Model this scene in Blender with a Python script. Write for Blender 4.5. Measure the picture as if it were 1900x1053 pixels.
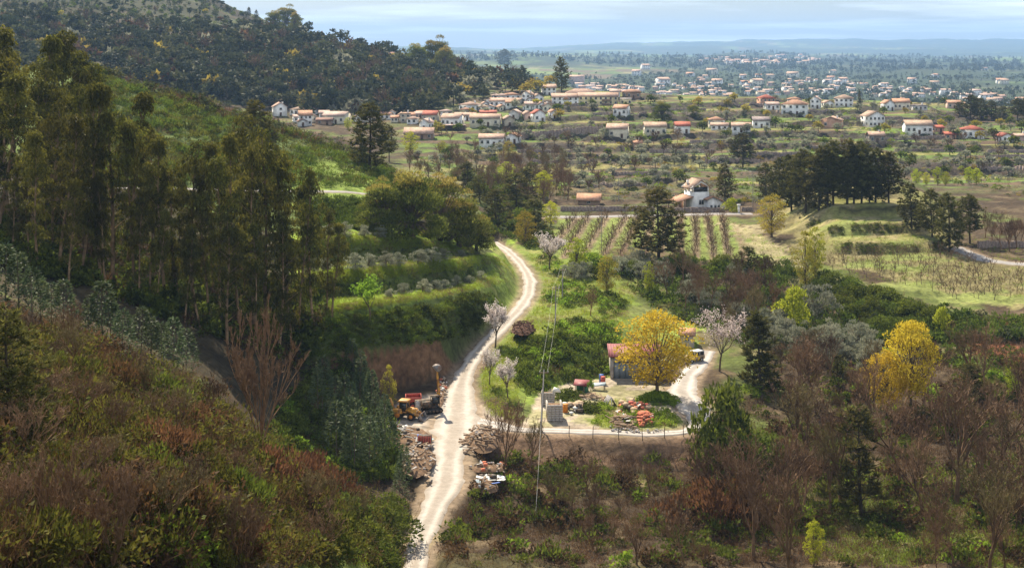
import bpy, math, random
import numpy as np
from math import radians, pi, sin, cos

scene = bpy.context.scene
for o in list(bpy.data.objects):
    bpy.data.objects.remove(o)
COL = scene.collection

# ------------------------------------------------------------------ camera
FPX = 2450.0          # focal length in photo pixels (1900 px wide)
U0, V0 = 950.0, 85.0  # principal column, horizon row
CAMZ = 60.0
cam_d = bpy.data.cameras.new('camera')
cam_d.sensor_width = 36.0
cam_d.lens = FPX / 1900.0 * 36.0
cam_d.shift_y = -(526.5 - V0) / 1900.0
cam_d.clip_start = 1.0
cam_d.clip_end = 80000.0
cam = bpy.data.objects.new('camera', cam_d)
cam.location = (0, 0, CAMZ)
cam.rotation_euler = (pi / 2, 0, 0)
COL.objects.link(cam)
scene.camera = cam

# ------------------------------------------------------------------ world, sun, exposure
SUN_EL = radians(47.0)
SUN_AZ = radians(-19.0)       # from +Y (view direction), negative = to the left
world = bpy.data.worlds.new('World')
scene.world = world
world.use_nodes = True
nt = world.node_tree
nt.nodes.clear()
w_out = nt.nodes.new('ShaderNodeOutputWorld')
w_bg = nt.nodes.new('ShaderNodeBackground')
w_sky = nt.nodes.new('ShaderNodeTexSky')
w_sky.sky_type = 'NISHITA'
w_sky.sun_disc = False
w_sky.sun_elevation = SUN_EL
w_sky.sun_rotation = SUN_AZ
w_sky.altitude = 500
w_sky.air_density = 1.0
w_sky.dust_density = 1.2
w_sky.ozone_density = 1.6
# thin high cloud: noise on the view direction flattened onto a cloud plane
w_tc = nt.nodes.new('ShaderNodeTexCoord')
w_sep = nt.nodes.new('ShaderNodeSeparateXYZ')
nt.links.new(w_tc.outputs['Generated'], w_sep.inputs[0])
def wmath(op, a, b=None, clamp=False):
    n = nt.nodes.new('ShaderNodeMath'); n.operation = op; n.use_clamp = clamp
    for i, x in enumerate((a, b)):
        if x is None: continue
        if isinstance(x, (int, float)): n.inputs[i].default_value = x
        else: nt.links.new(x, n.inputs[i])
    return n.outputs[0]
zz = wmath('MAXIMUM', w_sep.outputs['Z'], 0.004)
zz = wmath('ADD', zz, 0.035)
cx = wmath('DIVIDE', w_sep.outputs['X'], zz)
cy = wmath('DIVIDE', w_sep.outputs['Y'], zz)
w_cmb = nt.nodes.new('ShaderNodeCombineXYZ')
nt.links.new(cx, w_cmb.inputs[0]); nt.links.new(cy, w_cmb.inputs[1])
w_n = nt.nodes.new('ShaderNodeTexNoise')
w_n.inputs['Scale'].default_value = 0.22
w_n.inputs['Detail'].default_value = 7
w_n.inputs['Roughness'].default_value = 0.55
nt.links.new(w_cmb.outputs[0], w_n.inputs['Vector'])
w_r = nt.nodes.new('ShaderNodeMapRange')
w_r.inputs['From Min'].default_value = 0.47
w_r.inputs['From Max'].default_value = 0.66
nt.links.new(w_n.outputs['Fac'], w_r.inputs['Value'])
cl_f = wmath('MULTIPLY', w_r.outputs[0], 0.9)
w_mix = nt.nodes.new('ShaderNodeMix'); w_mix.data_type = 'RGBA'
nt.links.new(cl_f, w_mix.inputs['Factor'])
nt.links.new(w_sky.outputs[0], w_mix.inputs['A'])
w_mix.inputs['B'].default_value = (17.0, 17.7, 18.4, 1)
nt.links.new(w_mix.outputs['Result'], w_bg.inputs['Color'])
w_bg.inputs['Strength'].default_value = 0.05
nt.links.new(w_bg.outputs[0], w_out.inputs[0])

sun_d = bpy.data.lights.new('sun', 'SUN')
sun_d.energy = 5.0
sun_d.angle = radians(0.5)
sun_d.color = (1.0, 0.885, 0.69)
sun = bpy.data.objects.new('sun', sun_d)
COL.objects.link(sun)
sun.location = (0, 0, 300)
from mathutils import Vector, Matrix, Euler
SUNV = Vector((cos(SUN_EL) * sin(SUN_AZ), cos(SUN_EL) * cos(SUN_AZ), sin(SUN_EL)))
sun.rotation_euler = SUNV.to_track_quat('Z', 'Y').to_euler()

vs = scene.view_settings
scene.display_settings.display_device = 'sRGB'
vs.view_transform = 'Standard'
vs.look = 'None'
vs.exposure = 1.0
vs.gamma = 1.0
vs.use_curve_mapping = False
scene.render.engine = 'CYCLES'
cy_ = scene.cycles
cy_.use_denoising = True
cy_.max_bounces = 6
cy_.diffuse_bounces = 1
cy_.glossy_bounces = 1
cy_.transmission_bounces = 4
cy_.transparent_max_bounces = 4
cy_.volume_bounces = 1
cy_.caustics_reflective = False
cy_.caustics_refractive = False

# ------------------------------------------------------------------ tagging
def tag(o, label=None, cat=None, group=None, kind=None):
    if label: o['label'] = label
    if cat: o['category'] = cat
    if group: o['group'] = group
    if kind: o['kind'] = kind
    return o

def empty(name, loc, rz=0.0, s=1.0, label=None, cat=None, group=None):
    o = bpy.data.objects.new(name, None)
    o.location = loc; o.rotation_euler = (0, 0, rz); o.scale = (s, s, s) if not isinstance(s, tuple) else s
    o.empty_display_size = 0.3
    COL.objects.link(o)
    return tag(o, label, cat, group)

def add(name, me, parent=None, loc=(0, 0, 0), rot=(0, 0, 0), scale=(1, 1, 1)):
    o = bpy.data.objects.new(name, me)
    o.location = loc; o.rotation_euler = rot
    o.scale = scale if isinstance(scale, tuple) else (scale,) * 3
    COL.objects.link(o)
    if parent is not None: o.parent = parent
    return o

# ------------------------------------------------------------------ numpy geometry
class Geo:
    def __init__(s):
        s.V = []; s.F = {3: [], 4: []}; s.n = 0
    def polys(s, P, mat=0, tint=0.5):
        """P: (N,k,3) separate polygons"""
        P = np.asarray(P, float)
        N, k, _ = P.shape
        if N == 0: return
        t = np.broadcast_to(np.asarray(tint, float), (N,))
        s.V.append((P.reshape(-1, 3), np.repeat(t, k)))
        idx = np.arange(N * k).reshape(N, k) + s.n
        s.F[k].append((idx, np.full(N, mat, int)))
        s.n += N * k
    def mesh(s, V, F, mat=0, tint=0.5):
        V = np.asarray(V, float).reshape(-1, 3)
        t = np.broadcast_to(np.asarray(tint, float), (len(V),))
        s.V.append((V, t))
        for k in (3, 4):
            fk = [f for f in F if len(f) == k]
            if fk:
                s.F[k].append((np.array(fk, int) + s.n, np.full(len(fk), mat, int)))
        s.n += len(V)
    def tubes(s, A, B, ra, rb, n=5, mat=0, tint=0.5):
        A = np.asarray(A, float).reshape(-1, 3); B = np.asarray(B, float).reshape(-1, 3)
        N = len(A)
        if N == 0: return
        ra = np.broadcast_to(np.asarray(ra, float), (N,)); rb = np.broadcast_to(np.asarray(rb, float), (N,))
        D = B - A; L = np.linalg.norm(D, axis=1, keepdims=True) + 1e-9; D = D / L
        ref = np.where(np.abs(D[:, 2:3]) > 0.9, np.array([[1.0, 0, 0]]), np.array([[0, 0, 1.0]]))
        X = np.cross(D, ref); X /= np.linalg.norm(X, axis=1, keepdims=True) + 1e-9
        Y = np.cross(D, X)
        a = np.arange(n) * 2 * pi / n
        ring = X[:, None, :] * np.cos(a)[None, :, None] + Y[:, None, :] * np.sin(a)[None, :, None]
        V = np.concatenate([A[:, None, :] + ring * ra[:, None, None], B[:, None, :] + ring * rb[:, None, None]], axis=1)
        i = np.arange(n); j = (i + 1) % n
        q = np.stack([i, j, j + n, i + n], axis=1)
        F = (np.arange(N)[:, None, None] * 2 * n + q[None]).reshape(-1, 4) + s.n
        t = np.broadcast_to(np.asarray(tint, float), (N,))
        s.V.append((V.reshape(-1, 3), np.repeat(t, 2 * n)))
        s.F[4].append((F, np.full(len(F), mat, int)))
        s.n += N * 2 * n
    def ribbons(s, A, B, wa, wb, rng, mat=0, tint=0.5, tri=False):
        A = np.asarray(A, float); B = np.asarray(B, float); N = len(A)
        D = B - A
        P = np.cross(D, rng.normal(size=(N, 3))); P /= np.linalg.norm(P, axis=1, keepdims=True) + 1e-9
        wa = np.broadcast_to(np.asarray(wa, float), (N,))[:, None] * .5; wb = np.broadcast_to(np.asarray(wb, float), (N,))[:, None] * .5
        if tri: s.polys(np.stack([A - P * wa, A + P * wa, B], axis=1), mat, tint)
        else: s.polys(np.stack([A - P * wa, A + P * wa, B + P * wb, B - P * wb], axis=1), mat, tint)
    def box(s, lo, hi, mat=0, tint=0.5, rz=0.0, M=None):
        (x0, y0, z0), (x1, y1, z1) = lo, hi
        V = np.array([(x0,y0,z0),(x1,y0,z0),(x1,y1,z0),(x0,y1,z0),(x0,y0,z1),(x1,y0,z1),(x1,y1,z1),(x0,y1,z1)], float)
        if rz:
            c = V.mean(0); d = V - c
            V = np.stack([c[0]+d[:,0]*cos(rz)-d[:,1]*sin(rz), c[1]+d[:,0]*sin(rz)+d[:,1]*cos(rz), V[:,2]], 1)
        if M is not None:
            V = np.array([tuple(M @ Vector(v)) for v in V])
        s.mesh(V, [(0,3,2,1),(4,5,6,7),(0,1,5,4),(1,2,6,5),(2,3,7,6),(3,0,4,7)], mat, tint)
    def prism(s, prof, y0, y1, mat=0, tint=0.5, axis='y'):
        """prof: convex polygon list of (x,z) CCW; extruded along y (or x)"""
        n = len(prof)
        V = [(p[0], y0, p[1]) for p in prof] + [(p[0], y1, p[1]) for p in prof]
        if axis == 'x': V = [(v[1], v[0], v[2]) for v in V]
        F = [(i, (i+1) % n, (i+1) % n + n, i + n) for i in range(n)]
        for k in range(1, n - 1):
            F.append((0, k+1, k)); F.append((n, n+k, n+k+1))
        s.mesh(V, F, mat, tint)
    def disc(s, c, r0, r1, axis, h, n=16, mat=0, tint=.5):
        """solid cylinder centred at c with its axis along 'x','y' or 'z'"""
        a = np.arange(n) * 2 * pi / n
        ca, sa = np.cos(a), np.sin(a)
        def ring(r, t):
            z = np.full(n, t)
            return {'x': np.stack([z, ca*r, sa*r], 1), 'y': np.stack([ca*r, z, sa*r], 1), 'z': np.stack([ca*r, sa*r, z], 1)}[axis]
        V = np.concatenate([ring(r0, -h/2), ring(r1, h/2), ring(0, -h/2)[:1], ring(0, h/2)[:1]]) + np.array(c)
        F = []
        for i in range(n):
            j = (i+1) % n
            F += [(i, j, j+n, i+n), (2*n, j, i), (2*n+1, i+n, j+n)]
        s.mesh(V, F, mat, tint)
    def merge(s, other, M=None, offs=None, tint_add=None):
        pass
    def build(s, name, mats, smooth=False):
        me = bpy.data.meshes.new(name)
        V = np.concatenate([v for v, t in s.V]) if s.V else np.zeros((0, 3))
        T = np.concatenate([t for v, t in s.V]) if s.V else np.zeros(0)
        loops = []; starts = []; tot = []; mi = []
        st = 0
        for k in (3, 4):
            for idx, m in s.F[k]:
                loops.append(idx.ravel()); N = len(idx)
                starts.append(st + np.arange(N) * k); tot.append(np.full(N, k)); mi.append(m)
                st += N * k
        loops = np.concatenate(loops).astype(np.int32); starts = np.concatenate(starts).astype(np.int32)
        tot = np.concatenate(tot).astype(np.int32); mi = np.concatenate(mi).astype(np.int32)
        me.vertices.add(len(V)); me.vertices.foreach_set('co', V.astype(np.float32).ravel())
        me.loops.add(len(loops)); me.loops.foreach_set('vertex_index', loops)
        me.polygons.add(len(starts)); me.polygons.foreach_set('loop_start', starts)
        try: me.polygons.foreach_set('loop_total', tot)
        except Exception: pass
        if not isinstance(mats, (list, tuple)): mats = [mats]
        for m in mats: me.materials.append(m)
        me.polygons.foreach_set('material_index', mi)
        a = me.attributes.new('tint', 'FLOAT', 'POINT'); a.data.foreach_set('value', T.astype(np.float32))
        me.update(calc_edges=True)
        if smooth: me.polygons.foreach_set('use_smooth', np.ones(len(starts), bool))
        return me
    def arrays(s):
        V = np.concatenate([v for v, t in s.V]); T = np.concatenate([t for v, t in s.V])
        return V, T, s.F

def scatter_geo(protos, pos, scl, rot, which, tintoff, zs=None):
    """merge many transformed copies of prototype Geos into one Geo (stuff)"""
    g = Geo()
    for k, p in enumerate(protos):
        sel = np.where(which == k)[0]
        if len(sel) == 0: continue
        V, T, F = p.arrays()
        nV = len(V); n = len(sel)
        c, s_ = np.cos(rot[sel])[:, None], np.sin(rot[sel])[:, None]
        sc = scl[sel][:, None]
        sz = sc if zs is None else sc * zs[sel][:, None]
        X = (V[None, :, 0] * c - V[None, :, 1] * s_) * sc + pos[sel, 0:1]
        Y = (V[None, :, 0] * s_ + V[None, :, 1] * c) * sc + pos[sel, 1:2]
        Z = V[None, :, 2] * sz + pos[sel, 2:3]
        base = g.n
        g.V.append((np.stack([X, Y, Z], -1).reshape(-1, 3), (T[None] + tintoff[sel][:, None]).ravel()))
        for kk in (3, 4):
            for idx, m in F[kk]:
                ii = (np.arange(n)[:, None, None] * nV + idx[None]).reshape(-1, kk) + base
                g.F[kk].append((ii, np.tile(m, n)))
        g.n += n * nV
    return g

# value noise ---------------------------------------------------------
def _h(ix, iy, seed):
    with np.errstate(over='ignore'):
        h = (ix.astype(np.int64) * 374761393 + iy.astype(np.int64) * 668265263 + seed * 1442695041) & 0xFFFFFFFF
        h = ((h ^ (h >> 13)) * 1274126177) & 0xFFFFFFFF
        h = h ^ (h >> 16)
    return (h & 0xFFFF) / 65535.0
def vnoise(x, y, seed=0):
    x = np.asarray(x, float); y = np.asarray(y, float)
    ix = np.floor(x); iy = np.floor(y); fx = x - ix; fy = y - iy
    fx = fx * fx * (3 - 2 * fx); fy = fy * fy * (3 - 2 * fy)
    a = _h(ix, iy, seed); b = _h(ix + 1, iy, seed); c = _h(ix, iy + 1, seed); d = _h(ix + 1, iy + 1, seed)
    return (a * (1 - fx) + b * fx) * (1 - fy) + (c * (1 - fx) + d * fx) * fy
def fbm(x, y, seed=0, octv=4):
    r = 0; a = 0.5; t = 0
    for k in range(octv):
        r = r + a * vnoise(x * 2 ** k + 17.3 * k, y * 2 ** k - 9.1 * k, seed + k); t += a; a *= .55
    return r / t
def sstep(a, b, x):
    t = np.clip((x - a) / (b - a), 0, 1); return t * t * (3 - 2 * t)
# ------------------------------------------------------------------ terrain
# Each rail is a contour across the view: (u, Y, v) with integer v = photo row of that ground, float = height in metres.
def Z(v, Y): return CAMZ - (v - V0) * Y / FPX
RAILS = [
 [(-3000,20,44.),(0,20,42.),(700,20,36.),(1100,20,28.),(1900,20,30.),(4900,20,40.)],
 [(-3000,60,58.),(-600,60,46.),(0,60,1000),(200,60,1050),(400,60,33.6),(600,60,29.),(800,60,22.),(1100,60,18.),(1500,60,18.),(1900,60,20.),(2700,60,28.),(4900,60,40.)],
 [(-3000,100,58.),(-600,100,46.),(0,100,640),(200,100,705),(400,100,815),(550,100,920),(700,100,19.),(800,100,13.),(1100,100,9.),(1500,100,8.),(1900,100,9.),(2700,100,20.),(4900,100,40.)],
 [(-3000,118,58.),(-600,118,46.),(0,118,560),(200,122,618),(300,123,670),(400,125,740),(500,130,848),(600,135,900),(700,140,965),(770,145,5.5),(850,145,4.),(1100,145,2.5),(1500,145,3.),(1900,145,4.),(2700,140,14.),(4900,130,40.)],
 [(-3000,140,56.),(-600,140,42.),(0,138,33.),(200,142,27.),(400,145,19.),(500,148,12.),(600,152,6.5),(700,156,3.6),(770,157,2.5),(850,157,1.5),(1100,160,.5),(1500,160,1.),(1900,160,2.),(2700,160,12.),(4900,160,40.)],
 [(-3000,165,56.),(-600,165,46.),(0,160,525),(200,170,588),(300,175,610),(400,180,640),(500,182,705),(560,184,775),(650,186,5.2),(720,186,4.8),(830,186,4.4),(900,184,2.6),(960,184,.8),(1300,184,.8),(1360,186,1.8),(1500,190,2.),(1900,190,3.2),(2700,190,14.),(4900,190,40.)],
 [(-3000,190,58.),(-600,190,50.),(0,180,460),(200,185,520),(300,188,545),(400,190,585),(500,192,650),(560,193,725),(650,195,5.0),(720,194,4.7),(830,192,4.5),(900,191,4.3),(960,190,4.3),(1300,190,4.2),(1360,192,3.2),(1500,200,2.6),(1900,202,4.),(2700,200,15.),(4900,200,40.)],
 [(-3000,205,62.),(-600,200,54.),(0,195,430),(200,195,490),(300,196,525),(400,198,560),(500,199,620),(560,200,10.),(620,203,5.6),(700,208,4.9),(780,214,5.0),(850,222,5.6),(885,228,6.6),(920,222,6.2),(960,213,5.2),(1000,213,4.5),(1050,218,4.4),(1100,222,4.3),(1150,226,4.3),(1200,228,4.3),(1300,228,4.6),(1360,222,4.),(1500,228,4.5),(1900,228,6.),(2700,220,18.),(4900,220,42.)],
 [(-3000,215,63.),(-600,210,57.),(0,205,405),(200,203,470),(300,203,510),(400,204,545),(500,205,595),(566,206,582),(637,210,567),(701,216,560),(766,224,551),(814,232,545),(863,244,532),(911,258,518),(934,272,505),(960,268,9.2),(1000,226,8.8),(1050,232,9.0),(1100,237,9.),(1150,240,8.),(1200,240,5.0),(1300,240,5.),(1360,238,5.),(1500,245,6.),(1900,245,7.),(2700,240,20.),(4900,240,44.)],
 [(-3000,235,64.),(-600,230,60.),(0,218,370),(200,215,440),(300,215,480),(400,217,515),(500,218,560),(566,218,556),(637,221,552),(701,226,545),(766,235,540),(814,243,532),(863,252,522),(911,266,505),(934,279,496),(960,278,9.6),(1000,262,9.2),(1050,268,9.3),(1100,270,9.4),(1150,268,8.6),(1200,262,7.),(1300,262,7.),(1360,260,7.),(1500,270,7.6),(1900,270,8.2),(2700,270,22.),(4900,270,46.)],
 [(-3000,250,66.),(-600,240,62.),(0,226,350),(200,224,420),(300,222,460),(400,222,495),(500,223,525),(566,222,512),(634,224,503),(685,230,498),(750,237,491),(814,246,485),(863,255,480),(895,268,476),(934,288,480),(960,287,9.8),(1000,280,9.4),(1100,285,9.2),(1200,285,8.4),(1300,285,8.2),(1500,285,8.4),(1900,285,8.8),(2700,290,23.),(4900,290,48.)],
 [(-3000,260,68.),(-600,250,64.),(0,232,342),(200,233,395),(300,233,435),(400,233,465),(500,234,495),(566,234,496),(608,236,490),(669,242,487),(718,248,484),(798,259,480),(820,263,479),(863,270,474),(895,280,470),(934,302,467),(960,305,9.8),(1000,300,9.3),(1100,300,9.2),(1300,300,8.8),(1500,300,9.),(1900,300,9.2),(2700,305,24.),(4900,305,50.)],
 [(-3000,268,70.),(-600,256,66.),(0,238,335),(200,240,375),(300,238,415),(400,237,445),(500,237,465),(566,237,445),(608,239,440),(669,245,438),(718,251,440),(798,262,446),(820,266,458),(863,275,464),(895,288,462),(934,316,455),(960,318,9.8),(1000,316,9.4),(1300,316,9.2),(1500,316,9.4),(1900,316,9.6),(2700,316,25.),(4900,316,52.)],
 [(-3000,285,75.),(-600,275,70.),(0,258,290),(200,258,320),(300,256,370),(400,255,405),(500,256,428),(566,256,424),(640,260,420),(718,266,420),(798,278,428),(863,292,440),(895,304,446),(934,335,440),(960,340,10.),(1000,345,9.8),(1300,345,10.),(1500,350,10.),(1900,345,10.2),(2700,345,27.),(4900,345,56.)],
 [(-3000,300,80.),(-600,300,74.),(0,285,225),(200,282,260),(300,280,310),(400,280,345),(500,283,364),(566,285,362),(640,287,361),(718,290,370),(798,300,395),(863,312,415),(895,325,425),(934,356,425),(960,362,10.2),(1000,385,10.),(1300,386,10.),(1500,390,10.4),(1900,385,10.5),(2700,385,30.),(4900,385,60.)],
 [(-3000,340,86.),(-600,340,80.),(0,340,130),(100,340,118),(170,335,125),(250,338,152),(340,340,178),(430,342,205),(500,345,228),(570,350,250),(640,352,275),(700,352,305),(798,355,352),(863,362,385),(895,372,395),(934,395,400),(1000,425,10.2),(1300,425,10.4),(1500,430,10.6),(1900,425,11.),(2700,425,34.),(4900,425,66.)],
 [(-3000,430,84.),(-600,430,70.),(0,430,42.),(200,430,38.),(340,430,32.),(500,430,24.),(700,430,17.),(860,440,12.),(934,460,11.),(1100,480,10.2),(1300,480,10.4),(1500,480,10.8),(1900,480,11.5),(2700,480,36.),(4900,480,70.)],
 [(-3000,560,80.),(-600,560,60.),(0,560,36.),(340,560,24.),(500,560,17.),(700,560,14.),(900,560,12.5),(1100,560,12.5),(1300,560,12.5),(1500,560,13.),(1900,560,13.6),(2700,560,36.),(4900,560,76.)],
 [(-3000,640,80.),(-600,640,60.),(0,640,36.),(340,640,25.),(500,640,20.),(700,640,19.),(900,640,19.5),(1100,640,19.5),(1300,640,19.),(1500,640,18.5),(1900,640,18.),(2700,640,34.),(4900,640,78.)],
 [(-3000,720,86.),(-600,720,66.),(0,720,45.),(340,720,34.),(500,720,25.),(700,720,23.),(850,720,24.),(1000,720,26.),(1100,720,24.),(1300,720,22.5),(1500,720,21.5),(1900,720,20.),(2700,720,30.),(4900,720,78.)],
 [(-3000,800,95.),(-600,800,72.),(0,800,58.),(340,800,46.),(500,800,40.),(600,800,36.),(700,800,32.),(800,800,29.),(900,800,27.5),(1000,800,29.),(1100,800,28.),(1300,800,26.),(1500,800,24.5),(1900,800,21.),(2700,800,26.),(4900,800,80.)],
 [(-3000,880,105.),(-600,880,84.),(0,880,72.),(340,880,59.),(500,880,51.),(600,880,45.),(700,880,39.),(800,880,35.),(900,880,32.),(1000,880,31.),(1100,880,30.),(1300,880,27.5),(1500,880,25.),(1900,880,20.),(2700,880,22.),(4900,880,80.)],
 [(-3000,1000,120.),(-600,1000,105.),(0,1000,92.),(340,1000,75.),(500,1000,64.),(600,1000,57.),(700,1000,50.),(800,1000,42.),(900,1000,35.),(1000,1000,31.),(1100,1000,26.),(1300,1000,20.),(1500,1000,17.),(1900,1000,12.),(2700,1000,14.),(4900,1000,80.)],
 [(-3000,1300,160.),(-600,1300,150.),(0,1300,136.),(200,1300,122.),(390,1300,-8),(430,1300,20),(500,1300,48),(560,1300,56),(620,1300,82),(700,1300,100),(760,1300,116),(840,1300,132),(900,1300,30.),(1000,1300,18.),(1100,1300,6.),(1300,1300,-5.),(1500,1300,-7.),(1900,1300,-6.),(2700,1300,-6.),(4900,1300,60.)],
 [(-3000,1700,230.),(-600,1700,215.),(0,1700,185.),(200,1700,-72),(390,1700,1),(450,1700,34),(560,1700,80),(760,1700,140),(900,1700,10.),(1000,1700,-4.),(1100,1700,-14.),(1300,1700,-20.),(1900,1700,-20.),(4900,1700,0.)],
 [(-3000,2500,200.),(0,2500,150.),(500,2500,40.),(760,2500,0.),(900,2500,-14.),(1100,2500,-22.),(1300,2500,-24.),(1900,2500,-24.),(4900,2500,-20.)],
 [(-3000,4000,40.),(0,4000,20.),(700,4000,-10.),(900,4000,-8.),(1000,4000,-2.),(1100,4000,-8.),(1300,4000,-10.),(1500,4000,-16.),(1900,4000,-18.),(4900,4000,-20.)],
 [(-3000,5500,20.),(700,5500,0.),(900,5500,8.),(1000,5500,12.),(1150,5500,-2.),(1300,5500,-8.),(1500,5500,-14.),(1900,5500,-20.),(4900,5500,-20.)],
 [(-3000,7000,20.),(900,7000,8.),(1000,7000,8.),(1300,7000,-2.),(1400,7000,6.),(1500,7000,-4.),(1900,7000,-22.),(4900,7000,-20.)],
 [(-3000,10000,0.),(900,10000,20.),(1000,10000,0.),(1300,10000,-10.),(1900,10000,-16.),(4900,10000,-20.)],
 [(-3000,13000,40.),(800,13000,50.),(900,13000,10.),(1000,13000,0.),(1100,13000,20.),(1300,13000,50.),(1900,13000,30.),(4900,13000,40.)],
 [(-3000,16000,60.),(800,16000,90),(950,16000,92),(1050,16000,84),(1120,16000,81),(1200,16000,79),(1300,16000,78),(1400,16000,75),(1500,16000,74),(1650,16000,75),(1800,16000,74),(1900,16000,73),(2300,16000,76),(4900,16000,90.)],
 [(-3000,22000,0.),(4900,22000,0.)],
]
us_in = np.arange(-60, 1961, 6.0)
us = np.concatenate([np.linspace(-2900, -80, 60), us_in, np.linspace(1980, 4800, 60)])
Ys = np.concatenate([np.arange(20, 100, 1.6), np.arange(100, 320, 1.0), np.arange(320, 460, 2.4), np.arange(460, 780, 2.5), np.arange(780, 1000, 5.0), np.geomspace(1000, 1700, 60)[:-1], np.geomspace(1700, 22000, 130)])
TT = (us - U0) / FPX
nu, ny = len(us), len(Ys)
# rails sampled on a regular u grid and smoothed
ug = np.arange(-3000, 4901, 10.0)
kern = np.exp(-0.5 * (np.arange(-5, 6) / 1.6) ** 2); kern /= kern.sum()
RY = []; RZ = []
for r in RAILS:
    uu = np.array([p[0] for p in r], float); yy = np.array([p[1] for p in r], float)
    zz_ = np.array([p[2] if isinstance(p[2], float) else Z(p[2], p[1]) for p in r], float)
    a = np.interp(ug, uu, yy); b = np.interp(ug, uu, zz_)
    a = np.convolve(np.pad(a, 5, 'edge'), kern, 'valid'); b = np.convolve(np.pad(b, 5, 'edge'), kern, 'valid')
    RY.append(np.interp(us, ug, a)); RZ.append(np.interp(us, ug, b))
RY = np.array(RY); RZ = np.array(RZ)
for k in range(1, len(RY)):
    RY[k] = np.maximum(RY[k], RY[k-1] + 1.2)
G = np.zeros((nu, ny)); ZONE = np.zeros((nu, ny))
for i in range(nu):
    G[i] = np.interp(Ys, RY[:, i], RZ[:, i])
    ZONE[i] = np.interp(Ys, RY[:, i], np.arange(len(RY)))
BANKG = np.interp(np.linspace(0, 1, 101), [0, .13, .5, 1], [0, .46, .74, 1])
for i in range(nu):
    wb = float(sstep(560, 610, us[i]) * sstep(925, 890, us[i]))
    if wb > 0:
        z = ZONE[i]; m = (z >= 7) & (z < 8); f = z[m] - 7
        z0, z1 = RZ[7, i], RZ[8, i]
        G[i, m] = G[i, m] * (1 - wb) + wb * (z0 + (z1 - z0) * np.interp(f, np.linspace(0, 1, 101), BANKG))
XX = TT[:, None] * Ys[None, :]; YY = np.broadcast_to(Ys[None, :], XX.shape)
UU = np.broadcast_to(us[:, None], XX.shape)
# relief
rough = (fbm(XX / 9, YY / 9, 3) - .5) * 2.2 + (fbm(XX / 2.6, YY / 2.6, 5, 3) - .5) * 0.9
amp = np.ones_like(XX) * 0.8
amp *= np.where((YY > 186) & (YY < 245) & (UU > 600) & (UU < 1330), 0.25, 1)
amp = np.where((YY > 300) & (YY < 420) & (UU > 950), 0.35, amp)
amp = np.where(YY < 150, 1.2, amp)
G += rough * amp
far = sstep(1000, 2500, YY)
G += far * (fbm(XX / 420, YY / 420, 11) - .5) * 34 * np.clip(YY / 4000, .5, 1.6)
hill = sstep(760, 1000, YY) * sstep(1000, 700, UU) * sstep(2200, 1700, YY)
G += hill * (fbm(XX / 90, YY / 90, 13) - .5) * 16
G += sstep(12000, 16000, YY) * ((fbm(XX / 2500, YY / 2500, 23) - .5) * 60 + (fbm(XX / 300, YY / 300, 29) - .5) * 22)
# dry-stone terracing of the village slopes
tw = sstep(440, 500, YY) * sstep(1000, 900, YY) * sstep(820, 950, UU)
Gs = G + (fbm(XX / 60, YY / 60, 17) - .5) * 3.0
st_h = 2.6
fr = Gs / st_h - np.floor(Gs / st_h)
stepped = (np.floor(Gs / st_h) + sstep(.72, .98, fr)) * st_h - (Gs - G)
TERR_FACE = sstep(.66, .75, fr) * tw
G = G * (1 - tw) + stepped * tw

GT_FACE = np.zeros_like(G); GT_FLAT = np.zeros_like(G)
for k_, (yl, ua, ub) in enumerate(((324, 1545, 1745), (338, 1530, 1720), (354, 1500, 1700), (372, 1480, 1660))):
    wob = (fbm(XX / 18, YY * 0, 140 + k_) - .5) * 7
    w_ = sstep(ua - 70, ua + 20, UU) * sstep(ub + 40, ub - 10, UU)
    st_ = sstep(-1.6, .2, YY - yl - wob - 4 * (UU - 1640) / 100 * .6)
    G += 2.3 * st_ * w_ * sstep(440, 410, YY)
    GT_FACE = np.maximum(GT_FACE, ((st_ > .05) & (st_ < .97)) * w_)
    GT_FLAT = np.maximum(GT_FLAT, w_ * (YY > yl - 3) * (YY < 392))
def lookup(A, X, Y):
    X = np.asarray(X, float); Y = np.asarray(Y, float)
    u = X / Y * FPX + U0
    fi = np.interp(u, us, np.arange(nu)); fj = np.interp(Y, Ys, np.arange(ny))
    i = np.clip(fi.astype(int), 0, nu - 2); j = np.clip(fj.astype(int), 0, ny - 2)
    a = fi - i; b = fj - j
    return A[i, j] * (1-a) * (1-b) + A[i+1, j] * a * (1-b) + A[i, j+1] * (1-a) * b + A[i+1, j+1] * a * b
def ground(X, Y): return lookup(G, X, Y)
_ysr = np.concatenate([np.arange(40, 480, 0.5), np.arange(480, 1800, 2.0), np.geomspace(1800, 21000, 400)])
def pix(u, v, ymin=40.0, ymax=1e9):
    """first ground point seen on the ray through photo pixel (u, v), no nearer than ymin"""
    t = (u - U0) / FPX
    z = lookup(G, t * _ysr, _ysr)
    row = V0 + (CAMZ - z) * FPX / _ysr
    ok = np.where((row <= v) & (_ysr >= ymin))[0]
    k = ok[0] if len(ok) else len(_ysr) - 1
    Y = min(_ysr[k], ymax)
    return np.array([t * Y, Y, float(ground(t * Y, Y))])
def pixs(U, V, ymin=40.0):
    return np.array([pix(u, v, ymin) for u, v in zip(U, V)]).reshape(-1, 3)

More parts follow.
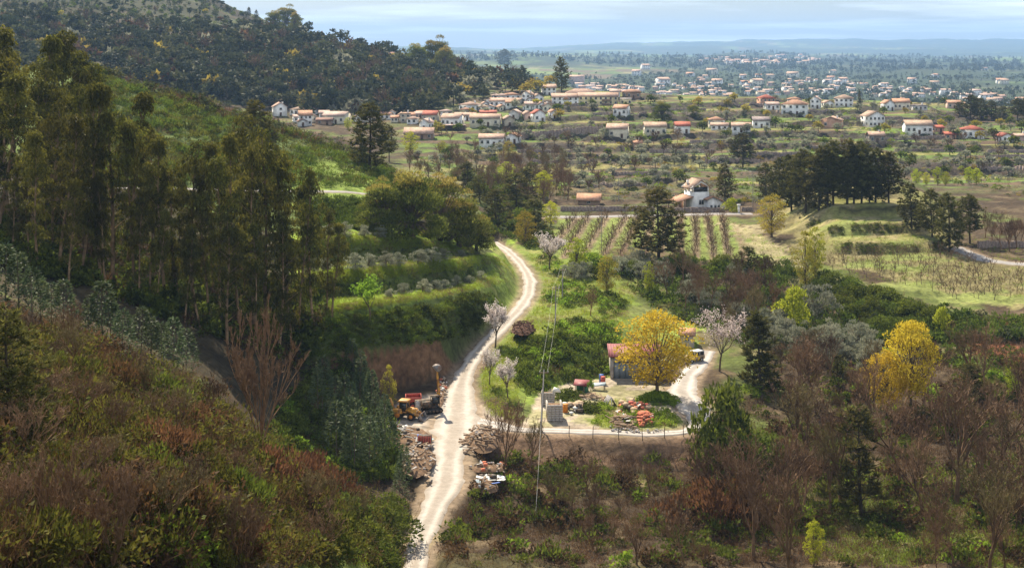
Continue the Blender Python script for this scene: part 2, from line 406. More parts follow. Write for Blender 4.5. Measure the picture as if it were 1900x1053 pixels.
# ------------------------------------------------------------------ roads: terrain is cut to a bed, the road is a sheet on it
def smooth_path(P, n):
    P = np.asarray(P, float)
    d = np.concatenate([[0], np.cumsum(np.linalg.norm(np.diff(P[:, :2], axis=0), axis=1))])
    s = np.linspace(0, d[-1], n)
    Q = np.stack([np.interp(s, d, P[:, k]) for k in range(P.shape[1])], 1)
    w = max(2, n // 40)
    kk = np.hanning(2 * w + 3)[1:-1]; kk /= kk.sum()
    for k in range(Q.shape[1]):
        pad = np.concatenate([2 * Q[0, k] - Q[w:0:-1, k], Q[:, k], 2 * Q[-1, k] - Q[-2:-w-2:-1, k]])
        Q[:, k] = np.convolve(pad, kk, 'valid')
    return Q
def path_at(pts, Yz):
    """pts: (u, Y, z, halfwidth)"""
    return [((u - U0) / FPX * Y, Y, z, w) for u, Y, z, w in pts]
def roadpt(u, v, z, w):
    Y = (CAMZ - z) * FPX / (v - V0)
    return ((u - U0) / FPX * Y, Y, z, w)
main_pts = [roadpt(752,1190,2.2,1.40), roadpt(768,1053,2.3,1.40), roadpt(778,1000,2.6,1.40), roadpt(802,945,3.2,1.56), roadpt(828,900,3.7,2.5),
            roadpt(834,850,4.1,2.3), roadpt(842,800,4.4,3.3), roadpt(850,755,4.6,3.2), roadpt(853,715,5.0,1.9), roadpt(866,680,5.7,1.40), roadpt(892,645,6.7,1.40),
            roadpt(928,608,8.0,1.40), roadpt(962,575,9.0,1.44), roadpt(982,545,9.5,1.48), roadpt(984,518,9.7,1.40), roadpt(968,490,9.8,1.29), roadpt(942,464,10.0,1.26), roadpt(915,448,10.2,1.26)]
yard_pts = [roadpt(876,778,4.40,1.9), roadpt(915,786,4.45,1.6), roadpt(960,796,4.45,1.2), roadpt(1030,798,4.4,1.2), roadpt(1120,800,4.4,1.1), roadpt(1200,804,4.35,1.1), roadpt(1275,800,4.35,1.1), roadpt(1300,785,4.3,1.4), roadpt(1285,755,4.3,2.3), roadpt(1262,722,4.35,2.3), roadpt(1275,695,4.4,2.0), roadpt(1298,672,4.5,1.6), roadpt(1310,650,4.7,1.5)]
upper_pts = [((-40 - U0)/FPX*228, 228, Z(352,228)+.3, 1.7), ((60 - U0)/FPX*231, 231, Z(350,231)+.3, 1.7), ((330 - U0)/FPX*262, 262, Z(352,262)+.3, 1.8), ((560-U0)/FPX*287, 287, Z(356,287)+.2, 1.8), ((640-U0)/FPX*291, 291, Z(356,291)+.2, 1.8), ((720-U0)/FPX*296, 296, Z(366,296)+.2, 1.8)]
house_pts = [roadpt(1015,402,10.6,1.9), roadpt(1120,401,10.6,1.9), roadpt(1250,398,10.6,1.9), roadpt(1330,396,10.6,1.9), roadpt(1395,396,10.6,1.8)]
right_pts = [roadpt(1772,458,10.2,2.0), roadpt(1800,470,10.0,2.0), roadpt(1830,482,9.6,2.0), roadpt(1880,488,9.4,2.0), roadpt(1960,492,9.4,2.0)]
PATHS = {k: smooth_path(v, n) for k, v, n in (('main', main_pts, 200), ('yard', yard_pts, 160), ('upper', upper_pts, 60), ('house', house_pts, 40), ('right', right_pts, 40))}
ROADM = np.zeros_like(G)
for name, P in PATHS.items():
    lo = P[:, :2].min(0) - 8; hi = P[:, :2].max(0) + 8
    m = np.where((XX > lo[0]) & (XX < hi[0]) & (YY > lo[1]) & (YY < hi[1]))
    gx, gy = XX[m], YY[m]
    D = np.full(len(gx), 1e9); K = np.zeros(len(gx), int)
    for k0 in range(0, len(P)):
        d = (gx - P[k0, 0]) ** 2 + (gy - P[k0, 1]) ** 2
        b = d < D; D[b] = d[b]; K[b] = k0
    D = np.sqrt(D); hw = P[K, 3]
    wgt = sstep(hw + 3.2, hw + 0.7, D)
    G[m] = G[m] * (1 - wgt) + (P[K, 2] - 0.14) * wgt
    ROADM[m] = np.maximum(ROADM[m], sstep(hw + 1.6, hw + 0.3, D))
# junction apron and yard floor, flat at 4.4
def in_poly(X, Y, poly):
    poly = np.asarray(poly); inside = np.zeros(np.shape(X), bool); j = len(poly) - 1
    for i in range(len(poly)):
        xi, yi = poly[i][:2]; xj, yj = poly[j][:2]
        c = ((yi > Y) != (yj > Y)) & (X < (xj - xi) * (Y - yi) / (yj - yi + 1e-12) + xi)
        inside ^= c; j = i
    return inside
def poly_flat(pts, z):
    return [roadpt(u, v, z, 0)[:2] for u, v in pts]
YARD = poly_flat([(1000,728),(1060,708),(1130,700),(1200,692),(1290,690),(1300,745),(1296,798),(1200,806),(1110,803),(1000,800),(960,796),(985,765)], 4.4)
APRON = poly_flat([(715,792),(720,760),(760,742),(830,728),(880,742),(930,775),(945,792),(900,790),(856,812),(852,860),(800,870),(806,815),(780,800)], 4.4)
YARDM = in_poly(XX, YY, YARD); APRM = in_poly(XX, YY, APRON)
nf = (fbm(XX / 3, YY / 3, 41) - .5) * .12
G[YARDM] = np.where(ROADM[YARDM] > .5, G[YARDM], 4.36 + nf[YARDM]); 
G[APRM] = np.where(ROADM[APRM] > .5, G[APRM], 4.38 + nf[APRM])

# ------------------------------------------------------------------ land cover (ground albedo, near slope and cut bank darkened for shade)
def px_poly(pts, ymin=40.0):
    return [pix(u, v, ymin)[:2] for u, v in pts]
UU_ = UU; UU = UU + (fbm(XX / 7, YY / 7, 33) - .5) * 90
n1 = fbm(XX / 14, YY / 14, 51); n2 = fbm(XX / 4, YY / 4, 57); n3 = fbm(XX / 45, YY / 45, 61)
C = np.zeros(G.shape + (3,))
XJ = XX + (n2 - .5) * 14 * (YY / 300); YJ = YY + (n1 - .5) * 40 * (YY / 300)
def setc(m, col, k=1.0):
    m = np.asarray(m, float)[..., None] * k
    C[:] = C * (1 - m) + np.array(col) * m
setc(np.ones_like(G), (0.062, 0.043, 0.026))                                  # brown undergrowth
setc(sstep(.5, .62, n1) * np.where((UU < 1330) & (UU > 780) & (YY < 186), .25, 1), (0.10, 0.13, 0.03), .8)                              # grass patches
setc(sstep(.56, .7, n2), (0.16, 0.12, 0.07), .6)
# steep left hillside: broom
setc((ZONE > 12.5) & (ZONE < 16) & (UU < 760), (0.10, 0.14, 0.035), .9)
setc((ZONE < 4.2) & (UU < 760), (0.048, 0.033, 0.019), .9)  # near slope undergrowth coloured darker, standing in for the shade there
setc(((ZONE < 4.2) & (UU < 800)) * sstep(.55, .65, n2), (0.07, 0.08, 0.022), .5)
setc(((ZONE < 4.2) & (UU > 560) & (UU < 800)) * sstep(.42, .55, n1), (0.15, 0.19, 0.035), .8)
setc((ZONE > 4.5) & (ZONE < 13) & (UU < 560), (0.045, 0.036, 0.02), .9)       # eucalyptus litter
# terraces
tz = (UU > 555) & (UU < 945)
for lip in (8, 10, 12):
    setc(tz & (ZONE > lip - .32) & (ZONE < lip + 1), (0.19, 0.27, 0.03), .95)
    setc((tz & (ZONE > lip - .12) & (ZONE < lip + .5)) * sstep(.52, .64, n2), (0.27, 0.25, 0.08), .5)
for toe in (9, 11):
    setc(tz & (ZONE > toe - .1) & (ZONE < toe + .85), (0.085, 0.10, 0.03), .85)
setc((UU > 590) & (UU < 900) & (ZONE > 7.0) & (ZONE < 7.2), (0.155, 0.088, 0.048), .9)  # cut earth bank, soil colour darkened to carry the shade on it
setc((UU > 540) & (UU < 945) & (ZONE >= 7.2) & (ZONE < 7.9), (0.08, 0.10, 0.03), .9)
setc((UU > 540) & (UU < 760) & (ZONE > 13.4) & (ZONE < 14.6), (0.20, 0.27, 0.05), .9)
# right-hand mound, lawns
mz = (UU > 900) & (UU < 1190)
setc(mz & (ZONE > 6.6) & (ZONE < 13) & (YY < 330), (0.15, 0.20, 0.035), .85)
setc((mz & (ZONE > 6.6) & (ZONE < 13)) * sstep(.5, .65, n2), (0.22, 0.20, 0.07), .6)
setc((UU > 900) & (UU < 1320) & (ZONE > 5.02) & (ZONE < 5.98), (0.19, 0.12, 0.075), .95)
fld = px_poly([(1150,610),(1160,585),(1230,580),(1300,600),(1300,625),(1180,625)], 200)
setc(in_poly(XJ, YJ, fld), (0.22, 0.28, 0.05), .9)
fld2 = px_poly([(1120,545),(1180,540),(1260,575),(1310,590),(1200,570)], 200)
setc(in_poly(XJ, YJ, fld2), (0.2, 0.22, 0.07), .8)
# vineyard with rows
vine = px_poly([(1000,478),(1040,402),(1340,402),(1420,440),(1470,480),(1440,492),(1300,482),(1200,475)], 280)
VIN = in_poly(XX, YY, vine)
setc(VIN, (0.17, 0.20, 0.06), .95)
setc(VIN * sstep(.5, .62, n1), (0.20, 0.19, 0.075), .7)
ROWS = [(1008,1070),(1045,1092),(1080,1125),(1118,1160),(1150,1185),(1192,1210),(1228,1236),(1262,1262),(1292,1290),(1325,1312),(1352,1340),(1384,1362)]
PV = V0 + (CAMZ - G) * FPX / YY; sr = (PV - 480) / (406 - 480)
dmin = np.full_like(G, 99.)
for a_, b_ in ROWS: dmin = np.minimum(dmin, np.abs(UU_ - (a_ + (b_ - a_) * sr)))
setc(VIN * sstep(8.0, 4.0, dmin), (0.21, 0.15, 0.10), .95)
setc(VIN * sstep(8.0, 11.0, dmin), (0.17, 0.22, 0.045), .7)
vine2 = px_poly([(1330,410),(1380,415),(1500,495),(1440,492),(1400,470)], 280)
setc(in_poly(XJ, YJ, vine2), (0.27, 0.23, 0.13), .9)
orch = px_poly([(1470,420),(1560,400),(1740,420),(1770,470),(1960,500),(1960,570),(1760,562),(1640,520),(1480,480)], 240)
ORC = in_poly(XJ, YJ, orch)
setc(ORC, (0.19, 0.165, 0.075), .9)
setc(GT_FLAT, (0.22, 0.22, 0.07), .9)
setc(GT_FLAT * sstep(.5, .6, n2), (0.28, 0.23, 0.12), .8)
GTF = GT_FACE
setc(ORC * sstep(.48, .6, n1), (0.17, 0.20, 0.055), .9)
setc(in_poly(XJ, YJ, px_poly([(1740,600),(1960,590),(1960,680),(1800,640)], 200)) * sstep(.4, .55, n2), (0.17, 0.055, 0.03), .9)
setc(in_poly(XJ, YJ, px_poly([(1110,470),(1180,455),(1260,470),(1250,505),(1140,500)], 200)), (0.11, 0.06, 0.04), .7)
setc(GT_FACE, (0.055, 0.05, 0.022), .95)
# village slopes
vil = sstep(430, 470, YY) * sstep(1050, 950, YY) * sstep(700, 800, UU)
n4 = fbm(XX / 22, YY / 10, 71); n5 = fbm(XX / 40, YY / 16, 77)
setc(vil, (0.085, 0.072, 0.040))
setc(vil * sstep(.47, .55, n4), (0.11, 0.165, 0.032), .9)
setc(vil * sstep(.56, .62, n5), (0.23, 0.21, 0.075), .8)
setc(vil * sstep(.58, .52, fbm(XX / 30, YY / 14, 83)) * sstep(.46, .42, n4), (0.12, 0.075, 0.05), .7)
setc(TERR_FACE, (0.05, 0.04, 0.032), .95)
# wooded hill
hz = sstep(690, 760, YY) * sstep(930, 760, UU)
setc(hz, (0.04, 0.042, 0.02))
setc(hz * sstep(.52, .62, fbm(XX / 50, YY / 60, 91)), (0.065, 0.047, 0.032), .8)
setc(hz * sstep(1150, 1300, YY), (0.042, 0.036, 0.024), .9)
setc(hz * sstep(.6, .66, fbm(XX / 45, YY / 45, 93)), (0.10, 0.12, 0.035), .6)
# plain patchwork
pl = sstep(1050, 1300, YY) * sstep(860, 1000, UU)
pl = np.maximum(pl, sstep(2400, 3200, YY))
cell = _h(np.floor(XX / 130 + fbm(XX / 90, YY / 90, 3) * 2), np.floor(YY / 210 + fbm(XX / 120, YY / 120, 5) * 2), 7)
pal = np.array([(0.12,0.17,0.05),(0.16,0.20,0.06),(0.07,0.09,0.035),(0.20,0.19,0.09),(0.05,0.07,0.03),(0.14,0.11,0.07),(0.10,0.14,0.045),(0.05,0.065,0.03)])
pc = pal[np.clip((cell * 8).astype(int), 0, 7)]
C = C * (1 - pl[..., None]) + pc * pl[..., None]
wood = pl * sstep(.5, .56, fbm(XX / 500, YY / 900, 101))
setc(wood, (0.035, 0.05, 0.025), .9)
wood2 = pl * sstep(3000, 4500, YY) * sstep(.42, .52, fbm(XX / 900, YY / 1300, 107))
setc(wood2, (0.035, 0.05, 0.025), .85)
# dirt
DIRT = (0.50, 0.43, 0.35)
setc(YARDM, (0.36, 0.30, 0.235), .95)
setc(YARDM * sstep(.5, .58, n2) * (1 - APRM), (0.22, 0.22, 0.08), .6)
gis = px_poly([(1100,790),(1115,740),(1180,748),(1250,768),(1290,775),(1290,798),(1180,800)], 150)
setc(in_poly(XJ, YJ, gis), (0.17, 0.20, 0.05), .9)
setc(APRM, (0.42, 0.36, 0.30), .95)
setc(ROADM, (0.24, 0.18, 0.125), .85)

def mat(name, base=(.5,.5,.5), rough=.8, spec=.3, metal=0.0):
    m = bpy.data.materials.new(name); m.use_nodes = True
    b = m.node_tree.nodes['Principled BSDF']
    b.inputs['Base Color'].default_value = (*base, 1); b.inputs['Roughness'].default_value = rough
    b.inputs['Specular IOR Level'].default_value = spec; b.inputs['Metallic'].default_value = metal
    return m
def N(m, t): return m.node_tree.nodes.new(t)
def LK(m, a, b): m.node_tree.links.new(a, b)

def noisy(name, base, var=.35, scale=3.0, rough=.85, spec=.2, bump=0.0, second=None, sec_scale=.6, metal=0.0, objvar=0.0):
    """procedural surface: base colour broken up by two octaves of noise, optional second colour in patches, optional bump"""
    m = mat(name, base, rough, spec, metal)
    b = m.node_tree.nodes['Principled BSDF']
    tc = N(m, 'ShaderNodeTexCoord')
    n = N(m, 'ShaderNodeTexNoise'); n.inputs['Scale'].default_value = scale; n.inputs['Detail'].default_value = 5
    LK(m, tc.outputs['Object'], n.inputs['Vector'])
    mr = N(m, 'ShaderNodeMapRange'); mr.inputs['From Min'].default_value = .3; mr.inputs['From Max'].default_value = .7
    mr.inputs['To Min'].default_value = 1 - var; mr.inputs['To Max'].default_value = 1 + var
    LK(m, n.outputs['Fac'], mr.inputs['Value'])
    mx = N(m, 'ShaderNodeMix'); mx.data_type = 'RGBA'
    mx.inputs['A'].default_value = (*base, 1); mx.inputs['B'].default_value = (*(second or base), 1)
    if second:
        n2_ = N(m, 'ShaderNodeTexNoise'); n2_.inputs['Scale'].default_value = sec_scale; n2_.inputs['Detail'].default_value = 4
        LK(m, tc.outputs['Object'], n2_.inputs['Vector'])
        r2 = N(m, 'ShaderNodeMapRange'); r2.inputs['From Min'].default_value = .45; r2.inputs['From Max'].default_value = .6
        LK(m, n2_.outputs['Fac'], r2.inputs['Value']); LK(m, r2.outputs[0], mx.inputs['Factor'])
    else: mx.inputs['Factor'].default_value = 0
    vm = N(m, 'ShaderNodeVectorMath'); vm.operation = 'SCALE'
    LK(m, mx.outputs['Result'], vm.inputs[0]); LK(m, mr.outputs[0], vm.inputs['Scale'])
    out = vm.outputs[0]
    if objvar:
        oi = N(m, 'ShaderNodeObjectInfo'); r3 = N(m, 'ShaderNodeMapRange')
        r3.inputs['To Min'].default_value = 1 - objvar; r3.inputs['To Max'].default_value = 1 + objvar
        LK(m, oi.outputs['Random'], r3.inputs['Value'])
        v2 = N(m, 'ShaderNodeVectorMath'); v2.operation = 'SCALE'
        LK(m, out, v2.inputs[0]); LK(m, r3.outputs[0], v2.inputs['Scale']); out = v2.outputs[0]
    LK(m, out, b.inputs['Base Color'])
    if bump:
        bp = N(m, 'ShaderNodeBump'); bp.inputs['Strength'].default_value = .8; bp.inputs['Distance'].default_value = bump
        LK(m, n.outputs['Fac'], bp.inputs['Height']); LK(m, bp.outputs[0], b.inputs['Normal'])
    return m

def ground_material():
    m = mat('ground_cover', (.1, .1, .05), .95, .1)
    b = m.node_tree.nodes['Principled BSDF']
    at = N(m, 'ShaderNodeAttribute'); at.attribute_name = 'cover'
    tc = N(m, 'ShaderNodeTexCoord')
    vals = []
    for sc, lo, hi in ((0.9, .55, 1.45), (0.12, .7, 1.3), (0.015, .8, 1.2)):
        n = N(m, 'ShaderNodeTexNoise'); n.inputs['Scale'].default_value = sc; n.inputs['Detail'].default_value = 6; n.inputs['Roughness'].default_value = .65
        LK(m, tc.outputs['Object'], n.inputs['Vector'])
        r = N(m, 'ShaderNodeMapRange'); r.inputs['From Min'].default_value = .3; r.inputs['From Max'].default_value = .7
        r.inputs['To Min'].default_value = lo; r.inputs['To Max'].default_value = hi
        LK(m, n.outputs['Fac'], r.inputs['Value']); vals.append((r.outputs[0], n))
    c = at.outputs['Color']
    for v, n in vals:
        vm = N(m, 'ShaderNodeVectorMath'); vm.operation = 'SCALE'
        LK(m, c, vm.inputs[0]); LK(m, v, vm.inputs['Scale']); c = vm.outputs[0]
    LK(m, c, b.inputs['Base Color'])
    bp = N(m, 'ShaderNodeBump'); bp.inputs['Strength'].default_value = .7; bp.inputs['Distance'].default_value = .35
    LK(m, vals[0][1].outputs['Fac'], bp.inputs['Height']); LK(m, bp.outputs[0], b.inputs['Normal'])
    return m

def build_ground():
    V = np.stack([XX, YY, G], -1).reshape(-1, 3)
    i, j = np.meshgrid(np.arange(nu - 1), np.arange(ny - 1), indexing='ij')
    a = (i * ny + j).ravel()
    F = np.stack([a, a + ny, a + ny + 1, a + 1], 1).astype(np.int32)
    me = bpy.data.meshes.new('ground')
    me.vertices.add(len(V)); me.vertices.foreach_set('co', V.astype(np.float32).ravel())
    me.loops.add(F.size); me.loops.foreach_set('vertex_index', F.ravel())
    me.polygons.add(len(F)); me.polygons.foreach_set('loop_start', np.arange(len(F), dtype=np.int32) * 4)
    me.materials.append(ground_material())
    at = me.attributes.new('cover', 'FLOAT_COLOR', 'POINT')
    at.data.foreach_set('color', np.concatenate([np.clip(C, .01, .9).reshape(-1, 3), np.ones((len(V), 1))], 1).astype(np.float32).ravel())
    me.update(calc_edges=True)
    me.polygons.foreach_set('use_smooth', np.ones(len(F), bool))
    o = add('ground', me); tag(o, kind='structure')
build_ground()

# road sheets -------------------------------------------------------------
def road_material(name, col, track, nacross):
    m = mat(name, col, .95, .1); b = m.node_tree.nodes['Principled BSDF']
    at = N(m, 'ShaderNodeAttribute'); at.attribute_name = 'tint'
    tc = N(m, 'ShaderNodeTexCoord')
    n = N(m, 'ShaderNodeTexNoise'); n.inputs['Scale'].default_value = 1.3; n.inputs['Detail'].default_value = 8; n.inputs['Roughness'].default_value = .7
    LK(m, tc.outputs['Object'], n.inputs['Vector'])
    r = N(m, 'ShaderNodeMapRange'); r.inputs['From Min'].default_value = .3; r.inputs['From Max'].default_value = .7; r.inputs['To Min'].default_value = .8; r.inputs['To Max'].default_value = 1.15
    LK(m, n.outputs['Fac'], r.inputs['Value'])
    nb = N(m, 'ShaderNodeTexNoise'); nb.inputs['Scale'].default_value = .22; nb.inputs['Detail'].default_value = 4
    LK(m, tc.outputs['Object'], nb.inputs['Vector'])
    ad = N(m, 'ShaderNodeMath'); ad.operation = 'MULTIPLY_ADD'; ad.inputs[1].default_value = 1.1; ad.inputs[2].default_value = -.5
    LK(m, nb.outputs['Fac'], ad.inputs[0])
    a2 = N(m, 'ShaderNodeMath'); a2.operation = 'ADD'; a2.use_clamp = True
    LK(m, ad.outputs[0], a2.inputs[0]); LK(m, at.outputs['Fac'], a2.inputs[1])
    mx = N(m, 'ShaderNodeMix'); mx.data_type = 'RGBA'
    mx.inputs['A'].default_value = (*col, 1); mx.inputs['B'].default_value = (*track, 1)
    LK(m, a2.outputs[0], mx.inputs['Factor'])
    vm = N(m, 'ShaderNodeVectorMath'); vm.operation = 'SCALE'
    LK(m, mx.outputs['Result'], vm.inputs[0]); LK(m, r.outputs[0], vm.inputs['Scale'])
    LK(m, vm.outputs[0], b.inputs['Base Color'])
    bp = N(m, 'ShaderNodeBump'); bp.inputs['Strength'].default_value = .6; bp.inputs['Distance'].default_value = .05
    LK(m, n.outputs['Fac'], bp.inputs['Height']); LK(m, bp.outputs[0], b.inputs['Normal'])
    return m
def build_road(name, P, m, na=13, seed=1, trk=True):
    P = P.copy(); n = len(P)
    D = np.gradient(P[:, :2], axis=0); D /= np.linalg.norm(D, axis=1, keepdims=True)
    Nn = np.stack([D[:, 1], -D[:, 0]], 1)
    s = np.linspace(-1, 1, na)
    arc = np.cumsum(np.concatenate([[0], np.linalg.norm(np.diff(P[:, :2], axis=0), axis=1)]))
    wl = P[:, 3] * (1 + .4 * (fbm(arc / 2.5, arc * 0, seed) - .5) * 2); wr = P[:, 3] * (1 + .4 * (fbm(arc / 3.0, arc * 0 + 50, seed + 9) - .5) * 2)
    w = np.where(s[None] < 0, wl[:, None], wr[:, None])
    X = P[:, 0:1] + Nn[:, 0:1] * s * w; Y = P[:, 1:2] + Nn[:, 1:2] * s * w
    rut = .04 * np.exp(-((np.abs(s) - .5) / .16) ** 2)
    Zr = P[:, 2:3] + (.03 * (1 - s ** 2) - rut)[None] - .16 * (np.abs(s) > .99)[None] + (fbm(X / 1.2, Y / 1.2, 5) - .5) * .06
    t = (np.exp(-((np.abs(s) - .5) / .2) ** 2) if trk else s * 0)[None] * np.ones((n, 1))
    g = Geo(); V = np.stack([X, Y, Zr], -1).reshape(-1, 3)
    i, j = np.meshgrid(np.arange(n - 1), np.arange(na - 1), indexing='ij'); a = (i * na + j).ravel()
    F = np.stack([a, a + na, a + na + 1, a + 1], 1)
    g.V.append((V, t.ravel())); g.F[4].append((F, np.zeros(len(F), int))); g.n += len(V)
    o = add(name, g.build(name, m, smooth=True)); tag(o, kind='structure'); return o
M_DIRT = road_material('dirt_road', (0.33, 0.285, 0.24), (0.47, 0.43, 0.385), 13)
M_GREYROAD = road_material('worn_lane', (0.33, 0.295, 0.265), (0.52, 0.485, 0.45), 13)
M_ASPH = road_material('grey_lane', (0.30, 0.28, 0.27), (0.36, 0.34, 0.33), 13)
build_road('dirt_road', PATHS['main'], M_DIRT, 15, 3)
build_road('yard_track', PATHS['yard'], M_GREYROAD, 15, 5)
build_road('upper_road', PATHS['upper'], M_ASPH, 9, 7, False)
build_road('orchard_road', PATHS['house'], M_ASPH, 9, 11, False)
build_road('lane', PATHS['right'], M_ASPH, 9, 13, False)
# ------------------------------------------------------------------ plant materials
def leafmat(name, a, b, trans=.45, rough=.65, spec=.07, hv=.25):
    """leaf colour between a and b by leaf (attribute tint), varied a little per plant, partly translucent"""
    m = bpy.data.materials.new(name); m.use_nodes = True
    t = m.node_tree; p = t.nodes['Principled BSDF']; out = t.nodes['Material Output']
    at = N(m, 'ShaderNodeAttribute'); at.attribute_name = 'tint'
    mx = N(m, 'ShaderNodeMix'); mx.data_type = 'RGBA'; mx.clamp_factor = True
    mx.inputs['A'].default_value = (*a, 1); mx.inputs['B'].default_value = (*b, 1)
    LK(m, at.outputs['Fac'], mx.inputs['Factor'])
    oi = N(m, 'ShaderNodeObjectInfo')
    r = N(m, 'ShaderNodeMapRange'); r.inputs['To Min'].default_value = 1 - hv; r.inputs['To Max'].default_value = 1 + hv
    LK(m, oi.outputs['Random'], r.inputs['Value'])
    h = N(m, 'ShaderNodeHueSaturation'); h.inputs['Saturation'].default_value = 1.0
    r2 = N(m, 'ShaderNodeMapRange'); r2.inputs['To Min'].default_value = .485; r2.inputs['To Max'].default_value = .515
    wm = N(m, 'ShaderNodeMath'); wm.operation = 'MULTIPLY'; wm.inputs[1].default_value = 7.31
    fr_ = N(m, 'ShaderNodeMath'); fr_.operation = 'FRACT'
    LK(m, oi.outputs['Random'], wm.inputs[0]); LK(m, wm.outputs[0], fr_.inputs[0]); LK(m, fr_.outputs[0], r2.inputs['Value'])
    LK(m, r2.outputs[0], h.inputs['Hue']); LK(m, r.outputs[0], h.inputs['Value']); LK(m, mx.outputs['Result'], h.inputs['Color'])
    LK(m, h.outputs[0], p.inputs['Base Color'])
    p.inputs['Roughness'].default_value = rough; p.inputs['Specular IOR Level'].default_value = spec
    tr = N(m, 'ShaderNodeBsdfTranslucent'); LK(m, h.outputs[0], tr.inputs['Color'])
    ms = N(m, 'ShaderNodeMixShader'); ms.inputs[0].default_value = trans
    LK(m, p.outputs[0], ms.inputs[1]); LK(m, tr.outputs[0], ms.inputs[2]); LK(m, ms.outputs[0], out.inputs[0])
    return m
LM = {
 'euc':    leafmat('eucalyptus_leaf', (0.034,0.039,0.008), (0.18,0.165,0.028), .45, .6, .08),
 'sap':    leafmat('young_eucalyptus_leaf', (0.040,0.062,0.026), (0.13,0.165,0.075), .35, .55, .08),
 'pine':   leafmat('pine_needle', (0.050,0.052,0.015), (0.17,0.155,0.042), .35),
 'pineblue': leafmat('far_pine_needle', (0.033,0.044,0.024), (0.08,0.09,0.045), .2),
 'gold':   leafmat('golden_leaf', (0.38,0.25,0.018), (0.58,0.42,0.045), .5),
 'lime':   leafmat('lime_leaf', (0.24,0.28,0.02), (0.45,0.47,0.05), .5),
 'limegold': leafmat('yellow_green_leaf', (0.24,0.19,0.03), (0.38,0.33,0.05), .5),
 'mimosa': leafmat('evergreen_leaf', (0.052,0.066,0.013), (0.21,0.22,0.045), .45),
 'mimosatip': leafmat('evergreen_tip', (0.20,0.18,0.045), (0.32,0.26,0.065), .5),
 'olive':  leafmat('olive_leaf', (0.15,0.16,0.105), (0.33,0.33,0.24), .42, .6, .1),
 'broom':  leafmat('broom_stem', (0.050,0.072,0.011), (0.16,0.20,0.03), .45),
 'fern':   leafmat('fresh_green_leaf', (0.12,0.20,0.018), (0.26,0.37,0.04), .55),
 'brown':  leafmat('dry_bracken', (0.055,0.033,0.017), (0.16,0.095,0.047), .4),
 'rust':   leafmat('rust_bracken', (0.075,0.040,0.019), (0.17,0.088,0.040), .4),
 'white':  leafmat('blossom_petal', (0.55,0.47,0.44), (0.80,0.74,0.70), .4, hv=.08),
 'pink':   leafmat('pink_blossom', (0.48,0.40,0.37), (0.68,0.59,0.55), .4, hv=.08),
 'ivy':    leafmat('ivy_leaf', (0.040,0.056,0.009), (0.15,0.185,0.026), .45),
 'heath':  leafmat('shade_toned_heath_leaf', (0.040,0.045,0.009), (0.15,0.145,0.025), .45),  # scrub green made darker to carry cloud shade on the near slope
 'heathbrown': leafmat('shade_toned_heath_twig', (0.042,0.027,0.013), (0.15,0.092,0.040), .4),  # dry brown twigs, darkened for the same cloud shade
 'hill':   leafmat('hill_leaf', (0.040,0.050,0.020), (0.11,0.115,0.05), .3, hv=.45),
 'grass':  leafmat('grass_blade', (0.19,0.265,0.022), (0.33,0.41,0.05), .55),
 'dry':    leafmat('dry_grass_blade', (0.20,0.16,0.07), (0.32,0.26,0.12), .5),
}
BM = {
 'bark':  noisy('brown_bark', (0.13,0.095,0.065), .4, 4.0, objvar=.2),
 'pale':  noisy('pale_eucalyptus_bark', (0.24,0.16,0.09), .45, 1.5, objvar=.2),
 'twig':  noisy('bare_twig', (0.185,0.112,0.062), .35, 2.0, objvar=.45),
 'ochre': noisy('ochre_twig', (0.19,0.145,0.06), .35, 2.0, objvar=.35),
 'dark':  noisy('dark_bark', (0.06,0.045,0.03), .4, 4.0),
}
def unit(a): return a / (np.linalg.norm(a, axis=-1, keepdims=True) + 1e-9)
def sph(rng, n): return unit(rng.normal(size=(n, 3)))

def leaves(g, P, D, L, W, rng, mat=0, tint=.5):
    n = len(P); D = unit(D)
    S = unit(np.cross(D, rng.normal(size=(n, 3))))
    L = np.broadcast_to(np.asarray(L, float), (n,))[:, None]; W = np.broadcast_to(np.asarray(W, float), (n,))[:, None] * .5
    g.polys(np.stack([P + D * L * .12 + S * W, P + D * L, P + D * L * .2 - S * W], 1), mat, tint)

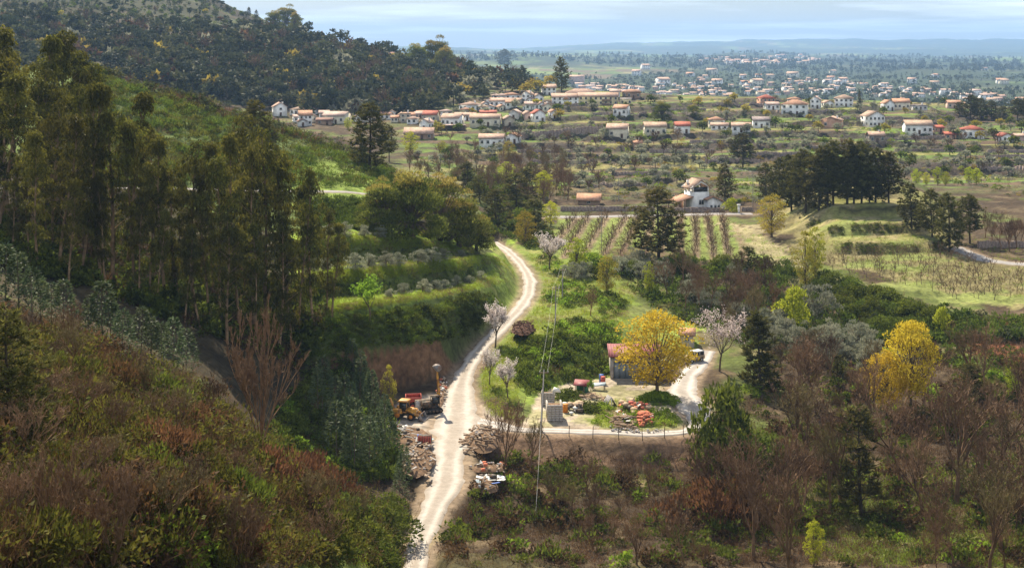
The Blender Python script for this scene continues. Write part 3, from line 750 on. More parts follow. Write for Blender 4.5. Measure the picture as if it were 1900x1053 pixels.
def grow(rng, H, levels=3, trunk=.25, nch=(6, 5, 5, 4), ang=(.5, .6, .6, .5), ratio=(1.3, .6, .55, .5), up=.35, r0=.02, start=.6):
    A = np.zeros((1, 3)); D = np.array([[0, 0, 1.]]) + rng.normal(size=(1, 3)) * .06; D = unit(D)
    L = np.array([H * trunk]); R = np.array([H * r0]); out = []
    for lev in range(levels + 1):
        n = len(A)
        M = A + D * L[:, None] * .5
        D2 = unit(D + np.array([0, 0, up if lev else .1]) * .6 + rng.normal(size=(n, 3)) * .18)
        B = M + D2 * L[:, None] * .5
        out.append((A, M, B, R, R * .8, R * .55, D2))
        if lev == levels: break
        k = nch[lev]
        t = rng.uniform(start if lev == 0 else .35, 1.0, (n, k))
        t[:, 0] = 1.0
        seg = np.where(t[..., None] < .5, A[:, None] + (M - A)[:, None] * (t[..., None] * 2), M[:, None] + (B - M)[:, None] * (t[..., None] * 2 - 1))
        az = rng.uniform(0, 2 * pi, (n, 1)) + np.arange(k)[None] * 2.4 + rng.normal(size=(n, k)) * .3
        ref = np.where(np.abs(D2[:, 2:3]) > .9, np.array([[1., 0, 0]]), np.array([[0, 0, 1.]]))
        X = unit(np.cross(D2, ref)); Yv = np.cross(D2, X)
        an = ang[lev] * rng.uniform(.6, 1.25, (n, k))
        side = X[:, None] * np.cos(az)[..., None] + Yv[:, None] * np.sin(az)[..., None]
        nd = D2[:, None] * np.cos(an)[..., None] + side * np.sin(an)[..., None] + np.array([0, 0, up]) * .35
        nl = L[:, None] * ratio[lev] * rng.uniform(.7, 1.15, (n, k)) * (1.15 - .35 * t)
        nr = (R * .55)[:, None] * rng.uniform(.6, .95, (n, k))
        A = seg.reshape(-1, 3); D = unit(nd.reshape(-1, 3)); L = nl.ravel(); R = nr.ravel()
    zmax = max(o[2][:, 2].max() for o in out)
    s = H / zmax
    return [(a * s, m * s, b * s, r1, r2, r3, d) for a, m, b, r1, r2, r3, d in out]

def wood(g, sk, rng, tub=2, mat=0, minw=.03):
    for lev, (A, M, B, ra, rm, rb, d) in enumerate(sk):
        if lev <= tub:
            n = 6 if lev == 0 else (4 if lev == 1 else 3)
            g.tubes(A, M, ra, rm, n, mat); g.tubes(M, B, rm, rb, n, mat)
        else:
            g.ribbons(A, M, np.maximum(ra * 2, minw), np.maximum(rm * 2, minw), rng, mat)
            g.ribbons(M, B, np.maximum(rm * 2, minw), minw * .6, rng, mat)

def lumps(g, cs, rs, per, L, W, rng, mat=0, mode='out', squash=.8, tj=.25, tbase=None):
    """leaf clumps: leaves over the outside of many small globes"""
    for c, r in zip(cs, rs):
        k = int(per * (r ** 1.6) / (np.mean(rs) ** 1.6)) + 6
        d = sph(rng, k); d[:, 2] = np.where(rng.random(k) < .7, np.abs(d[:, 2]), d[:, 2])
        P = c + d * r * (rng.uniform(.35, 1.05, (k, 1)) ** .6) * np.array([1, 1, squash])
        if mode == 'out': D = d + rng.normal(size=(k, 3)) * .5
        elif mode == 'up': D = d * .6 + np.array([0, 0, 1.0]) + rng.normal(size=(k, 3)) * .35
        elif mode == 'down': D = d * .35 + np.array([0, 0, -1.0]) + rng.normal(size=(k, 3)) * .3
        else: D = sph(rng, k)
        tb = rng.uniform(.25, .75) if tbase is None else tbase + rng.uniform(-.15, .15)
        leaves(g, P, D, L * rng.uniform(.7, 1.3, k), W * rng.uniform(.7, 1.3, k), rng, mat, np.clip(tb + rng.normal(size=k) * tj, 0, 1))

SPEC = {}
def reg(name, H, trunk, crown, tm, cm, tname='trunk', cname='crown'):
    parts = []
    if trunk is not None: parts.append((tname, trunk.build(name + '_' + tname, tm)))
    if crown is not None: parts.append((cname, crown.build(name + '_' + cname, cm)))
    SPEC.setdefault(name, []).append((H, parts))

def euc(seed, H=24.0, wid=1.0, dens=1.0):
    rng = np.random.default_rng(seed); t = Geo(); c = Geo()
    ns = 1
    lean = rng.normal(size=2) * .05
    z = np.linspace(0, H * .97, 9); ph = rng.uniform(0, 6)
    P = np.stack([lean[0] * z + .25 * np.sin(z / 5 + ph), lean[1] * z + .25 * np.cos(z / 4 + ph), z], 1)
    r = np.linspace(.24, .03, 9)
    t.tubes(P[:-1], P[1:], r[:-1], r[1:], 6)
    nl = 30
    zz_ = H * (.18 + .80 * np.sort(rng.random(nl) ** .8)); f = (zz_ / H - .18) / .8
    rad = wid * (2.5 * np.sin(np.clip(f, 0, 1) * pi * .86 + .35) ** .8) * rng.uniform(.25, 1.0, nl)
    az = np.arange(nl) * 2.4 + rng.normal(size=nl) * .5
    bx, by = np.interp(zz_, z, P[:, 0]), np.interp(zz_, z, P[:, 1])
    cs = np.stack([bx + rad * np.cos(az), by + rad * np.sin(az), zz_], 1)
    base = np.stack([bx, by, zz_ - 1.2 - rad * .6], 1)
    t.tubes(base, cs, .05, .02, 3)
    lumps(c, cs, rng.uniform(.5, 1.25, nl) * wid ** .5, 150 * dens, .5, .16, rng, 0, 'down', 1.25, .22)
    reg('eucalyptus_tree', H, t, c, BM['pale'], LM['euc'])
for s in range(5): euc(100 + s, wid=[1., 1.25, .9, 1.1, 1.4][s])

def sapling(seed, H=5.0):
    rng = np.random.default_rng(seed); t = Geo(); c = Geo()
    t.tubes([[0, 0, 0]], [[.1, 0, H * .95]], .06, .015, 4)
    n = 560
    z = H * (.06 + .92 * rng.random(n) ** .9); R = (1.25 * (1 - z / H) ** .7 + .1) * rng.uniform(.2, 1, n) ** .5
    az = rng.uniform(0, 2 * pi, n) ; az = np.round(az / (2*pi) * 9) / 9 * 2 * pi + rng.normal(size=n) * .25 + z
    P = np.stack([R * np.cos(az), R * np.sin(az), z + R * .25], 1)
    D = np.stack([np.cos(az), np.sin(az), rng.normal(size=n) * .5 + .3], 1)
    leaves(c, P, D, rng.uniform(.22, .42, n), .16, rng, 0, np.clip(.35 + .3 * R + rng.normal(size=n) * .25, 0, 1))
    reg('young_eucalyptus', H, t, c, BM['bark'], LM['sap'])
for s in range(3): sapling(200 + s)

def pine(seed, H=16.0, W=4.2, low=.3, name='pine_tree', lm='pine', shape='round', nb=60, tuft=15):
    rng = np.random.default_rng(seed); t = Geo(); c = Geo()
    z = np.linspace(0, H * .96, 7); P = np.stack([.2 * np.sin(z / 4 + seed), .2 * np.cos(z / 5 + seed) - .2, z], 1)
    r = np.linspace(.28, .04, 7) * H / 16
    t.tubes(P[:-1], P[1:], r[:-1], r[1:], 7)
    f = np.sort(rng.random(nb)) ; zb = H * (low + (1 - low) * f * .97)
    if shape == 'round': R = W * (np.sin(np.clip(f * .74 + .24, 0, 1) * pi) ** .75)
    elif shape == 'cone': R = W * (1.02 - f) ** .8
    else: R = W * (.75 + .25 * np.sin(f * 9)) * np.minimum(1, 2.6 * (1 - f) + .12)
    R = R * rng.uniform(.55, 1.1, nb)
    az = np.arange(nb) * 2.4 + rng.normal(size=nb) * .35
    b0 = np.stack([np.interp(zb, z, P[:, 0]), np.interp(zb, z, P[:, 1]), zb - R * .25], 1)
    tip = b0 + np.stack([R * np.cos(az), R * np.sin(az), R * rng.uniform(.15, .5, nb)], 1)
    t.tubes(b0, tip, .05, .015, 3)
    for k in range(nb):
        m = max(2, int(2 + R[k] * 1.3))
        q = rng.uniform(.45, 1.08, m)[:, None]
        C_ = b0[k] + (tip[k] - b0[k]) * q + rng.normal(size=(m, 3)) * .28
        T = tuft
        d = sph(rng, m * T); d[:, 2] = np.abs(d[:, 2]) * 1.1 + .1; d += np.repeat(unit(tip[k:k+1] - b0[k:k+1]), m * T, 0) * .5
        leaves(c, np.repeat(C_, T, 0), d, rng.uniform(.5, .95, m * T), .17, rng, 0, np.clip(np.repeat(rng.uniform(.15, .75, m), T) + rng.normal(size=m * T) * .2, 0, 1))
    reg(name, H, t, c, BM['dark'], LM[lm])
for s in range(4): pine(300 + s, W=[4.4, 3.9, 4.8, 4.4][s], low=[.2, .1, .28, .05][s], nb=130, tuft=14)
for s in range(2): pine(320 + s, H=10, W=2.6, low=.06, name='young_pine', shape='column', nb=55, tuft=13)
for s in range(1): pine(330 + s, H=9, W=1.9, low=.04, name='dark_cypress', shape='cone', nb=70, tuft=14)

def bare(seed, H=10.0, name='bare_tree', trunk=.22, ang=(.5, .55, .6, .5), levels=4, nch=(6, 5, 5, 4), fine=2, minw=.043, up=.45, bm='twig', ratio=(1.25, .62, .58, .5)):
    rng = np.random.default_rng(seed); t = Geo(); c = Geo()
    sk = grow(rng, H, levels, trunk, nch, ang, ratio, up)
    wood(t, sk[:3], rng, 2)
    wood(c, sk[3:], rng, -1, 0, minw)
    A, M, B, ra, rm, rb, d = sk[-1]
    for k in range(fine):
        f = rng.uniform(.1, 1, (len(A), 1)); s0 = A + (B - A) * f
        dd = unit(d + rng.normal(size=d.shape) * .5 + np.array([0, 0, .25])); ln = np.linalg.norm(B - A, axis=1, keepdims=True) * rng.uniform(.5, 1.0, (len(A), 1))
        c.ribbons(s0, s0 + dd * ln, minw * .9, minw * .5, rng)
    reg(name, H, t, c, BM[bm], BM['twig'] if seed not in (404, 406) else BM['ochre'], 'trunk', 'crown')
for s in range(7): bare(400 + s, trunk=[.2, .15, .28, .2, .12, .34, .16][s], ang=[(.5,.55,.6,.5),(.35,.45,.5,.5),(.65,.6,.6,.5),(.5,.5,.5,.5),(.3,.4,.5,.5),(.7,.6,.55,.5),(.45,.5,.6,.5)][s])
for s in range(3): bare(420 + s, H=12, name='fan_shaped_bare_tree', trunk=.04, ang=(.42, .35, .3, .3), nch=(11, 5, 4, 4), up=.5, ratio=(9.0, .5, .5, .5), fine=5, minw=.05)
for s in range(3): bare(440 + s, H=3.2, name='orchard_tree', trunk=.3, ang=(.8, .5, .4, .3), levels=3, nch=(5, 3, 3), fine=1, minw=.05, up=.5, bm='bark', ratio=(1.0, .6, .6))

def leafy(name, seed, H, lm, nleaf=3800, L=.34, W=.22, trunk=.22, ang=(.55, .6, .6), levels=3, nch=(7, 6, 5), spread=.55, up=.35, bm='bark', bias=0, ratio=(1.3, .62, .55), tm=.5):
    rng = np.random.default_rng(seed); t = Geo(); c = Geo()
    sk = grow(rng, H, levels, trunk, nch, ang, ratio, up)
    wood(t, sk, rng, 2, 0, .04)
    A, M, B, ra, rm, rb, d = sk[-1]
    nb = len(A); per = max(1, nleaf // nb)
    f = rng.uniform(.1, 1.15, (nb, per, 1))
    P = (A[:, None] + (B - A)[:, None] * f + rng.normal(size=(nb, per, 3)) * spread * .5).reshape(-1, 3)
    dirs = sph(rng, len(P)) + np.array([0, 0, .2])
    tb = np.repeat(rng.uniform(.2, .8, nb), per)
    leaves(c, P, dirs, L * rng.uniform(.7, 1.3, len(P)), W, rng, 0, np.clip(tb + (tm - .5) + rng.normal(size=len(P)) * .2, 0, 1))
    reg(name, H, t, c, BM[bm], LM[lm])
for s in range(2): leafy('cherry_tree', 560 + s, 7, 'white', 2600, .20, .17, trunk=.26, ang=(.6, .5, .4), nch=(8, 6, 4), spread=.28, up=.45)
for s in range(1): leafy('pink_blossom_tree', 580 + s, 8, 'pink', 1800, .22, .18, trunk=.16, ang=(.7, .6, .5), nch=(7, 6, 5), spread=.5, up=.3)
for s in range(1): leafy('green_sapling', 590 + s, 6, 'fern', 1500, .30, .22, trunk=.3, ang=(.6, .6, .5), nch=(6, 5, 4), spread=.4, up=.4)

def dome(name, seed, H, R, lm, nl=26, per=120, L=.5, W=.16, mode='up', trunk=True, lr=(.22, .4), lm2=None, tipfrac=0.0, cone=0.0, cname='crown', bm='bark'):
    """leafy mass with foliage to the ground; clumps fill a dome or cone"""
    rng = np.random.default_rng(seed); t = Geo() if trunk else None; c = Geo()
    d = sph(rng, nl); d[:, 2] = rng.random(nl) ** 1.1; hd_ = np.sqrt(1 - d[:, 2] ** 2 * .96); d[:, :2] = unit(d[:, :2]) * hd_[:, None]
    rr = rng.uniform(.55, .97, nl)
    z = np.clip(d[:, 2] * (.4 + .6 * rr), .03, 1)
    k = (1 - cone * z)
    cs = np.stack([d[:, 0] * rr * R * k, d[:, 1] * rr * R * k, z * H * .86], 1)
    rs = rng.uniform(lr[0], lr[1], nl) * R
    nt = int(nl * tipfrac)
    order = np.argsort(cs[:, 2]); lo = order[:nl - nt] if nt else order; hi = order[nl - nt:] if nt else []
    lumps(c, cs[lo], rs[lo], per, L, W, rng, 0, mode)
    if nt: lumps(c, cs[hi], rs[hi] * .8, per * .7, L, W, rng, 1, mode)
    if trunk:
        t.tubes([[0, 0, 0]], [[0, 0, H * .5]], .035 * H, .015 * H, 5)
        t.tubes(np.repeat([[0, 0, H * .2]], nl, 0), cs, .012 * H, .003 * H, 3)
    mats = [LM[lm]] + ([LM[lm2]] if lm2 else [])
    reg(name, H, t, c, BM[bm], mats, 'trunk', cname)
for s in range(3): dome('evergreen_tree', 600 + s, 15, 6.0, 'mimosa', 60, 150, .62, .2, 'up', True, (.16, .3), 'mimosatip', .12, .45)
for s in range(3): dome('olive_tree', 620 + s, 4.0, 2.0, 'olive', 18, 75, .34, .14, 'up', True, (.25, .42))
for s in range(3): dome('broom_bush', 640 + s, 2.6, 1.9, 'broom', 16, 80, .5, .10, 'up', False, (.25, .45), cname='foliage')
for s in range(2): dome('green_bush', 660 + s, 2.4, 2.0, 'fern', 16, 75, .32, .2, 'out', False, (.25, .45), cname='foliage')
for s in range(2): dome('rust_bush', 680 + s, 2.2, 2.2, 'rust', 16, 75, .4, .12, 'up', False, (.25, .45), cname='foliage')
for s in range(2): dome('ivy_mass', 690 + s, 3.0, 2.2, 'ivy', 18, 80, .3, .2, 'out', False, (.25, .45), cname='foliage')
for s in range(3): dome('heath_bush', 670 + s, 2.2, 2.0, 'heath', 18, 80, .3, .12, 'up', False, (.22, .42), cname='foliage')
for s in range(2): dome('grey_willow', 700 + s, 6.0, 3.2, 'olive', 28, 90, .4, .14, 'up', True, (.2, .35))
for s in range(1): dome('lime_bush', 710 + s, 3.0, 1.9, 'lime', 16, 80, .3, .2, 'out', False, (.25, .45), cname='foliage')

def ball(name, seed, H, R, lm, z0=.22, nl=70, per=70, L=.34, W=.24, lr=(.16, .3), mode='out', peak=.55, lm_tint=.25, ragged=.25):
    """broadleaf tree: limbs from a low fork carrying clumps through an egg-shaped crown"""
    rng = np.random.default_rng(seed); t = Geo(); c = Geo()
    f = np.sort(rng.random(nl)); z = H * (z0 + (.97 - z0) * f)
    env = np.where(f < peak, np.sin(.5 * pi * (.25 + .75 * f / peak)), np.cos(.5 * pi * ((f - peak) / (1 - peak)) ** 1.3) + .08)
    rr = R * env * rng.uniform(.25, 1.0 + ragged * .3, nl) ** .6; az = np.arange(nl) * 2.4 + rng.normal(size=nl) * .3
    cs = np.stack([rr * np.cos(az), rr * np.sin(az), z + rng.normal(size=nl) * ragged], 1)
    lumps(c, cs, rng.uniform(lr[0], lr[1], nl) * R, per, L, W, rng, 0, mode, .85, lm_tint)
    t.tubes([[0, 0, 0], [.05, 0, H * z0]], [[.05, 0, H * z0], [0, 0, H * .8]], [.024 * H, .02 * H], [.02 * H, .004 * H], 7)
    k = rng.permutation(nl)[:nl * 2 // 3]; b0 = np.stack([cs[k, 0] * .1, cs[k, 1] * .1, np.maximum(H * z0 * .8, cs[k, 2] * .55)], 1); md = b0 * .5 + cs[k] * .5 + np.array([0, 0, -.15])
    t.tubes(b0, md, .006 * H, .004 * H, 4); t.tubes(md, cs[k], .004 * H, .0015 * H, 3)
    reg(name, H, t, c, BM['bark'], LM[lm])
for s in range(2): ball('golden_oak', 500 + s, 12, 5.2, 'gold', .2, 110, 56, .36, .26)
for s in range(2): ball('lime_poplar', 520 + s, 11, 2.9, 'lime', .12, 55, 52, .34, .24, (.2, .36), 'up')
for s in range(3): ball('yellowing_tree', 540 + s, 12, 3.3, 'limegold', .1, 60, 52, .34, .2, (.2, .36), 'up')
# far trees: one mesh, trunk and crown as two materials
def fargeo(seed, kind):
    rng = np.random.default_rng(seed); g = Geo()
    if kind == 'round':
        nl = 9; d = sph(rng, nl); d[:, 2] = np.abs(d[:, 2])
        cs = d * np.array([2.6, 2.6, 3.4]) * rng.uniform(.4, .9, (nl, 1)) + np.array([0, 0, 3.2]); rs = rng.uniform(1.1, 1.9, nl)
        g.tubes([[0, 0, 0]], [[0, 0, 4]], .25, .12, 4, 1); lumps(g, cs, rs, 17, 1.3, .9, rng, 0, 'out', .85)
    elif kind == 'cone':
        n = 130; z = 10 * (.1 + .9 * rng.random(n)); R = 2.3 * (1.05 - z / 10) ** .75 * rng.uniform(.5, 1.1, n); az = rng.uniform(0, 6.28, n)
        P = np.stack([R * np.cos(az), R * np.sin(az), z], 1); D = np.stack([np.cos(az), np.sin(az), rng.uniform(-.1, .7, n)], 1)
        g.tubes([[0, 0, 0]], [[0, 0, 9]], .2, .05, 4, 1); leaves(g, P - D * .4, D, rng.uniform(1.0, 1.7, n), .9, rng, 0, np.clip(.2 + z / 16 + rng.normal(size=n) * .2, 0, 1))
    elif kind == 'stone':
        nl = 8; cs = np.stack([rng.normal(size=nl) * 1.5, rng.normal(size=nl) * 1.5, rng.uniform(5.5, 8.5, nl)], 1); rs = rng.uniform(1.0, 1.7, nl)
        g.tubes([[0, 0, 0]], [[0, 0, 7]], .22, .12, 4, 1); lumps(g, cs, rs, 18, 1.2, .8, rng, 0, 'up', .7)
    elif kind == 'bare':
        sk = grow(rng, 7, 2, .25, (6, 5), (.6, .6), (1.2, .6), .4); wood(g, sk, rng, 0, 1, .16)
        A, M, B, *_ = sk[-1]
        for k in range(3):
            dd = unit(B - A + rng.normal(size=A.shape) * .6); g.ribbons(B - dd * .6, B + dd * 1.1, .14, .07, rng, 1)
    return g
FAR = {k: [fargeo(800 + i * 10 + s, k) for s in range(3)] for i, k in enumerate(('round', 'cone', 'stone', 'bare'))}
def farlow(seed, kind):
    rng = np.random.default_rng(seed); g = Geo()
    if kind in ('round', 'stone'):
        z0, zs, n = (3.0, 3.2, 58) if kind == 'round' else (7.0, 1.8, 50)
        nl = 6; cs = sph(rng, nl) * np.array([2.3, 2.3, zs]) * rng.uniform(.4, .9, (nl, 1)) + np.array([0, 0, z0]); cs[:, 2] = np.maximum(cs[:, 2], 1.2)
        k = rng.integers(0, nl, n); d = sph(rng, n); d[:, 2] = np.abs(d[:, 2]) * 1.1 - .25; P = cs[k] + d * 1.35
        leaves(g, P - d * .5, d + sph(rng, n) * .6, rng.uniform(1.3, 2.1, n), 1.5, rng, 0, np.clip(rng.uniform(.2, .8, nl)[k] + rng.normal(size=n) * .2, 0, 1))
        if kind == 'stone': g.tubes([[0, 0, 0]], [[0, 0, 7]], .22, .12, 3, 1)
    elif kind == 'cone':
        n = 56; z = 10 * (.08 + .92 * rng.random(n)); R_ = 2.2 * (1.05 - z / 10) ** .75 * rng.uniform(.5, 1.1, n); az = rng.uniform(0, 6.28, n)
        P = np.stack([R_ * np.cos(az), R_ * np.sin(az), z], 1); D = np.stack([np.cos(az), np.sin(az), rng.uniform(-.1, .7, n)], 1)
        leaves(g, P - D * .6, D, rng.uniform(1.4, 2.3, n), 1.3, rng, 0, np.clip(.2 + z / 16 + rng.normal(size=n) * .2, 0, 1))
    else: return fargeo(seed, 'bare')
    return g
FARLOW = {k: [farlow(850 + i * 10 + s, k) for s in range(3)] for i, k in enumerate(('round', 'cone', 'stone', 'bare'))}
FARM = {}
def farmesh(kind, lm):
    if (kind, lm) not in FARM:
        FARM[(kind, lm)] = [g.build('far_' + kind, [LM[lm], BM['twig'] if kind == 'bare' else BM['dark']]) for g in FAR[kind]]
    return FARM[(kind, lm)]

RNG = np.random.default_rng(7)
TOPS = []     # keep for reports
NEXT = {}
def plant(spec, p, h, label, cat, group=None, wid=1.0, rz=None, name=None, sink=.15):
    vs_ = SPEC[spec]; k = NEXT.get(spec, 0); NEXT[spec] = k + 1
    H, parts = vs_[k % len(vs_)]
    s = h / H
    r = RNG.uniform(0, 2 * pi) if rz is None else rz
    loc = (float(p[0]), float(p[1]), float(p[2]) - sink)
    if len(parts) == 1:
        o = add(name or spec, parts[0][1], None, loc, (0, 0, r), (s * wid, s * wid, s))
        return tag(o, label, cat, group)
    e = empty(name or spec, loc, r, (s * wid, s * wid, s), label, cat, group)
    for nm, me in parts: add(nm, me, e)
    return e
def plant_px(spec, u, vb, vt, label, cat, group=None, wid=1.0, ymin=40.0, **k):
    p = pix(u, vb, ymin); h = (vb - vt) / FPX * p[1]
    return plant(spec, p, h, label, cat, group, wid, **k)
def far(kind, lm, p, h, label, cat, group, name, wid=1.0):
    ms = farmesh(kind, lm); k = NEXT.get(kind + lm, 0); NEXT[kind + lm] = k + 1
    H = {'round': 7.5, 'cone': 10.5, 'stone': 9.5, 'bare': 7.0}[kind]; s = h / H
    o = add(name, ms[k % 3], None, (p[0], p[1], p[2] - .2), (0, 0, RNG.uniform(0, 6.28)), (s * wid, s * wid, s))
    return tag(o, label, cat, group)
def scat(poly, n, mind, seed, tries=30):
    """n photo positions inside a photo polygon, at least mind pixels apart"""
    rng = np.random.default_rng(seed); poly = np.asarray(poly, float); lo = poly.min(0); hi = poly.max(0); out = []
    for _ in range(n * tries):
        if len(out) >= n: break
        q = rng.uniform(lo, hi)
        if not in_poly(q[0:1], q[1:2], poly)[0]: continue
        if out and mind > 0:
            a = np.array(out); 
            if (((a - q) / np.array([1, .55])) ** 2).sum(1).min() < mind * mind: continue
        out.append(q)
    return np.array(out)
# ------------------------------------------------------------------ planting
# ---- eucalyptus grove on the left: (base u, base v, top v)
EUC = [(70,505,250),(112,512,215),(150,512,160),(186,520,150),(214,528,185),(245,535,235),(275,545,300),(302,555,255),(332,565,310),(352,572,265),(384,582,330),(412,596,292),(440,600,250),(468,610,262),(498,612,240),(528,622,300),(556,628,316),(586,612,350),(604,575,385),(452,560,215),(395,545,270),(310,510,245),(232,500,175),(160,478,155),(96,470,190),(345,600,420),(290,580,390),(480,650,420),(520,660,400),(425,640,400),
       (618,590,420),(130,530,330),(200,545,330),(20,470,300),(50,480,330),(85,470,320),(130,480,300),(170,470,290),(210,480,310),(250,480,330),(290,500,350),(330,500,340),(370,520,360),(410,530,370),(450,520,350),(490,540,370),(530,530,380),(565,540,400),(590,520,410),(310,450,330),(420,470,340),(255,560,350),(372,610,440),(545,650,430)]
for u, vb, vt in EUC:
    plant_px('eucalyptus_tree', u, vb, vt, 'tall slender eucalyptus in the shaded grove left of the terraces', 'tree', 'eucalyptus trees of the grove', wid=RNG.uniform(.85, 1.4), ymin=150)
EUB = [(-10,400,70),(12,395,55),(38,388,62),(62,382,70),(84,378,58),(104,372,66),(128,370,100),(148,376,120),(25,425,110),(60,425,140),(100,425,130),(0,450,150),(130,420,160),(-30,420,80)]
for u, vb, vt in EUB:
    plant_px('eucalyptus_tree', u, vb, vt, 'dense dark tree of the clump at the top left edge', 'tree', 'dark trees at the top left edge', wid=RNG.uniform(1.2, 1.6), ymin=190)
# ---- young eucalyptus along the spur crest
for u, vb, vt in [(10,560,455),(35,575,470),(60,600,500),(95,600,525),(118,610,520),(165,628,552),(190,640,525),(205,645,560),(228,660,575),(262,662,575),(280,668,590),(300,675,600),(322,680,592),(345,690,610),(75,590,515)]:
    plant_px('young_eucalyptus', u, vb, vb + (vt - vb) * 1.05, 'young blue-green eucalyptus on the scrubby crest below the dark grove', 'tree', 'young eucalyptus on the crest', wid=1.25)
for u, v in scat([(590,760),(660,700),(735,800),(745,870),(640,880),(590,820)], 26, 13, 5):
    plant('young_eucalyptus', pix(u, v, 150), RNG.uniform(4.5, 8.5), 'grey-green young eucalyptus in the shaded thicket beside the rubble heap', 'tree', 'young eucalyptus in the shaded thicket')
for u, vb, vt in [(748,905,835),(742,930,868),(750,880,820)]:
    plant('young_eucalyptus', pix(u, vb, 140), (vb - vt) / FPX * 165, 'taller grey-green young eucalyptus overhanging the lower end of the dirt road', 'tree', 'young eucalyptus overhanging the road', wid=1.1)
# ---- pines left
plant_px('pine_tree', 474, 330, 185, 'rounded pine rising behind the tips of the eucalyptus grove', 'tree', wid=1.1, ymin=240)
plant_px('pine_tree', 686, 318, 188, 'big dark pine on the broom ridge in front of the village', 'tree', wid=1.35, ymin=300)
plant_px('pine_tree', 722, 300, 232, 'smaller pine close behind the big dark ridge pine', 'tree', wid=.9, ymin=330)
plant_px('pine_tree', 15, 830, 560, 'dark conifer at the left edge above the bare bushes', 'tree', wid=1.2)
# ---- big evergreen mass above the terraces
for i, (u, vb, vt, w, lb) in enumerate([(715,432,308,1.25,'leftmost of the big rounded evergreens above the olive terraces'),(765,440,290,1.25,'big rounded evergreen with yellow-tipped top above the terraces'),(815,446,300,1.3,'big dark evergreen standing mid clump above the terraces'),
      (852,458,332,1.25,'evergreen with orange-brown tips on the right of the big clump'),(884,466,386,1.3,'lower evergreen closest to the bend of the dirt road'),(745,410,312,1.2,'evergreen standing behind the big rounded clump'),(690,425,346,1.2,'small evergreen beside the grass edge of the upper road')]):
    plant_px('evergreen_tree', u, vb, vt, lb, 'tree', 'big evergreens above the terraces', wid=w)
# ---- ridge broom and back scrub (countless: one mass)
def mass(name, specs, poly, n, hr, seed, ymin=40, mind=0, sink=.2, zs=None, label=None):
    Q = scat(poly, n, mind, seed, tries=4); rng = np.random.default_rng(seed)
    P = pixs(Q[:, 0], Q[:, 1], ymin); P[:, 2] -= sink
    ok = lookup(ROADM, P[:, 0], P[:, 1]) < .05
    P = P[ok]
    n = len(P); h = hr[0] + (hr[1] - hr[0]) * rng.random(n) ** 1.7
    return P, h, rng
def mini(seed, H, R, nl, per, L, W, mode, mat=0, tj=.25):
    rng = np.random.default_rng(seed); g = Geo(); d = sph(rng, nl); d[:, 2] = np.abs(d[:, 2]); rr = rng.uniform(.4, .9, nl)
    cs = np.stack([d[:, 0] * rr * R, d[:, 1] * rr * R, d[:, 2] * rr * H * .8], 1)
    lumps(g, cs, rng.uniform(.25, .5, nl) * R, per, L, W, rng, mat, mode, tj=tj); return g
def twiggy(seed, H, n, w, mat, sp=.7):
    rng = np.random.default_rng(seed); g = Geo()
    A = rng.normal(size=(n, 3)) * np.array([.35, .35, 0]); D = unit(np.stack([rng.normal(size=n) * sp, rng.normal(size=n) * sp, np.ones(n)], 1))
    ln = rng.uniform(.4, 1.0, (n, 1)) * H; M = A + D * ln * .55; B = M + unit(D + rng.normal(size=(n, 3)) * .3) * ln * .5
    g.ribbons(A, M, w, w * .8, rng, mat, rng.random(n), True); g.ribbons(M, B, w * .8, w * .4, rng, mat, rng.random(n), True); 
    g.ribbons(M, M + unit(D + rng.normal(size=(n, 3)) * .5) * ln * .4, w * .6, w * .4, rng, mat, rng.random(n), True)
    return g
MINI = {'broom': [mini(900 + s, 1.0, .85, 5, 12, .34, .10, 'up') for s in range(3)],
        'leaf': [mini(910 + s, .9, .85, 5, 13, .24, .17, 'out') for s in range(3)],
        'twig': [twiggy(920 + s, 1.0, 22, .035, 0) for s in range(3)],
        'fineleaf': [mini(940 + s, .9, .85, 8, 13, .13, .085, 'out') for s in range(3)],
        'finetwig': [twiggy(950 + s, 1.0, 34, .016, 0, .8) for s in range(3)],
        'finebroom': [mini(960 + s, 1.0, .85, 7, 13, .18, .036, 'up') for s in range(3)],
        'tuft': [twiggy(930 + s, .5, 9, .06, 0, .5) for s in range(3)]}
def scrub(name, mix, poly, n, hr, seed, ymin=40, sink=.12, keep=None, cell=None):
    """ground cover nobody could count, one object: mix = [(mini kind, material, weight)]"""
    P, h, rng = mass(name, None, poly, n, hr, seed, ymin, sink=sink)
    if keep is not None:
        k = keep(P); P = P[k]; h = h[k]
    nn = len(P); w = np.array([m[2] for m in mix], float); w /= w.sum()
    # kinds gather in patches
    f = fbm(P[:, 0] / 5.0, P[:, 1] / 5.0, seed + 3) + rng.normal(size=nn) * .10
    rk = np.argsort(np.argsort(f)) / max(1, nn); which = np.searchsorted(np.cumsum(w), np.clip(rk, 0, .9999))
    g = Geo(); mats = []
    for i, (kind, lm, _) in enumerate(mix):
        sel = which == i
        if not sel.any(): continue
        pr = MINI[kind]; mi = len(mats); mats.append(LM[lm])
        sub = scatter_geo(pr, P[sel], h[sel], rng.uniform(0, 6.28, sel.sum()), rng.integers(0, len(pr), sel.sum()), rng.normal(size=sel.sum()) * .2)
        for v, t in sub.V: g.V.append((v, t))
        for k in (3, 4):
            for idx, m in sub.F[k]: g.F[k].append((idx + g.n, np.full(len(m), mi)))
        g.n += sub.n
    o = add(name, g.build(name, mats)); tag(o, kind='stuff'); return o
scrub('broom_scrub', [('broom','broom',.42),('broom','heath',.33),('twig','brown',.25)], [(165,118),(300,165),(430,205),(560,240),(700,300),(790,355),(700,350),(600,348),(400,345),(200,345),(40,335),(90,200)], 2500, (1.2, 2.4), 31, 240)
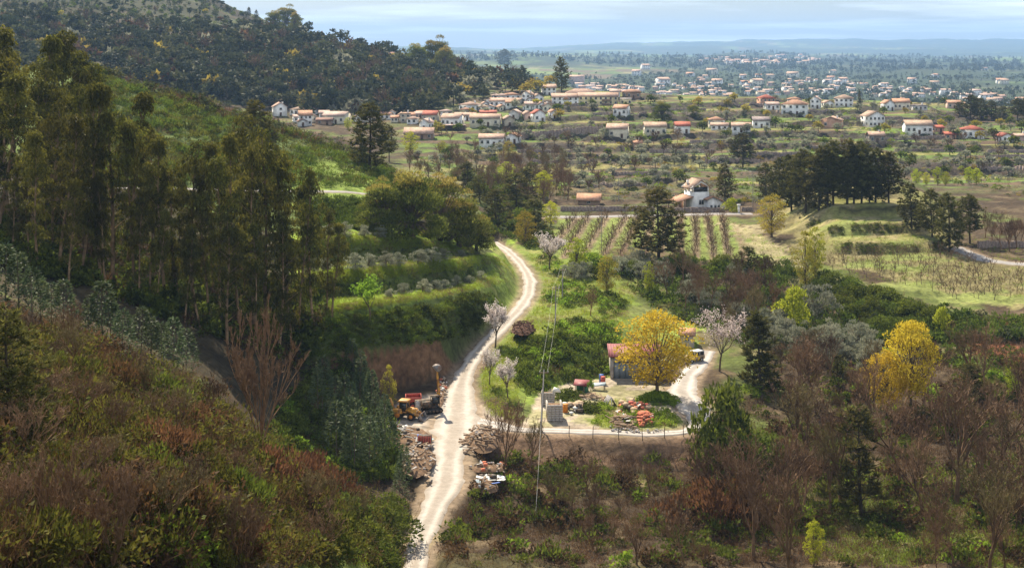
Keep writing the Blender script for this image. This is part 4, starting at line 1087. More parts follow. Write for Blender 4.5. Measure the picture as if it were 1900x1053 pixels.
scrub('ridge_scrub', [('twig','rust',.35),('leaf','hill',.3),('twig','brown',.35)], [(165,112),(300,155),(430,197),(560,235),(700,292),(790,350),(700,318),(560,262),(430,225),(300,182),(180,135)], 700, (2.0, 3.6), 32, 300)
scrub('hillside_scrub', [('finetwig','heathbrown',.28),('fineleaf','heath',.20),('finetwig','brown',.10),('finebroom','heath',.10),('finetwig','heathbrown',.16),('fineleaf','heathbrown',.12),('fineleaf','ivy',.04)], [(-150,560),(120,625),(250,680),(400,740),(520,850),(620,900),(760,960),(760,1053),(-150,1053)], 3900, (.7, 3.0), 33, 40)
scrub('spur_grass', [('tuft','grass',.6),('leaf','ivy',.4)], [(600,900),(700,930),(765,960),(760,1053),(560,1053)], 900, (.8, 1.7), 134, 100)
scrub('slope_foot_scrub', [('leaf','ivy',.4),('twig','rust',.2),('leaf','fern',.1),('broom','broom',.3)], [(480,840),(560,700),(640,690),(700,745),(735,800),(740,880),(690,905),(600,880)], 700, (1.0, 2.2), 34, 140)
scrub('grove_undergrowth', [('leaf','ivy',.5),('twig','brown',.5)], [(-150,470),(150,530),(350,610),(560,690),(600,560),(400,480),(100,400),(-150,380)], 1900, (1.0, 3.2), 35, 145)
# terraces: grass and bramble on lips and banks
TPOLY = [(556,600),(640,575),(760,560),(860,540),(925,525),(960,560),(965,590),(900,640),(800,680),(700,690),(600,720),(560,690)]
def zone_at(P): return lookup(ZONE, P[:, 0], P[:, 1])
def FACE(P):
    z = zone_at(P); return ((z > 7.16 - .12 * (RNG.random(len(P)) < .4)) & (z < 7.8)) | ((z > 9.0) & (z < 9.55)) | ((z > 11.0) & (z < 11.55))
def LIP(P):
    z = zone_at(P); return ((z > 7.7) & (z < 8.35)) | ((z > 9.55) & (z < 10.35)) | ((z > 11.55) & (z < 12.35))
def FLAT(P): return ~FACE(P)
scrub('bank_bramble', [('leaf','ivy',.3),('fineleaf','fern',.5),('twig','brown',.1),('broom','broom',.1)], [(556,590),(640,572),(760,558),(860,540),(935,505),(968,555),(955,580),(880,625),(780,640),(700,645),(600,670),(560,680)], 2300, (.35, 1.35), 36, 180, keep=FACE)
scrub('terrace_bramble', [('leaf','ivy',.45),('fineleaf','fern',.4),('broom','broom',.15)], [(566,515),(685,502),(800,492),(895,480),(905,500),(850,522),(750,542),(640,552),(566,556)], 420, (.3, .8), 37, 205, keep=FACE)
scrub('upper_terrace_bramble', [('leaf','ivy',.45),('fineleaf','fern',.4),('broom','broom',.15)], [(596,444),(718,444),(818,462),(850,476),(750,482),(600,490)], 300, (.3, .8), 38, 220, keep=FACE)
scrub('terrace_grass', [('tuft','grass',.7),('tuft','dry',.3)], [(560,600),(640,580),(760,562),(860,545),(940,510),(925,480),(820,450),(700,432),(600,430),(560,500)], 6500, (.7, 1.3), 39, 196, sink=.02, keep=lambda P: FLAT(P) | (RNG.random(len(P)) < .25))
scrub('upper_bank_scrub', [('leaf','ivy',.5),('broom','broom',.5)], [(560,375),(640,372),(700,380),(690,425),(600,430),(560,425)], 420, (1.0, 2.0), 40, 240)
scrub('lip_grass', [('tuft','grass',.85),('tuft','dry',.15)], [(556,600),(640,580),(760,562),(860,545),(955,520),(940,480),(820,450),(700,432),(600,430),(556,500)], 9000, (.6, 1.2), 139, 196, sink=.02, keep=LIP)
scrub('roadside_grass', [('tuft','grass',.75),('tuft','dry',.25)], [(880,640),(935,640),(1010,540),(975,470),(1010,470),(1180,540),(1160,600),(1020,640),(960,690),(960,780),(900,770),(875,700)], 4600, (.7, 1.4), 41, 190, sink=.02)
scrub('mound_bramble', [('leaf','fern',.14),('leaf','ivy',.5),('broom','broom',.22),('twig','brown',.14)], [(950,660),(1000,625),(1050,592),(1150,610),(1150,690),(1100,705),(1040,720),(985,735),(950,700)], 560, (.8, 2.0), 42, 205)
scrub('lawn_edge_scrub', [('leaf','ivy',.5),('leaf','fern',.3),('broom','broom',.2)], [(1010,560),(1060,575),(1110,560),(1120,600),(1150,580),(1165,560),(1130,545),(1075,525),(1040,520),(1010,500),(990,470),(1010,470),(1060,500),(1010,540)], 300, (.6, 1.5), 43, 230)
scrub('yard_weeds', [('tuft','grass',.55),('leaf','fern',.15),('tuft','dry',.3)], [(1100,790),(1115,740),(1180,748),(1250,768),(1290,775),(1290,798),(1180,800)], 900, (.6, 1.3), 44, 180, sink=.02)
scrub('yard_edge_weeds', [('tuft','grass',.7),('leaf','ivy',.3)], [(1040,720),(1080,735),(1060,750),(1120,752),(1110,775),(1070,760),(1030,740)], 300, (.6, 1.2), 45, 180, sink=.02)
# valley floor lower right
scrub('valley_scrub', [('twig','brown',.32),('twig','rust',.16),('leaf','ivy',.13),('twig','heathbrown',.2),('broom','broom',.07),('leaf','fern',.03),('leaf','heathbrown',.12)], [(800,1053),(860,930),(900,880),(870,850),(960,850),(1290,855),(1330,760),(1450,640),(1600,640),(2050,690),(2050,1053)], 4300, (.7, 2.4), 46, 120)
scrub('valley_grass', [('tuft','grass',.8),('tuft','dry',.2)], [(1150,900),(1300,850),(1400,800),(2050,800),(2050,1053),(1400,1053),(1360,900)], 4200, (.9, 1.9), 47, 120, sink=.02, keep=lambda P: fbm(P[:, 0] / 14, P[:, 1] / 14, 51) > .42)
scrub('middle_scrub', [('leaf','ivy',.34),('twig','brown',.3),('broom','broom',.18),('twig','rust',.08),('leaf','hill',.1)], [(1100,500),(1240,480),(1400,490),(1480,510),(1620,540),(1760,580),(2050,600),(2050,700),(1450,660),(1320,620),(1200,560)], 2000, (1.0, 2.6), 48, 240)
scrub('red_bank_scrub', [('twig','rust',.4),('leaf','ivy',.3),('twig','brown',.3)], [(1730,595),(1960,580),(1960,700),(1740,690)], 420, (.7, 2.2), 151, 200)
scrub('orchard_grass', [('tuft','dry',.6),('tuft','grass',.4)], [(1000,478),(1040,402),(1340,402),(1480,470),(1560,400),(1740,420),(2050,500),(2050,570),(1640,525),(1440,495)], 3200, (.8, 1.5), 49, 260, sink=.02)
scrub('road_gully_scrub', [('leaf','ivy',.3),('twig','brown',.3),('leaf','limegold',.15),('broom','broom',.25)], [(890,400),(940,400),(1010,420),(1030,460),(980,462),(940,440),(900,440)], 300, (1.2, 2.6), 50, 300)
scrub('village_scrub', [('leaf','olive',.34),('twig','brown',.24),('leaf','ivy',.26),('leaf','fern',.08),('leaf','limegold',.08)], [(740,300),(900,272),(1000,250),(1150,262),(2050,262),(2050,400),(1700,330),(1400,400),(1250,372),(1040,372),(930,390),(860,340)], 1900, (1.0, 2.4), 51, 420)
scrub('upper_village_scrub', [('leaf','olive',.4),('twig','brown',.2),('leaf','ivy',.3),('leaf','fern',.1)], [(860,262),(1000,200),(1200,185),(2050,185),(2050,262),(1200,262)], 1000, (1.2, 2.6), 52, 520)

scrub('bench_bramble', [('leaf','ivy',.4),('broom','broom',.2),('twig','brown',.4)], [(1470,470),(1500,415),(1560,398),(1680,400),(1760,425),(1770,475),(1640,490)], 1500, (.4, 1.0), 150, 300, keep=lambda P: lookup(GT_FACE, P[:, 0], P[:, 1]) > .15)
# ---- olives on the terraces
for u, vb, vt in [(566,428,404),(590,430,402),(612,430,405),(640,432,400),(676,434,406),(705,434,408)]:
    plant_px('olive_tree', u, vb + 6, vt + 6, 'silvery olive on the upper terrace below the evergreens', 'tree', 'olives on the upper terrace', ymin=238)
for u, vb, vt in [(660,500,462),(684,496,464),(716,494,462),(742,492,464),(775,490,458),(800,486,456),(826,482,456),(855,478,458),(575,505,475),(598,500,470)]:
    plant_px('olive_tree', u, vb, vt, 'silvery olive on the middle terrace', 'tree', 'olives on the middle terrace', ymin=224, wid=1.2)
for u, vb, vt in [(726,552,530),(750,545,520),(784,542,512),(806,538,514),(826,536,514),(850,530,506),(872,526,506),(893,516,500)]:
    plant_px('olive_tree', u, vb, vt, 'silvery olive on the lowest terrace above the earth bank', 'tree', 'olives on the lowest terrace', ymin=212, wid=1.15)
plant_px('green_sapling', 686, 600, 515, 'bright green young tree on the edge of the lowest terrace', 'tree', wid=1.05, ymin=205)
# ---- blossom trees by the road
plant_px('cherry_tree', 919, 646, 556, 'white blossoming cherry tree at the edge of the dirt road', 'tree', wid=1.0)
plant_px('cherry_tree', 1020, 500, 430, 'white blossoming tree beyond the bend of the road', 'tree', wid=1.25, ymin=250)
plant_px('cherry_tree', 942, 738, 662, 'pale blossom tree on the verge above the junction', 'tree', wid=.95)
plant_px('cherry_tree', 908, 716, 640, 'sparse blossom tree between the road and the wooded mound', 'tree', wid=.8)
plant_px('pink_blossom_tree', 1335, 690, 572, 'wide pinkish blossom tree beside the parked off-road car', 'tree', wid=.95, ymin=205)
# ---- colour accents right
plant_px('golden_oak', 1219, 738, 582, 'golden-orange leaved tree on its own mound in the yard', 'tree', wid=1.05, rz=1.0)
plant_px('golden_oak', 1690, 760, 602, 'tall golden tree among the bare trees on the right', 'tree', wid=.72, ymin=190)
plant_px('golden_oak', 1645, 770, 655, 'lower golden tree joined to the left of the tall golden tree', 'tree', wid=.8, ymin=190)
plant_px('yellowing_tree', 1494, 540, 432, 'slim orange-yellow tree at the lower corner of the vineyard', 'tree', wid=.75, ymin=250)
plant_px('lime_poplar', 1512, 520, 422, 'lime-green tree close behind the slim orange-yellow tree', 'tree', wid=.7, ymin=255)
plant_px('lime_bush', 1467, 606, 530, 'vivid lime-green tree above the bare thicket', 'tree', wid=.7, ymin=230)
plant_px('grey_willow', 1515, 590, 512, 'pale green willow beside the vivid lime-green tree', 'tree', wid=1.0, ymin=240)
plant_px('yellowing_tree', 1432, 440, 362, 'orange-leaved tree at the right end of the house wall', 'tree', wid=1.35, ymin=330)
plant_px('lime_bush', 1354, 394, 366, 'clipped lime-yellow bush by the white gate post', 'bush', wid=.9, ymin=380)
plant_px('lime_poplar', 1070, 510, 442, 'yellow-green tree beside the utility pole', 'tree', wid=1.1, ymin=270)
plant_px('green_bush', 1100, 500, 466, 'bright green bush right of the yellow-green tree', 'bush', ymin=280)
plant_px('yellowing_tree', 1126, 545, 475, 'small olive-gold tree on the lawn terrace edge', 'tree', wid=1.15, ymin=250)
plant_px('bare_tree', 1096, 586, 530, 'small bare fruit tree on the bright lawn', 'tree', ymin=240)
plant_px('lime_poplar', 1205, 548, 486, 'thin yellow tree left of the bare thicket', 'tree', ymin=250, wid=.6)
plant_px('lime_poplar', 1510, 1050, 965, 'bright yellow-green sapling near the bottom edge', 'tree', wid=.8)
plant_px('lime_bush', 1750, 620, 568, 'small yellow-green bush on the red earth patch', 'bush', wid=.5, ymin=230)
plant_px('lime_poplar', 1878, 740, 680, 'yellow-green tree at the right edge', 'tree', wid=.9, ymin=190)
plant_px('green_sapling', 1097, 736, 702, 'fresh green shrub growing beside the tiny red-roofed shelter', 'shrub', wid=.7)
for u, vb, vt in [(1700,352,322),(1718,350,326),(1740,352,318),(1755,356,330),(1798,350,318),(1812,352,322)]:
    plant_px('lime_poplar', u, vb, vt, 'lime-green tree in the row beyond the dark pine grove', 'tree', 'lime-green trees beyond the pine grove', wid=1.1, ymin=470)
for u, vb, vt, l in [(762,290,246,'yellow-green tree left of the red-roofed barn'),(822,290,262,'yellow-green tree below the long village barn'),(1008,372,318,'bright lime tree on the bare slope above the road'),(940,340,300,'lime-green tree in the bare wood under the village'),(1022,420,374,'tall yellow-green tree beside the vineyard rows'),(645,240,218,'yellow tree peeking above the ridge by the village roofs')]:
    plant_px('lime_poplar', u, vb, vt, l, 'tree', wid=1.25, ymin=330)
plant_px('yellowing_tree', 722, 768, 678, 'thin yellow-tipped young tree beside the backhoe loader', 'tree', wid=.55, ymin=180)
# ---- pines middle and right
plant_px('pine_tree', 1222, 492, 346, 'large dark pine standing in front of the vineyard', 'tree', wid=1.4, ymin=290)
plant_px('pine_tree', 1345, 372, 302, 'dark pine behind the white tower house', 'tree', wid=1.15, ymin=420)
plant_px('pine_tree', 1378, 310, 248, 'broad dark tree on the terraces below the red-roofed cottages', 'tree', wid=1.5, ymin=500)
for i, (u, vb, vt) in enumerate([(1422,372,300),(1446,384,292),(1468,392,286),(1494,396,280),(1520,398,276),(1545,402,282),(1572,400,278),(1598,404,290),(1625,408,304),(1648,414,318),(1585,384,276),(1535,384,280),(1480,380,290),(1612,420,345)]):
    plant_px('pine_tree', u, vb, vt, 'dark pine in the big grove behind the grassy terraces', 'tree', 'pines of the big grove', wid=RNG.uniform(.9, 1.25), ymin=360)
for u, vb, vt, l in [(1762,468,356,'broad dark pine beside the lane'),(1800,452,362,'dark pine at the right end of the row beside the lane'),(1690,424,338,'ragged pine between the big grove and the lane'),(1728,440,350,'pine behind the broad dark pine of the lane')]:
    plant_px('pine_tree', u, vb, vt, l, 'tree', wid=1.15, ymin=320)
for u, vb, vt, l in [(1386,520,456,'bushy young pine below the bare field'),(1552,700,655,'young pine in the thicket left of the golden trees'),(1800,740,672,'small dark pine between the golden tree and the right edge')]:
    plant_px('young_pine', u, vb, vt, l, 'tree', wid=1.7, ymin=200)
plant_px('dark_cypress', 1402, 722, 575, 'tall dark conifer right of the yard', 'tree', wid=1.25, ymin=195)
plant_px('young_pine', 1600, 955, 752, 'slender upright young pine in the lower right wood', 'tree', wid=1.1)
plant_px('ivy_mass', 1334, 880, 690, 'ivy-clad dark tree at the corner of the yard', 'tree', wid=.42)
plant_px('ivy_mass', 1400, 885, 795, 'ivy-covered mound right of the yard corner', 'bush', wid=.9)
plant_px('ivy_mass', 1345, 860, 780, 'dark bramble mass under the ivy-clad tree', 'bush', wid=.8)
plant_px('rust_bush', 1300, 968, 888, 'rusty brown bramble mound below the yard bank', 'bush', wid=.9)
plant_px('rust_bush', 1370, 965, 890, 'russet bramble mound beside the ivy bank', 'bush', wid=.9)
for u, vb, vt, l in [(890,376,325,'dark conifer on the slope behind the evergreens'),(866,356,300,'dark conifer climbing out of the evergreen clump'),(958,400,320,'dark conifer in the gully wood'),(996,440,368,'dark conifer above the bend of the road'),(920,420,350,'ragged conifer right of the evergreen clump'),(975,380,310,'tall ragged conifer in the gully wood')]:
    plant_px('young_pine', u, vb, vt, l, 'tree', wid=1.7, ymin=330)
for u, vb, vt, l in [(975,452,392,'orange-brown bush tree beside the upper bend'),(944,300,262,'bare brown tree below the white village house')]:
    plant_px('yellowing_tree', u, vb, vt, l, 'tree', wid=1.2, ymin=330)
# ---- village slope: individual dark trees
for u, vb, vt, l in [(1228,222,182,'broad dark tree left of the upper blossom row'),(1285,218,190,'low broad dark tree right of the blossom row')]:
    p = pix(u, vb, 550); plant('evergreen_tree', p, (vb - vt) / FPX * p[1], l, 'tree', wid=1.6)
for u, vb, vt in [(1242,224,205),(1275,222,206),(1290,223,206),(1350,214,200),(1330,215,203)]:
    p = pix(u, vb, 550); plant('pink_blossom_tree', p, (vb - vt) / FPX * p[1], 'pale pink blossoming tree on a village terrace', 'tree', 'pale blossom trees on the village terraces', wid=1.0)
p = pix(1594, 196, 560); plant('dark_cypress', p, 30 / FPX * p[1], 'narrow dark cypress beside the tan-roofed white house', 'tree', wid=.55)
for u, vb, vt, l in [(1042,172,106,'tall dark conifer on the crest behind the apartment building'),(937,132,92,'lone dark tree on the crest left of the tall conifer')]:
    p = pix(u, vb, 700); plant('pine_tree', p, (vb - vt) / FPX * p[1], l, 'tree', wid=[1.05, 1.5][u < 1000])
for u, vb, vt in [(1800,222,178),(1820,222,182),(1840,224,190),(1888,226,184),(1862,226,196),(1905,224,180),(1780,215,190)]:
    p = pix(u, vb, 550); plant('pine_tree', p, (vb - vt) / FPX * p[1], 'dark tree of the clump on the village crest at the right edge', 'tree', 'dark trees on the right crest', wid=1.7)
# ---- bare trees
BARE = scat([(1320,800),(1350,700),(1430,640),(1560,650),(1700,690),(2050,740),(2050,1090),(1480,1090),(1050,1060),(1020,960),(1100,900),(1290,900)], 112, 27, 61)
for u, v in BARE:
    if (abs(u - 1600) < 48 and v > 850) or (abs(u - 1402) < 45 and 660 < v < 830) or (abs(u - 1345) < 60 and v < 930) or (abs(u - 1510) < 35 and v > 1000) or (abs(u - 1668) < 30 and v > 860): continue
    p = pix(u, v, 120)
    plant('bare_tree', p, RNG.uniform(4.5, 12.5) if u > 1320 else RNG.uniform(3.5, 6.5), 'leafless brown-twigged tree in the wood below and right of the yard', 'tree', 'leafless trees of the valley wood', wid=RNG.uniform(.9, 1.2))
for u, vb, vt, l in [(1560,945,740,'big bare tree with a dark forked trunk in the lower right wood'),(1668,892,720,'bare tree with two thick dark trunks on bright grass'),(1775,935,690,'tall bare tree with a dark upright trunk near the right edge'),(1500,880,700,'wide bare tree behind the slender young pine')]:
    plant_px('bare_tree', u, vb, vt, l, 'tree', wid=1.1, ymin=120)
plant_px('bare_tree', 938, 905, 740, 'dark bare tree at the lower edge of the track junction', 'tree', wid=.8)
plant_px('bare_tree', 985, 880, 770, 'leaning bare tree beside the dark one at the junction', 'tree', wid=.9)
plant_px('fan_shaped_bare_tree', 484, 845, 556, 'large fan-shaped leafless tree rising from the spur crest', 'tree', wid=.85)
plant_px('fan_shaped_bare_tree', 110, 1040, 790, 'large leafless bush in the shaded lower left corner', 'bush', wid=.9)
plant_px('fan_shaped_bare_tree', 210, 1060, 860, 'leafless bush right of the large corner bush', 'bush', wid=1.0)
plant_px('fan_shaped_bare_tree', 455, 1050, 915, 'reddish leafless bush at the bottom left of centre', 'bush', wid=1.2)
plant_px('green_bush', 300, 1030, 955, 'bright green leafy bush at the bottom of the left slope', 'bush', wid=1.1)
plant_px('green_bush', 350, 1048, 985, 'smaller green leafy bush at the bottom edge of the slope', 'bush', wid=1.1)
for u, vb, vt, l in [(575,905,845,'rust-brown bush on the crest above the thicket'),(610,930,868,'russet bush on the right shoulder of the spur')]:
    plant_px('rust_bush', u, vb, vt, l, 'bush', wid=1.1)
for u, vb, vt in [(640,960,910),(700,985,930),(665,1010,955),(720,960,915),(620,1040,985),(735,1010,950),(690,1050,1000)]:
    plant_px('ivy_mass', u, vb, vt, 'yellow-green rounded bush on the spur beside the dirt road', 'bush', 'rounded bushes on the spur beside the road', wid=1.2)
BAR2 = scat([(1180,545),(1300,510),(1430,520),(1450,600),(1400,640),(1320,600)], 26, 18, 62)
for u, v in BAR2:
    plant('bare_tree', pix(u, v, 230), RNG.uniform(5.5, 9), 'leafless tree in the grey thicket above the yard', 'tree', 'leafless trees above the yard')
OL2 = scat([(1130,505),(1200,490),(1290,560),(1480,620),(1640,640),(1680,700),(1560,690),(1440,650),(1300,570)], 40, 16, 63)
for u, v in OL2:
    plant('grey_willow' if RNG.random() < .4 else 'olive_tree', pix(u, v, 220), RNG.uniform(3.5, 6), 'grey-green bushy tree in the mixed thicket right of the yard', 'tree', 'grey-green trees of the mixed thicket', name='grey_green_tree')
EV2 = scat([(1440,500),(1560,520),(1720,590),(1760,660),(1620,620),(1500,560)], 30, 18, 64)
for u, v in EV2:
    plant('ivy_mass', pix(u, v, 230), RNG.uniform(2.6, 4.6), 'dark evergreen bush on the slope under the orchard field', 'bush', 'dark bushes under the orchard field', name='evergreen_bush', wid=1.0)
BAR3 = scat([(880,330),(960,290),(1050,300),(1060,370),(980,390),(900,380)], 64, 9, 65)
for u, v in BAR3:
    plant('bare_tree', pix(u, v, 400), RNG.uniform(6, 10), 'leafless tree in the bare wood between the road and the village', 'tree', 'leafless trees of the middle wood')
for u, v in scat([(740,320),(860,285),(900,300),(880,345),(800,345)], 26, 10, 165):
    plant('bare_tree', pix(u, v, 400), RNG.uniform(5, 9), 'leafless tree under the red-roofed barn of the village', 'tree', 'leafless trees under the barn')
for u, v in scat([(850,330),(930,330),(1000,400),(985,430),(900,395)], 16, 12, 166):
    plant('ivy_mass', pix(u, v, 360), RNG.uniform(4, 7), 'dark evergreen crown in the gully wood above the road bend', 'tree', 'dark evergreens of the gully wood', name='evergreen_bush')
for u, v in scat([(1040,490),(1180,488),(1300,495),(1450,505),(1440,525),(1200,520),(1060,520)], 30, 12, 167):
    plant(['ivy_mass','broom_bush','grey_willow'][int(RNG.integers(3))], pix(u, v, 250), RNG.uniform(2.5, 4.5), 'bush in the strip between the vineyard and the grey thicket', 'bush', 'bushes below the vineyard', name='thicket_bush')
for u, v in scat([(0,600),(110,640),(250,700),(400,770),(500,860),(640,930),(700,1000),(620,1053),(0,1053)], 46, 42, 168):
    plant('bare_tree', pix(u, v, 45), RNG.uniform(2.2, 5.0), 'bare brown bush in the scrub of the near left slope', 'bush', 'bare bushes of the near slope', name='bare_bush', wid=1.25)
for u, v in scat([(0,620),(150,680),(300,740),(420,800),(520,880),(660,940),(640,1053),(0,1053)], 34, 48, 169):
    plant(['heath_bush','heath_bush','broom_bush','rust_bush'][int(RNG.integers(4))], pix(u, v, 45), RNG.uniform(1.3, 3.0), 'leafy bush in the scrub of the near left slope', 'bush', 'leafy bushes of the near slope', name='slope_bush', wid=1.1)
# right edge thicket beyond lane
for u, v in scat([(1820,440),(1900,420),(1900,470),(1850,468)], 9, 14, 66):
    plant('bare_tree', pix(u, v, 300), RNG.uniform(6, 9), 'leafless tree beyond the lane at the right edge', 'tree', 'leafless trees beyond the lane')
# vineyard rows: short bare vines in lines that run away from the camera
k = 0
for ub, ut in [r for r in ROWS if not 1190 < r[0] < 1230 and r[0] < 1380]:
    vb_, vt_ = (478, 406) if ub < 1160 else (482, 408)
    a = pix(ub, vb_, 270); b = pix(ut, vt_, 330)
    n = int(np.linalg.norm(a[:2] - b[:2]) / 2.45)
    for i in range(n + 1):
        q = a + (b - a) * (i / n) + RNG.normal(size=3) * .25; q[2] = ground(q[0], q[1])
        plant('orchard_tree', q, RNG.uniform(2.6, 3.6), 'small bare fruit tree in the rows below the tower house', 'tree', 'fruit trees in rows below the tower house', wid=1.25, name='row_fruit_tree')
for u, v in scat([(1500,500),(1560,478),(1740,470),(1900,505),(1900,560),(1760,556),(1640,525)], 120, 9, 67):
    plant('orchard_tree', pix(u, v, 250), RNG.uniform(2.4, 3.6), 'small dark bare fruit tree in the dry orchard field', 'tree', 'fruit trees of the dry orchard field', wid=1.1)
# ---- village slope trees
for u, v in scat([(700,300),(860,262),(1000,250),(1110,262),(1250,262),(1400,255),(1900,268),(1900,330),(1700,330),(1660,320),(1400,290),(1330,340),(1250,345),(1100,360),(1040,350),(920,330)], 170, 9, 68):
    p = pix(u, v, 420); r = RNG.random()
    if r < .6: far('round', 'olive', p, RNG.uniform(3, 5), 'small olive on the stone-walled village terraces', 'tree', 'olives on the village terraces', 'terrace_olive', 1.3)
    elif r < .85: far('bare', 'brown', p, RNG.uniform(4, 7), 'leafless tree on the stone-walled village terraces', 'tree', 'leafless trees on the village terraces', 'terrace_bare_tree', 1.2)
    else: far('round', 'ivy', p, RNG.uniform(3.5, 6), 'dark bushy tree on the stone-walled village terraces', 'tree', 'dark trees on the village terraces', 'terrace_dark_tree', 1.2)
for u, v in scat([(760,262),(860,200),(1000,172),(1200,182),(1350,185),(1550,185),(1900,195),(1900,262),(1400,250),(1100,258)], 120, 10, 69):
    p = pix(u, v, 520); r = RNG.random()
    if r < .5: far('round', 'olive', p, RNG.uniform(3, 5.5), 'olive among the houses of the village', 'tree', 'olives among the village houses', 'village_olive', 1.2)
    elif r < .8: far('round', 'ivy', p, RNG.uniform(4, 7), 'dark green garden tree among the houses of the village', 'tree', 'garden trees among the village houses', 'village_tree', 1.1)
    else: far('round', 'limegold', p, RNG.uniform(4, 7), 'yellow-green tree among the houses of the village', 'tree', 'yellow-green trees of the village', 'village_lime_tree', 1.1)
# ---- wooded hill behind the village
HILLP = [(0,0),(380,0),(470,30),(560,50),(640,76),(760,112),(850,128),(1000,152),(985,168),(900,180),(850,200),(760,215),(660,225),(500,205),(340,180),(170,132),(0,135)]
hp = scat(HILLP, 300, 12, 70)
for u, v in hp:
    p = pix(u, v, 690); r = RNG.random(); up_ = v < 60 and u < 460
    h = RNG.uniform(7, 15) * (.6 if up_ else 1)
    if r < .45: far('round', 'hill', p, h, 'tree in the blue-green wood on the hill behind the village', 'tree', 'trees of the wooded hill', 'hill_tree', 1.1)
    elif r < .7: far('stone', 'pineblue', p, h * 1.1, 'pine in the blue-green wood on the hill behind the village', 'tree', 'pines of the wooded hill', 'hill_pine', 1.1)
    elif r < .85: far('cone', 'pineblue', p, h * 1.1, 'pointed conifer in the wood on the hill behind the village', 'tree', 'conifers of the wooded hill', 'hill_conifer', 1.1)
    elif r < .88: far('round', 'brown', p, h * .7, 'rust-brown tree in the wood on the hill behind the village', 'tree', 'rust-brown trees of the wooded hill', 'hill_brown_tree', 1.1)
    elif r < .94: far('bare', 'brown', p, h * .8, 'leafless tree in the wood on the hill behind the village', 'tree', 'leafless trees of the wooded hill', 'hill_bare_tree', 1.2)
    else: far('round', 'limegold', p, h * .7, 'yellow-green tree on the hill behind the village', 'tree', 'yellow-green trees of the wooded hill', 'hill_lime_tree', 1.1)
def farstuff(name, kinds, P, h, seed, wid=1.1):
    rng = np.random.default_rng(seed); n = len(P); w = np.array([k[2] for k in kinds]); w = w / w.sum()
    wh = np.searchsorted(np.cumsum(w), rng.random(n).clip(0, .9999)); g = Geo(); mats = []
    for i, (kind, lm, _) in enumerate(kinds):
        s = wh == i
        if not s.any(): continue
        H = {'round': 7.5, 'cone': 10.5, 'stone': 9.5, 'bare': 7.0}[kind]; m0 = len(mats); mats += [LM[lm], BM['twig'] if kind == 'bare' else BM['dark']]
        sub = scatter_geo(FARLOW[kind], P[s] - np.array([0, 0, .3]), h[s] / H * wid, rng.uniform(0, 6.28, s.sum()), rng.integers(0, 3, s.sum()), rng.normal(size=s.sum()) * .22)
        for v, t in sub.V: g.V.append((v, t))
        for k in (3, 4):
            for idx, m in sub.F[k]: g.F[k].append((idx + g.n, m + m0))
        g.n += sub.n
    o = add(name, g.build(name, mats)); return tag(o, kind='stuff')
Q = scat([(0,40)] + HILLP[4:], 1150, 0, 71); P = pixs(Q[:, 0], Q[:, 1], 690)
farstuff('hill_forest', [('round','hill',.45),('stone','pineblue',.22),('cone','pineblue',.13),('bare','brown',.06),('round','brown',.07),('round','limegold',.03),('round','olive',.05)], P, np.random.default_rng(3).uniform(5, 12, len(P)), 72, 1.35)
Q = scat([(0,0),(380,0),(470,30),(560,50),(640,76),(560,80),(300,60),(0,60)], 800, 0, 73); P = pixs(Q[:, 0], Q[:, 1], 900)
farstuff('hilltop_scrub', [('round','hill',.7),('round','ivy',.3)], P, np.random.default_rng(4).uniform(2, 5, len(P)), 74)
# landmark trees on the hill's skyline
for u, vb, vt, wd, l in [(530,54,-2,2.0,'large dark tree on the skyline of the hill'),(508,54,10,1.7,'dark tree left of the large one on the hill skyline'),(548,60,12,1.1,'tall dark tree right of the large skyline tree'),(462,34,12,.7,'thin tree on the skyline left of the large skyline trees'),(476,40,16,.7,'second thin tree on the hill skyline'),
       (808,130,52,1.7,'tallest dark tree on the hill shoulder above the village'),(772,132,68,1.5,'dark tree left of the tallest one on the hill shoulder'),(824,138,72,1.5,'dark tree right of the tallest one on the hill shoulder'),(690,100,78,.9,'pine on the skyline between the two dark groups'),(600,74,56,1.0,'pine on the skyline above the hill house')]:
    p = pix(u, vb, 800); plant('pine_tree' if wd < 1.0 else 'evergreen_tree', p, (vb - vt) / FPX * p[1], l, 'tree', wid=wd * (.75 if wd >= 1 else 1), sink=1.0)
for u, vb, vt in [(870,150,122),(900,152,128),(935,158,132),(945,150,126),(985,168,142),(1000,172,146),(1020,160,138),(725,118,98),(740,112,94),(700,104,90),(855,180,150),(975,180,150)]:
    p = pix(u, vb, 750); far('round', 'limegold', p, (vb - vt) / FPX * p[1], 'yellow-green tree on the slope above the village houses', 'tree', 'yellow-green trees above the village', 'spring_tree', 1.3)
# ---- woods and trees on the plain
rng = np.random.default_rng(75)
def woodpts(n, y0, y1, seed, thr, sx=500, sy=900, fld=101, u0=830, u1=1960):
    r = np.random.default_rng(seed); Y = np.exp(r.uniform(np.log(y0), np.log(y1), n * 4)); u = r.uniform(u0, u1, n * 4); X = (u - U0) / FPX * Y
    k = fbm(X / sx, Y / sy, fld) > thr; X, Y = X[k][:n], Y[k][:n]
    return np.stack([X, Y, ground(X, Y)], 1)
P = woodpts(2200, 1250, 4200, 76, .56); farstuff('plain_woods', [('round','hill',.4),('cone','pineblue',.3),('stone','pineblue',.3)], P, rng.uniform(6, 13, len(P)), 77)
P = woodpts(150, 1250, 3800, 78, .0); farstuff('scattered_plain_trees', [('round','hill',.7),('round','ivy',.3)], P, rng.uniform(4, 8, len(P)), 79)
P = woodpts(1300, 4000, 8500, 80, .47, 900, 1300, 107); farstuff('far_woods', [('round','hill',.5),('cone','pineblue',.5)], P, rng.uniform(9, 16, len(P)), 81, 1.8)
